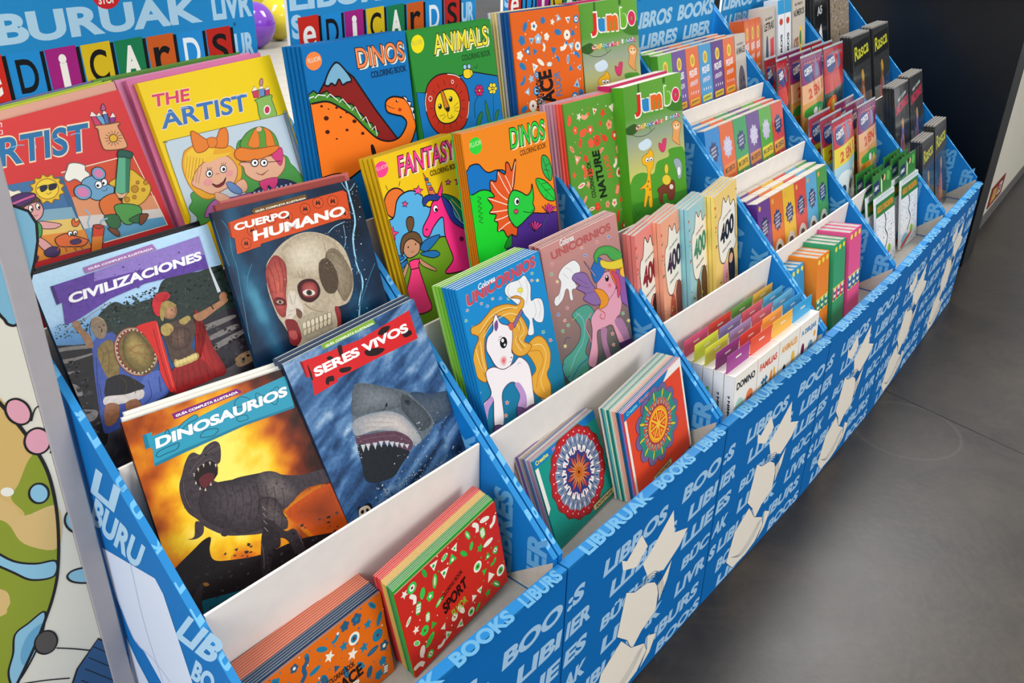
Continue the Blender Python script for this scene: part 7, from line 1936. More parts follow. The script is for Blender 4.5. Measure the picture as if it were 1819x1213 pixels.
# ---------------------------------------------------------------- the room
def floor_mat():
    m = bpy.data.materials.new('polished_concrete'); nt, b = nodes(m); N = nt.nodes.new; L = nt.links.new
    tc = N('ShaderNodeTexCoord'); n1 = N('ShaderNodeTexNoise'); n1.inputs['Scale'].default_value = 1.6; n1.inputs['Detail'].default_value = 9; n1.inputs['Roughness'].default_value = .62
    n2 = N('ShaderNodeTexNoise'); n2.inputs['Scale'].default_value = 45; n2.inputs['Detail'].default_value = 6
    L(tc.outputs['Object'], n1.inputs['Vector']); L(tc.outputs['Object'], n2.inputs['Vector'])
    r1 = N('ShaderNodeValToRGB'); r1.color_ramp.elements[0].position = .3; r1.color_ramp.elements[1].position = .72
    r1.color_ramp.elements[0].color = (*lin('#2a2622'),1); r1.color_ramp.elements[1].color = (*lin('#403a34'),1); L(n1.outputs[0], r1.inputs[0])
    r2 = N('ShaderNodeValToRGB'); r2.color_ramp.elements[0].position = .25; r2.color_ramp.elements[1].position = .8; r2.color_ramp.elements[0].color = (.8,.8,.8,1); r2.color_ramp.elements[1].color = (1.12,1.1,1.08,1); L(n2.outputs[0], r2.inputs[0])
    mx = N('ShaderNodeMix'); mx.data_type = 'RGBA'; mx.blend_type = 'MULTIPLY'; mx.inputs[0].default_value = 1; L(r1.outputs[0], mx.inputs[6]); L(r2.outputs[0], mx.inputs[7])
    n3 = N('ShaderNodeTexNoise'); n3.inputs['Scale'].default_value = 4.5; n3.inputs['Detail'].default_value = 12; n3.inputs['Roughness'].default_value = .75; n3.inputs['Distortion'].default_value = 1.2; L(tc.outputs['Object'], n3.inputs['Vector'])
    r3 = N('ShaderNodeValToRGB'); r3.color_ramp.elements[0].position = .36; r3.color_ramp.elements[1].position = .66; r3.color_ramp.elements[0].color = (.74,.76,.78,1); r3.color_ramp.elements[1].color = (1.26,1.16,1.06,1); L(n3.outputs[0], r3.inputs[0])
    mo = N('ShaderNodeMix'); mo.data_type = 'RGBA'; mo.blend_type = 'MULTIPLY'; mo.inputs[0].default_value = 1; L(mx.outputs[2], mo.inputs[6]); L(r3.outputs[0], mo.inputs[7])
    # worn ring left by a round stand
    vm = N('ShaderNodeVectorMath'); vm.operation = 'DISTANCE'; vm.inputs[1].default_value = (RING[0], RING[1], 0); L(tc.outputs['Object'], vm.inputs[0])
    sb = N('ShaderNodeMath'); sb.operation = 'SUBTRACT'; sb.inputs[1].default_value = RING[2]; L(vm.outputs['Value'], sb.inputs[0])
    ab = N('ShaderNodeMath'); ab.operation = 'ABSOLUTE'; L(sb.outputs[0], ab.inputs[0])
    mr = N('ShaderNodeMapRange'); mr.inputs[1].default_value = 0; mr.inputs[2].default_value = .008; mr.inputs[3].default_value = .07; mr.inputs[4].default_value = 0; L(ab.outputs[0], mr.inputs[0])
    m2 = N('ShaderNodeMix'); m2.data_type = 'RGBA'; m2.inputs[7].default_value = (*lin('#a09c98'),1); L(mr.outputs[0], m2.inputs[0]); L(mo.outputs[2], m2.inputs[6]); L(m2.outputs[2], b.inputs['Base Color'])
    rr = N('ShaderNodeMapRange'); rr.inputs[3].default_value = .28; rr.inputs[4].default_value = .5; L(n1.outputs[0], rr.inputs[0]); L(rr.outputs[0], b.inputs['Roughness']); b.inputs['Specular IOR Level'].default_value = .35
    bp = N('ShaderNodeBump'); bp.inputs['Strength'].default_value = .12; bp.inputs['Distance'].default_value = .003; L(n2.outputs[0], bp.inputs['Height']); L(bp.outputs[0], b.inputs['Normal'])
    return m
FM = floor_mat()
# concrete floor, cast in bays with saw-cut joints between them
JX = [-4.0, 2.05, 9.0]; th = math.radians(38); ca, sa = math.cos(th), math.sin(th)
o = mesh_obj('floor', pydata([(-6,-5,0),(12,-5,0),(12,14,0),(-6,14,0)], [(0,1,2,3)], FM)); tag(o, kind='structure')
V, F = [], []
def strip(p, q, w_, z):
    d = (Vector(q)-Vector(p)).normalized(); n = Vector((-d.y,d.x))*w_/2; k = len(V)
    V.extend([(p[0]+n.x,p[1]+n.y,z),(p[0]-n.x,p[1]-n.y,z),(q[0]-n.x,q[1]-n.y,z),(q[0]+n.x,q[1]+n.y,z)]); F.append((k,k+1,k+2,k+3))
strip(JOINT[0], JOINT[1], .006, .0006)
mat('joint_filler', '#3a3836', .8, .2)
o = mesh_obj('floor_joint', pydata(V, F, 'joint_filler')); tag(o, kind='structure')
# pale plank table behind the row of stands
mat('pale_plank', '#9a958d', .4, .4, .10, 5, 0, sx=(.5,6,1)); mat('table_leg', '#8f8a84', .6, .3)
tb = empty('plank_table', Matrix.Translation((-1.5, 1.55, 0)) @ Matrix.Rotation(.12, 4, 'Z')); tag(tb, 'large pale plank table behind the stands, with balloons on it', 'table')
me = boxes([(0,2.4,0,.150,.69,.72)], 'pale_plank', 'plank', .002)
for i in range(22): t = mesh_obj('plank', me, tb); t.location = (0, i*.153, 0)
mesh_obj('apron', boxes([(.05,2.35,.05,.08,.60,.6895),(.05,2.35,3.26,3.29,.60,.6895),(.05,.08,.08,3.26,.60,.6895),(2.32,2.35,.08,3.26,.60,.6895)], 'table_leg'), tb)
for x in (.085,2.245):
    for y in (.085,3.18): t = mesh_obj('leg', boxes([(0,.07,0,.07,0,.6895)], 'table_leg', 'leg', .003), tb); t.location = (x,y,0)

# ---------------------------------------------------------------- display stands
BLUE = '#1074b8'
mat('blue_print', '#0f68ad', .45, .35); mat('blue_edge', '#2b86c8', .45, .35)
def extrude_profile(P, x0, x1):
    n = len(P); V = [(x0,y,z) for y,z in P]+[(x1,y,z) for y,z in P]
    F = [tuple(range(n))[::-1], tuple(range(n,2*n))]+[(i,(i+1)%n,(i+1)%n+n,i+n) for i in range(n)]; return V, F
def inked(parts, sheets, m):
    """parts: (verts, faces, colour); sheets: (sheet, T) artwork laid on them"""
    V, F, C = [], [], []
    for v, f, c in parts:
        n = len(V); V += v; F += [tuple(i+n for i in q) for q in f]; C += [(*lin(c),0)]*len(v)
    for s, T in sheets: s.emit(V, F, C, EPS, 1e-4, T)
    return ink_mesh(V, F, C, m)
SHEETS = {}
def sheet(name):
    if name not in SHEETS: SHEETS[name] = sheet_of(name)
    return SHEETS[name]
I3 = np.eye(3)
def T_(rows, t=(0,0,0)): return (np.array(rows, float), np.array(t, float))
HB = .765      # depth of the back board
def stand(k):
    W = UW[k]; root = empty('display_stand', UM[k])
    names = ['nearest','second','third','fourth','fifth','farthest']
    what = ['nearest blue cardboard display stand, holding the large illustrated guides','second blue cardboard display stand from the near end, holding unicorn and mandala books',
        'third blue cardboard display stand from the near end, with domino game boxes in front','fourth blue display stand, with orange, green and pink spines in front',
        'fifth blue cardboard display stand, with green word-search pads in front','farthest blue cardboard display stand, beside the black counter']
    tag(root, what[k-1], 'display stand', 'blue cardboard display stands')
    g = .002; x0, x1 = g, W-g; sx = (x1-x0)/.59
    # front panel: double wall with printed face
    v, f = boxvf(x0, x1, 0, .018, 0, .541)
    mesh_obj('front_panel', inked([(v,f,'#0868b0')], [(sheet('front'), T_(np.diag([sx,1,.985]), (x0,-.0004,0)))], 'matt_print'), root)
    v, f = boxvf(x0, x1, -.001, .021, .541, .5465)
    mesh_obj('top_fold', inked([(v,f,'#1a74b0')], [(sheet('top_fold'), T_([[sx,0,0],[0,0,1],[0,-1,0]], (x0,-.001,.5468)))], 'matt_print'), root)
    mesh_obj('front_lining', boxes([(x0+.015,x1-.015,.0185,.0215,.455,.538)], 'grey_card'), root)
    # side panels, cut on the slope, printed on the inner face with a bare kraft corner
    prof = [(.0222,.0),(HB,.0),(HB,DIAG(HB)),(.0222,DIAG(.0222)-.008)]
    for s in (0,1):
        xa, xb = (x0, x0+.012) if s == 0 else (x1-.012, x1)
        v, f = extrude_profile(prof, xa, xb)
        sh = []
        if s == 1: sh.append((sheet('side_inner'), T_([[0,1,0],[-1,0,0],[0,0,1]], (xa-.0003, .71, 0))))
        if k == 1 and s == 0: sh.append((sheet('side_outer'), T_([[0,1,0],[-1,0,0],[0,0,1]], (xa-.0003, .71, 0))))
        p = mesh_obj('side_panel', inked([(v,f,'#0d6cb4')], sh, 'matt_print'), root)
        # light folded edge along the slope
        d = Vector((0,HB-.0222,DIAG(HB)-DIAG(.0222)+.008)); L_ = d.length; ang = math.atan2(d.z, d.y)
        es = Sheet(); rg = random.Random(k*7+s); n = 0
        Pq = [('P','#2880bd',[0,0,int(L_*1e4),0,int(L_*1e4),120,0,120])]
        q = 200
        while q < L_*1e4-300:
            Pq.append(('T','#6cb0dc',rg.choice(['L','U','B','R','O','S','K','I']),[q,6],[rg.randrange(160,300),0],[40,108],.07)); q += rg.randrange(420,900)
        for e in Pq: es.draw(e)
        y0_, z0_ = .0222, DIAG(.0222)-.008; c_, s_ = math.cos(ang), math.sin(ang)
        # sheet x runs up the slope, sheet y across the thickness, outward normal up
        T = T_([[0,0,1],[c_,s_,0],[s_,-c_,0]], (xa, y0_-s_*.0012, z0_+c_*.0012))
        vv, ff = extrude_profile([(y0_,z0_),(y0_+c_*L_,z0_+s_*L_),(y0_+c_*L_-s_*.001,z0_+s_*L_+c_*.001),(y0_-s_*.001,z0_+c_*.001)], xa, xb)
        mesh_obj('folded_edge', inked([(vv,ff,'#2880bd')], [(es, T)], 'matt_print'), p)
        if s == 0 and k > 1 and UNIT[k-1][2] > UNIT[k-2][2]:
            q = math.tan(UNIT[k-1][2]-UNIT[k-2][2])
            for ob in (p, p.children[0]):
                for vt in ob.data.vertices: vt.co.x += max(0, vt.co.y-.0222)*q
        if s == 1:
            vv, ff = extrude_profile([(.0225,DIAG(.0222)-.014),(.0225,.4625),(.134,.4625)], xa-.0012, xa-.0004)
            mesh_obj('bare_corner', pydata(vv, ff, 'grey_card'), p)
    # tiers: grey tray floor, white riser
    for t in (1,2,3,4):
        ya = TY[t]+(.022 if t == 1 else .006); yb = TY[t+1]-.0005 if t < 4 else HB-.008
        mesh_obj('tray_floor', boxes([(x0+.0135,x1-.0135,ya,yb,TF[t]-.007,TF[t]-.002)], 'grey_card'), root)
        if t > 1:
            y = TY[t]; mesh_obj('riser', boxes([(x0+.014,x1-.014,y,y+.005,TF[t-1]-.001,DIAG(y)-.004)], 'white_card', bevel=.0012), root)
    mesh_obj('back_panel', boxes([(x0+.0005,x1-.0005,HB+.0005,HB+.006,0,1.20)], 'blue_print'), root)
    # header board rises from the back; its lettering is a flat print
    hx = (x0+.016)+.012; v, f = boxvf(.066, W-.030, .748, .7555, 1.02, 1.66)
    hs = (W-.056)/.54
    h = mesh_obj('header_panel', inked([(v,f,'#1f86c4')], [(sheet('header'), T_(np.diag([hs,1,1]), (.028+.008,.7477,1.170)))], 'matt_print'), root)
    mesh_obj('header_edge', boxes([(.0648,.0658,.748,.7555,1.02,1.66),(W-.0298,W-.0288,.748,.7555,1.02,1.66)], 'white_card'), h)
for k in range(1,7): stand(k)

# ---------------------------------------------------------------- books
def book_meshes(W, H, t, color, art=None, pages='paper_pages', board=.0006, m='glossy_print', artT=None, key=None):
    k = ('book',round(W,4),round(H,4),round(t,4),color,art,pages,board,m,key)
    if k in MATS: return MATS[k]
    b = board; V, F, C = [], [], []
    inkbox(V,F,C,(0,W,0,b,0,H),color); inkbox(V,F,C,(0,W,t-b,t,0,H),color); inkbox(V,F,C,(-.0002,b,b,t-b,0,H),color)
    if art: sheet(art).emit(V, F, C, EPS, 1e-4, artT or T_(I3,(0,-.0001,0)))
    cover = ink_mesh(V, F, C, m, 'cover')
    pg = boxes([(b+.0002,W-.001,b+.0001,t-b-.0001,.0015,H-.0002)], pages, 'pages')
    MATS[k] = (cover, pg); return MATS[k]
def book(name, Mx, W, H, t, color, art=None, **kw):
    c, p = book_meshes(W, H, t, color, art, **kw); r = empty(name, Mx); mesh_obj('cover', c, r); mesh_obj('pages', p, r); return r
ORD = ['front','second','third','fourth','fifth','sixth','seventh','eighth','ninth','tenth','eleventh','twelfth','thirteenth','fourteenth','fifteenth']
def stack(pose, name, cat, label, n, t, cols, back_label=None, group=None, art=None, pages=None, H=None, W=None, dx=-.0012, du=0.0, board=.0006, m='glossy_print', gap=.0008, yaw_step=0, artT=None, fan=0, dW=0):
    unit, tier, x, y, yaw, lean, roll, W_, H_ = POSE[pose]; W = W or W_; H = H or H_; first = None; protos = {}
    z = TF[tier]+.0005+(abs(math.sin(math.radians(roll)))*W if roll > 0 else 0)
    rg = random.Random(len(pose)*13+n); step = (t+gap)/math.cos(math.radians(lean))
    for i in range(n):
        Mx = place(unit, x+dx*i+(rg.uniform(-.001,.001) if i else 0), y+i*step, z, yaw+yaw_step*i, lean-fan*i, roll)
        pg = pages[i] if isinstance(pages, (list,tuple)) else (pages or 'paper_pages')
        if i == 0:
            r = book(name, Mx, W, H, t, cols[0], art or pose, pages=pg, board=board, m=m, artT=artT); tag(r, label, cat, group)
        else:
            key = (cols[min(i,len(cols)-1)], pg); h = H+du*(1 if i else 0)
            if key not in protos: protos[key] = r = book(name, Mx, W+dW, h, t, key[0], None, pages=pg, board=board, m=m)
            else: r = copy_thing(protos[key], Mx)
            tag(r, ORD[i]+' '+back_label, cat, group)
# large illustrated guides
stack('dinosaurios','illustrated_guide','book','large illustrated guide with a roaring dinosaur on an orange sky',3,.0095,['#3a1408','#e8e4d8','#e8e4d8'],'large guide in the pile of the roaring dinosaur cover','large guides behind the dinosaur cover',board=.0016,dx=.008,dW=-.012)
stack('seres','illustrated_guide','book','large illustrated guide with a shark in blue water and red title band',3,.0095,['#1c2f48','#33445a','#33445a'],'large guide in the pile of the shark cover','large guides behind the shark cover',board=.0016,dx=.001)
stack('civil','illustrated_guide','book','large illustrated guide with ancient soldiers and a purple title band',3,.0095,['#15161c','#16161c','#16161c'],'large guide in the pile of the soldiers cover','large guides behind the soldiers cover',board=.0016,dx=.009,dW=-.02)
stack('humano','illustrated_guide','book','large illustrated guide with a skull and an orange title band',3,.009,['#0b2c46','#8e3a34','#b8605a'],'large guide in the pile of the skull cover','large guides behind the skull cover',board=.0016,du=.006,dx=.016,dW=-.028)
stack('artist_red','drawing_book','book','red drawing book with mouse chef and crab, leftmost of the top tier',5,.012,['#c9262a','#d8a08c','#c8c83a','#9ab83a','#6a6a9c'],'drawing book in the pile of the red mouse cover','drawing books behind the red mouse cover',board=.001,du=.010,dx=.003)
stack('artist_yellow','drawing_book','book','yellow drawing book with a smiling girl and a boy in a cap',5,.012,['#f0c818','#d0709c','#d886ac','#4a7a2c','#5a8a34'],'drawing book in the pile of the yellow girl cover','drawing books behind the yellow cover',board=.001,du=.004,dx=-.011)
# front tray of the nearest stand
sal, gry, grn = 'salmon_pages', 'slate_pages', 'green_pages'
mat('salmon_pages','#d08a74',.8,.2,.28,90,0,sx=(.05,9,1)); mat('slate_pages','#70757c',.8,.2,.2,90,0,sx=(.05,9,1)); mat('green_pages','#8aa07c',.8,.2,.25,90,0,sx=(.05,9,1)); mat('tan_pages','#c8a878',.8,.2,.22,90,0,sx=(.05,9,1)); mat('rose_pages','#cc7f78',.8,.2,.24,90,0,sx=(.05,9,1))
stack('sport','colouring_book','book','small red and green sport doodle colouring book in the front tray',15,.0034,['#c8281c','#12a032']+['#3a8a4a']*4+['#c8a050']*4+['#c83a3a']*5,'thin colouring book in the pile of the red sport doodle cover','thin colouring books behind the sport cover',pages=[grn,grn,grn,grn,grn,grn,'tan_pages','tan_pages','tan_pages','tan_pages','rose_pages','rose_pages','rose_pages','rose_pages','rose_pages'],board=.0005,gap=.0003,dx=.0004,du=.004)
stack('space_front','colouring_book','book','small orange space doodle colouring book in the nearest front tray',14,.0042,['#e06a14']+['#1c3c5c']*5+['#d06a4a']*8,'thin colouring book in the pile of the orange doodle cover in the front tray','thin colouring books behind the orange cover in the nearest front tray',pages=[gry]*6+[sal]*8,board=.0005,gap=.0003,dx=.0003,du=.003)
# second stand
stack('mandala_green','mandala_book','book','green mandala book with a round red and blue pattern',13,.0040,['#179080','#b4b8c0','#c88a9c','#e0dcd0','#5a7ab0','#c8a08a','#dcd8cc','#8a5a9c','#d8d4c8','#b07a5a','#dcd8cc','#c06a7a','#d8d4c8'],'mandala book in the pile of the green mandala cover','mandala books behind the green cover',board=.0005,gap=.0003,dx=-.0012,pages='grey_pages')
stack('mandala_red','mandala_book','book','red mandala book with a round orange slice pattern',13,.0036,['#e2482a','#9a6ab8','#1a6aa0','#1f5a7a','#e0a08a','#e0a890','#d8d0c0','#5ab0a0','#1a7a70','#cfd8c0','#5ab0a0','#1f6a80','#cfc8b8'],'mandala book in the pile of the red mandala cover','mandala books behind the red cover',board=.0005,gap=.0003,dx=-.0010,pages='grey_pages')
stack('uni_blue','colouring_book','book','blue colouring book with a golden-maned unicorn',8,.0052,['#1988c6','#1a7cb8','#1a7cb8','#1a7cb8','#1a7cb8','#6aaa34','#78b43c','#8abc50'],'unicorn colouring book in the pile of the golden-maned unicorn cover','colouring books behind the blue unicorn cover',board=.0006,dx=-.002,pages='paper_pages')
stack('uni_pink','colouring_book','book','dusty pink colouring book with a rainbow-maned winged unicorn',6,.0042,['#b98080','#8a4a50','#b06a6a','#7a3a44','#b06a6a','#c08a8a'],'unicorn colouring book in the pile of the pink cover','colouring books behind the dusty pink unicorn cover',board=.0006,dx=.0)
stack('fantasy','colouring_book','book','yellow colouring book with a pink unicorn and a small fairy',4,.0038,['#c9a014']*4,'colouring book in the pile of the yellow fairy cover','colouring books behind the yellow fairy cover',dx=-.007,m='matt_print')
stack('dinos_orange','colouring_book','book','orange colouring book with a green horned dinosaur',5,.0038,['#c87414','#c87414','#c87414','#c87414','#3fae4c'],'colouring book in the pile of the orange horned dinosaur cover','colouring books behind the orange dinosaur cover',dx=-.0015,m='matt_print')
stack('dinos_blue','colouring_book','book','blue colouring book with an orange long-necked dinosaur and volcano',5,.0038,['#0b6aa8']*5,'colouring book in the pile of the long-necked dinosaur cover','colouring books behind the long-necked dinosaur cover',dx=-.006,m='matt_print')
stack('animals','colouring_book','book','green colouring book with a red-maned lion',4,.0040,['#2c8a34']*4,'colouring book in the pile of the lion cover','colouring books behind the lion cover',m='matt_print',dx=-.001)
# third stand
stack('nature','colouring_book','book','green colouring book with red flower and leaf doodles',8,.0038,['#5c9a34','#f04a3a','#e05a48','#c87a80','#c08a9c','#b8808c','#c8a0a8','#b08090'],'colouring book in the pile of the green flower doodle cover','colouring books behind the flower doodle cover',dx=-.006,m='matt_print')
stack('jumbo_front','colouring_book','book','thick green colouring book with a giraffe, third tier of third stand',2,.034,['#4f9a24','#b82a5c'],'thick colouring book in the pile of the front giraffe cover','thick colouring books behind the front giraffe cover',dx=-.008)
stack('space_top','colouring_book','book','tall orange space doodle colouring book on the top tier',8,.0038,['#e2641a','#16508c','#16508c','#1a4a7a','#9aa0a8','#d8c890','#c8b070','#c8ccd0'],'colouring book in the pile of the orange doodle cover on the top tier','colouring books behind the tall orange cover',dx=-.005,m='matt_print')
wj, hj = POSE['jumbo_back'][7], POSE['jumbo_back'][8]
stack('jumbo_back','colouring_book','book','thick green colouring book with a giraffe, topmost tier of third stand',2,.030,['#4f9a24','#b82a5c'],'thick colouring book in the pile of the topmost giraffe cover','thick colouring books behind the topmost giraffe cover',dx=-.006,art='jumbo_front',artT=T_(np.diag([wj/POSE['jumbo_front'][7],1,hj/POSE['jumbo_front'][8]]),(0,-.0001,0)))
# play books in the second tier of the third stand
for i,(key,col,x,n,what) in enumerate((('play_red','#d8746c',.004,3,'red activity book, partly behind the pink unicorn colouring book'),('play_peach','#e89a7c',.112,4,'peach activity book with a dark figure and 400 in purple'),('play_blue','#8cc4cc',.238,4,'pale blue activity book with a brown bear and 400 in green'),('play_yellow','#f0cf6c',.368,4,'yellow activity book with 400 in black'))):
    POSE[key] = [3,2,x,.245,11,9,0,.150 if i < 3 else .19,.285]
    stack(key,'activity_book','book',what,n,.0095,[col]*n,'activity book in the pile of the %s one'%what.split(' activity')[0],'activity books behind the %s one'%what.split(' activity')[0],dx=-.0022,pages='grey_pages',artT=T_(np.diag([POSE[key][7]/.135,1,.285/.275]),(0,-.0001,0)))
# spine-out books in the front tray of the fourth stand
def spine_book(W, H, L, col, band):
    """thick board book seen spine first: W spine width, L depth"""
    b = .0012; V, F, C = [], [], []
    inkbox(V,F,C,(0,b,0,L,0,H),col); inkbox(V,F,C,(W-b,W,0,L,0,H),col); inkbox(V,F,C,(b,W-b,0,b,0,H),col)
    s = Sheet(); w_ = int(W*1e4); h_ = int(H*1e4)
    for a0, a1, c in ((.50,.66,'#e8d83a'),(.515,.645,band)): s.draw(('P',c,[0,int(h_*(1-a1)),w_,int(h_*(1-a1)),w_,int(h_*(1-a0)),0,int(h_*(1-a0))]))
    for i in range(4): s.draw(('E','#e8e0c8' if i%2 else '#2a6a8a',w_//2,int(h_*(.365+i*.034)),w_*.3,w_*.22))
    s.draw(('E','#f0e04a',w_//2,int(h_*.94),w_*.28,w_*.28)); s.emit(V, F, C, EPS, 1e-4, T_(I3,(0,-.0002,0)))
    return ink_mesh(V, F, C, 'glossy_print', 'cover'), boxes([(b+.0002,W-b-.0002,b+.0002,L-.002,.0015,H-.0015)], 'grey_pages', 'pages')
for key,col,band in (('spine_blue','#2a94c8','#2a94c8'),('spine_orange','#e8842c','#3a9a5a'),('spine_green','#3a9a6a','#d84a6a'),('spine_pink','#e0568c','#3a6aa8')):
    unit, tier, x, y, yaw, lean, roll, W_, H_ = POSE[key]; w_ = W_/3-.0032; proto = None; H_ = {'spine_blue':.235,'spine_orange':.25,'spine_green':.262,'spine_pink':.272}[key]; cn = key[6:]
    L_ = .105 if key != 'spine_blue' else .07
    c, p = spine_book(w_, H_, L_, col, band)
    for i in range(3):
        Mx = place(unit, x+i*(w_+.0032), y, TF[1]+.001, yaw*.4, 9 if key!='spine_blue' else 11, 0)
        r = empty('board_book', Mx); mesh_obj('cover', c, r); mesh_obj('pages', p, r)
        pos = ('left','middle','right')[i]
        tag(r, '%s of the three %s spine-out books in the fourth stand\'s front tray'%(pos, cn), 'book', 'spine-out board books')
# boxed sets
mat('slip_white', '#c9bfb0', .5, .3, .05, 30)
def box_thing(name, W, H, D_, art, sidecol, slips=True, side=None, wrap=True):
    k = ('bx',W,H,D_,art,sidecol,side)
    if k not in MATS:
        V, F, C = [], [], []; inkbox(V,F,C,(0,W,0,D_,0,H-(.002 if slips else 0)),sidecol)
        sh = sheet(art); b = ART[art][0][2]; sxx, szz = W/(b[2]*1e-4), (H-.002)/(b[5]*1e-4)
        sh.emit(V, F, C, EPS, 1e-4, T_(np.diag([sxx,1,szz]),(0,-.0002,0)))
        if side: s2 = sheet(side); b = ART[side][0][2]; s2.emit(V, F, C, EPS, 1e-4, T_([[0,1,0],[-D_/(b[2]*1e-4),0,0],[0,0,(H-.004)/(b[5]*1e-4)]],(-.0003,D_,0)))
        body = ink_mesh(V, F, C, 'foil_wrap' if wrap else 'glossy_print', 'carton')
        top = boxes([(.0012,W-.0012,.0008,D_-.0012,H-.0019,H+.0002)], 'slip_white', 'page_edges') if slips else None
        MATS[k] = (body, top)
    return MATS[k]
def pack_row(unit, tier, x0, y0, lean, W, H, D_, cols, pre, deep, name, what, cat, group, yaw=0):
    row = ['front','second','third','rear']
    for i,c in enumerate(cols):
        m1, m2 = box_thing(name, W-.0015, H, D_-.001, pre+c[0], c[1])
        for j in range(deep):
            r = empty(name, place(unit, x0+i*W, y0+j*(D_+.0004)/math.cos(math.radians(lean))+i*W*math.sin(math.radians(yaw)), TF[tier]+.0006, 0, lean, 0))
            mesh_obj('carton', m1, r)
            if m2: mesh_obj('page_edges', m2, r)
            nth = ['first','second','third','fourth','fifth','sixth','seventh'][i]
            tag(r, '%s, %s column, %s row'%(what%c[2], nth, row[j]), cat, group)
pack_row(4,2,.040,.238,14,.0855,.203,.031,[('purple','#5a2f80','purple'),('orange','#d8642a','orange'),('yellow','#e0ac2a','yellow'),('red','#c8402f','red'),('sky','#4a98c0','sky blue'),('green','#3f9040','green')],'pack_',4,'boxed_story_set','small %s wrapped set, second tier of fourth stand','box','book sets on the second tier of the fourth stand')
pack_row(4,3,.030,.412,15,.0875,.212,.027,[('blue','#1f7ac0','blue'),('orange','#d8602a','orange'),('green','#2f8a50','green'),('violet','#5f4484','violet'),('leaf','#4f9a34','leaf green'),('red','#c8442f','red')],'tale_',4,'boxed_story_set','small %s wrapped set, third tier of fourth stand','box','tale sets on the third tier of the fourth stand')
pack_row(4,4,.022,.583,12,.0790,.232,.026,[('green','#5aa832','green'),('violet','#5a3f84','violet'),('orange','#d8602a','orange'),('blue','#2f84b8','blue'),('purple','#4f2774','purple'),('orange','#d8602a','orange')],'monster_',3,'boxed_story_set','small %s wrapped set, top tier of fourth stand','box','foil-wrapped sets on the top tier of the fourth stand')
def one_box(unit, tier, x, y, lean, W, H, D_, art, col, name, label, cat, group=None, side=None, wrap=False, slips=False, yaw=0, z=0):
    m1, m2 = box_thing(name, W, H, D_, art, col, slips, side, wrap); r = empty(name, place(unit, x, y, TF[tier]+.0006+z, yaw, lean, 0)); mesh_obj('carton', m1, r)
    if m2: mesh_obj('page_edges', m2, r)
    return tag(r, label, cat, group)
one_box(4,4,.498,.583,12,.076,.232,.05,'first_animals','#b8aca0','boxed_learning_game','grey box with an elephant at the right end of the fourth stand\'s top tier','box',slips=True,wrap=True)
for i in range(3): one_box(5,4,.022+i*.044,.600,10,.042,.262,.05,'monster_orange','#d8602a','boxed_story_set','%s of the three tall orange foil boxes on the fifth stand\'s top tier'%('leftmost','middle','rightmost')[i],'box','tall orange foil boxes',wrap=True)
one_box(5,4,.175,.600,10,.10,.285,.05,'first_letters','#c8bcae','boxed_learning_game','grey letters learning box with a red stripe on the top tier','box')
s1 = ART['white_spine'] = [['P','#e8eaec',[0,0,420,0,420,2900,0,2900]],['P','#2a9ad0',[0,2450,420,2450,420,2900,0,2900]],['E','#c8442a',210,2200,110,110],['T','#1f2a3a','NÚMEROS',[290,300],[0,1500],[-170,0],.05]]
for i in range(2): one_box(5,4,.305+i*.062,.600,10,.058,.30,.05,'white_spine','#e0e4e8','boxed_learning_game','%s white numbers box standing spine out on the top tier'%('left','right')[i],'box')
one_box(5,4,.440,.600,10,.125,.31,.05,'first_numbers','#c8bcae','boxed_learning_game','beige numbers learning box beside the white spines','box')
# domino and memory game boxes, six rows of four, each with a coloured hang tab
tabs = [['#c4386a','#d8402f','#6aa83a','#e8a03a'],['#d04a7a','#d8402f','#5a9a3a','#e8b03a'],['#c8cc3a','#8a7aa8','#d05a6a','#5aa8c8'],['#d4d83a','#9a86b4','#c85a74','#6ab0cc'],['#8a2a78','#c8342a','#e8a03a','#2f94c4'],['#9a3488','#e04a2c','#f0b03a','#2fa0d4']]
names_t = [['magenta','red','green','orange'],['pink','red','dark green','amber'],['yellow-green','lilac','rose','sky blue'],['lime','pale violet','dusty rose','pale blue'],['purple','crimson','golden','blue'],['bright purple','vermilion','yellow','bright blue']]
gk = ['domino','families','animals','drawing']; sd_ = ['game_side_DOMINÓ','game_side_FAMILIAS','game_side_ANIMALES','game_side_DOMINÓ']
rows = ['rearmost','fifth','fourth','third','second','front']
for j in range(6):
    for i in range(4):
        yy = .024+(5-j)*.0285; k = gk[i]; side = 'game_side_DOMINÓ' if j >= 4 else ('game_side_ANIMALES' if j >= 2 else 'game_side_FAMILIAS')
        r = one_box(3,1,.085+i*.119,yy,5,.117,.163,.0265,'game_'+k,'#e6e0d6','boxed_game','picture game box with %s tab, %s row of its tray'%(names_t[j][i],rows[j]),'game box','picture game boxes with coloured tabs',side=side if i == 0 else None)
        tm = mat('tab_'+tabs[j][i], tabs[j][i], .45, .4)
        me = boxes([(.0015,.1155,.0235,.0245,.160,.208)], tm, 'hang_tab', .0006); t = mesh_obj('hang_tab', me, r)
        mesh_obj('tab_slot', boxes([(.045,.072,.0225,.0232,.188,.192)], mat('slot_cream','#e8dcd0',.6,.3), 'tab_slot'), t)  # cream strip drawn for the punched slot
from mathutils.geometry import tessellate_polygon
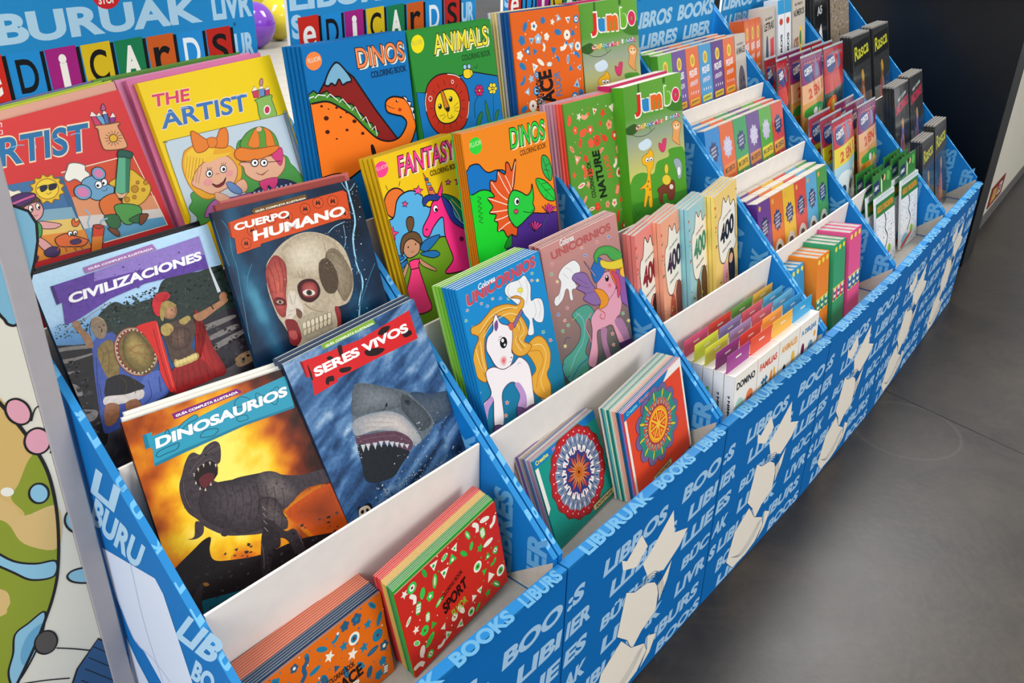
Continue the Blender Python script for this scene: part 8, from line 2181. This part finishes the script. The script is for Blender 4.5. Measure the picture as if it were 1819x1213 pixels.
def fine(V, F, C, n0, mx):
    keep = [f for f in F if f[0] < n0]; todo = []
    for f in F:
        if f[0] >= n0: todo += [tuple(f[i] for i in t) for t in tessellate_polygon([[Vector((V[i][0], V[i][2], 0)) for i in f]])]
    mid = {}; out = []
    def m(a, b):
        k = (min(a,b), max(a,b))
        if k not in mid: mid[k] = len(V); V.append(tuple((p+q)/2 for p, q in zip(V[a], V[b]))); C.append(C[a])
        return mid[k]
    while todo:
        a, b, c = todo.pop(); d = [math.dist(V[a],V[b]), math.dist(V[b],V[c]), math.dist(V[c],V[a])]; k = d.index(max(d))
        if d[k] <= mx: out.append((a,b,c)); continue
        if k == 1: a, b, c = b, c, a
        elif k == 2: a, b, c = c, a, b
        q = m(a, b); todo += [(a,q,c),(q,b,c)]
    return V, keep+out, C
# story bags: glossy pouches with a fin seal at the top
def bag_mesh(art, W, H, col, seed):
    V, F, C = [], [], []; rg = random.Random(seed); nx, nz = 14, 20; sh = sheet(art)
    def bulge(u, v): return .017*(max(0,math.sin(math.pi*u))**.5)*(max(0,math.sin(math.pi*min(1,v*1.08)))**.45)*(.9+.1*math.sin(u*9+v*6+seed))
    for side in (0,1):
        k = len(V)
        for j in range(nz+1):
            for i in range(nx+1):
                u, v = i/nx, j/nz; d = bulge(u,v); e = .004*math.sin(v*9+seed)*(1-abs(2*u-1)); V.append((u*W+.003*math.sin(v*11+seed), .017+(-d if side == 0 else d)+e*.3, v*H)); C.append((*lin(col),0))
        F += [(k+j*(nx+1)+i, k+j*(nx+1)+i+1, k+(j+1)*(nx+1)+i+1, k+(j+1)*(nx+1)+i) for j in range(nz) for i in range(nx)]
    n0 = len(V); sh.emit(V, F, C, EPS, 1e-4, T_(np.diag([W/.185*.97,1,H/.32*.985]),(W*.015,0,.002)))
    # drape the artwork on the pouch surface, cut fine enough to follow it
    V, F, C = fine(V, F, C, n0, .012)
    for q in range(n0, len(V)):
        x, y, z = V[q]; u, v = min(max(x/W,0),1), min(max(z/H,0),1); V[q] = (x+.003*math.sin(v*11+seed), .017-bulge(u,v)+.0012*math.sin(v*9+seed)*(1-abs(2*u-1))-.0007+y*1.5, z)
    return ink_mesh(V, F, C, 'foil_wrap', 'pouch')
def bags(unit, tier, x, y, art, col, n, label, lean=12, W=.205, H=.315, group=None, back=None, yaw=0):
    me = bag_mesh(art, W, H, col, x*10); seal = boxes([(.002,W-.002,.0160,.0176,H-.001,H+.006)], mat('bag_seal','#c8ccd2',.25,.6,0,40,0,.3), 'top_seal', .0005)
    for i in range(n):
        r = empty('story_bag', place(unit, x-.004*i, y+i*.0370, TF[tier]+.002, yaw, lean, 0)); mesh_obj('pouch', me, r); mesh_obj('top_seal', seal, r)
        tag(r, label if i == 0 else ORD[i]+' '+back, 'bag', group)
bags(5,2,.050,.236,'bag_blue','#7a9ab0',3,'story bag with a yellow band over an icy sea picture, left of its tier',group='story bags behind the yellow-banded one',back='story bag filed behind the yellow-banded icy sea bag')
bags(5,2,.300,.236,'bag_farm','#b07a5a',3,'story bag with a beehive farm picture, right end of the second tier',group='story bags behind the lower farm one',back='story bag filed behind the farm picture bag on the second tier')
bags(5,3,.130,.405,'bag_farm','#b07a5a',3,'story bag with a beehive farm picture on the third tier',lean=11,group='story bags behind the upper farm one',back='story bag filed behind the farm picture bag on the third tier')
bags(5,3,.345,.405,'bag_fire','#4a7a7a',3,'story bag with a dark red header, right end of the third tier',lean=11,group='story bags behind the upper dark red one',back='story bag filed behind the dark red header bag on the third tier')
bags(5,3,.022,.444,'bag_fire','#3a5a5a',2,'slim teal story bag at the left end of the third tier',lean=11,W=.095,group='slim teal story bags',back='slim teal story bag filed behind the first at the left end')
# spiral word-search pads with hang cards
def pad(unit, x, y, yaw, lean, lbl, grp, first):
    W, H = .19, .25; V, F, C = [], [], []; inkbox(V,F,C,(0,W,0,.008,0,H),'#e6e8ea'); sheet('search_pad').emit(V,F,C,EPS,1e-4,T_(np.diag([1,1,H/.255]),(0,-.0002,0)))
    if 'pad' not in MATS:
        MATS['pad'] = ink_mesh(V,F,C,'glossy_print','cover')
        V,F,C = [],[],[]; inkbox(V,F,C,(.003,W-.003,.0095,.0105,.19,H+.075),'#2f7a34'); sheet('hang_card').emit(V,F,C,EPS,1e-4,T_(I3,(.005,.0093,H+.002))); MATS['padc'] = ink_mesh(V,F,C,'matt_print','hang_card')
        import bmesh
        bm = bmesh.new(); mw = mat('spiral_wire','#cfd8d0',.3,.6,metallic=.7)
        for q in range(16):
            xx = .012+q*.0111; N_ = 10
            for a in range(N_):
                t0, t1 = a*2*math.pi/N_, (a+1)*2*math.pi/N_; R1, R2 = .0075, .0063
                vs = [bm.verts.new((xx+dx, .005+R*math.cos(t), H-.002+R*math.sin(t))) for t,R,dx in ((t0,R1,0),(t1,R1,0),(t1,R1,.0022),(t0,R1,.0022))]; bm.faces.new(vs)
        me = bpy.data.meshes.new('spiral'); bm.to_mesh(me); bm.free(); me.materials.append(mw); MATS['pads'] = me
    r = empty('word_search_pad', place(unit, x, y, TF[1]+.001, yaw, lean, 0)); mesh_obj('cover', MATS['pad'], r); mesh_obj('hang_card', MATS['padc'], r); mesh_obj('spiral_binding', MATS['pads'], r)
    tag(r, lbl, 'puzzle pad', grp)
for i in range(3): pad(5,.160-i*.006,.105+i*.026,-2,13,'front word-search pad of the left green-headed pair of files' if i == 0 else ORD[i]+' word-search pad of the left file','word-search pads, left file' if i else None,i==0)
for i in range(3): pad(5,.415-i*.006,.100+i*.026,-2,11,'front word-search pad of the right green-headed file' if i == 0 else ORD[i]+' word-search pad of the right file','word-search pads, right file' if i else None,i==0)
# scratch-art packs in clear sleeves on the farthest stand
def scratch(unit, tier, x, y, lean, art, n, label, grp, back, W=.19, H=.30, yaw=0):
    k = ('scr',art,W,H)
    if k not in MATS:
        V,F,C = [],[],[]; inkbox(V,F,C,(0,W,0,.009,0,H),'#2c2d2e'); b = ART[art][0][2]; sheet(art).emit(V,F,C,EPS,1e-4,T_(np.diag([W/(b[2]*1e-4),1,H/(b[5]*1e-4)]),(0,-.0002,0)))
        MATS[k] = (ink_mesh(V,F,C,'foil_wrap','card'), boxes([(.001,W-.001,.0005,.0085,H+.0004,H+.008)], mat('header_strip','#8a8680',.3,.5), 'header_strip', .0008))
    for i in range(n):
        r = empty('scratch_art_pack', place(unit, x-.003*i, y+i*.0105, TF[tier]+.001, yaw, lean, 0)); mesh_obj('card', MATS[k][0], r); mesh_obj('header_strip', MATS[k][1], r)
        tag(r, label if i == 0 else ORD[i]+' '+back, 'craft pack', grp)
S6 = [('scratch_fairy',1,.125,.110,13,.17,.31,'front tray','left'),('scratch_fairy',1,.305,.108,13,.18,.335,'front tray','right'),('scratch_unicorn',2,.085,.238,14,.19,.31,'second tier','left'),('scratch_unicorn',2,.290,.238,14,.19,.318,'second tier','right'),
      ('scratch_fairy',3,.020,.408,14,.215,.315,'third tier','left'),('scratch_fairy',3,.270,.408,14,.21,.32,'third tier','right'),('black_back',4,.022,.590,12,.13,.30,'top tier','left'),('scratch_sparkle',4,.190,.590,12,.22,.335,'top tier','right')]
for art,t,x,y,l,W_,H_,tn,lr in S6:
    scratch(6,t,x,y,l,art,4,'front scratch-art pack of the %s file, %s of the farthest stand'%(lr,tn),'scratch-art packs, %s %s'%(tn,lr),'scratch-art pack filed in the %s file, %s of the farthest stand'%(lr,tn),W_,H_)

# ---------------------------------------------------------------- printed board at the left end
mb = empty('mural_board', UM[1] @ Matrix.Translation((-1.3,.455,0))); tag(mb, 'tall cream board with a large cartoon drawing, left of the nearest stand', 'display board')
s = sheet('mural'); v, f = boxvf(-.3,1.262,0,.015,0,2.0)
mesh_obj('printed_face', inked([(v,f,'#e2dccb')], [(s, T_(I3,(0,-.0004,0)))], 'matt_print'), mb)
mesh_obj('edge_profile', boxes([(1.2625,1.294,-.003,.018,0,2.0)], mat('grey_profile','#aaa4a6',.5,.4,.03), 'edge', .002), mb)

# ---------------------------------------------------------------- counter at the far end
KM = UM[6]
mat('black_laminate','#060708',.3,.35,.2,3,.0); mat('cream_panel','#e6dfcc',.5,.4,.02,4); mat('plinth_grey','#6a6763',.6,.3,.05); mat('counter_top','#4a3426',.35,.5,.2,20)
ct = empty('shop_counter', KM @ Matrix.Translation((1.0,.05,0))); tag(ct, 'long shop counter with a black end panel and cream front, beyond the stands', 'counter')
mesh_obj('end_panel', boxes([(0,.24,0,2.6,.0,1.22)], 'black_laminate', 'end', .004), ct)
mesh_obj('front_panel', boxes([(.2405,4.2,.05,2.5,.065,1.20)], 'cream_panel', 'front'), ct)
mesh_obj('plinth', boxes([(.2405,4.2,.045,2.5,0,.064)], 'plinth_grey', 'plinth'), ct)
mesh_obj('counter_top', boxes([(-.10,4.25,-.10,2.6,1.2215,1.26)], 'counter_top', 'top', .006), ct)
mesh_obj('edge_rail', boxes([(-.102,-.1005,-.09,2.6,1.225,1.255)], mat('dark_rail','#151515',.3,.5), 'rail'), ct)
lp = mesh_obj('price_label', inked([(*boxvf(.70,1.06,.0465,.0485,.085,.20),'#8a2f2c')], [], 'matt_print'), ct)
s = Sheet(); [s.draw(e) for e in (('P','#8a2f2c',[0,0,2000,0,2000,1300,0,1300]),('P','#c8a050',[200,200,1000,200,900,1000,300,1100]),('P','#e8dcc8',[1100,300,1700,250,1700,1000,1200,1050]),('T','#6a1a18','50',[1200,400],[400,0],[0,500],.06))]
V,F,C = [],[],[]; s.emit(V,F,C,EPS,1e-4,T_(np.diag([1.8,1,.88]),(.70,.0462,.085))); mesh_obj('print', ink_mesh(V,F,C,'matt_print'), lp)

# ---------------------------------------------------------------- balloons on the pale floor
def balloon(loc, r, col, label, name='balloon'):
    n, mseg = 28, 18; V, F = [], []
    for j in range(mseg+1):
        a = math.pi*j/mseg; rr = math.sin(a); z = -math.cos(a)
        k = 1-.18*max(0,-z)**1.5
        for i in range(n): t = 2*math.pi*i/n; V.append((r*rr*k*math.cos(t), r*rr*k*math.sin(t), r*z*1.12))
    F = [(j*n+i, j*n+(i+1)%n, (j+1)*n+(i+1)%n, (j+1)*n+i) for j in range(mseg) for i in range(n)]
    m = mat('balloon_'+col, col, .15, .6, 0, 40, 0, 0, None, .4); me = pydata(V, F, m, 'skin'); me.polygons.foreach_set('use_smooth', [True]*len(me.polygons))
    root = empty(name, Matrix.Translation(loc)); mesh_obj('skin', me, root)
    kn = pydata([(0,0,-r*1.10),(.012,0,-r*1.2),(0,.012,-r*1.2),(-.012,0,-r*1.2),(0,-.012,-r*1.2)], [(0,1,2),(0,2,3),(0,3,4),(0,4,1),(1,4,3,2)], m, 'knot'); mesh_obj('knot', kn, root)
    tag(root, label, 'balloon')
for loc, r, col, label in BALLOONS: balloon(loc, r, col, label)
bpy.context.view_layer.update()
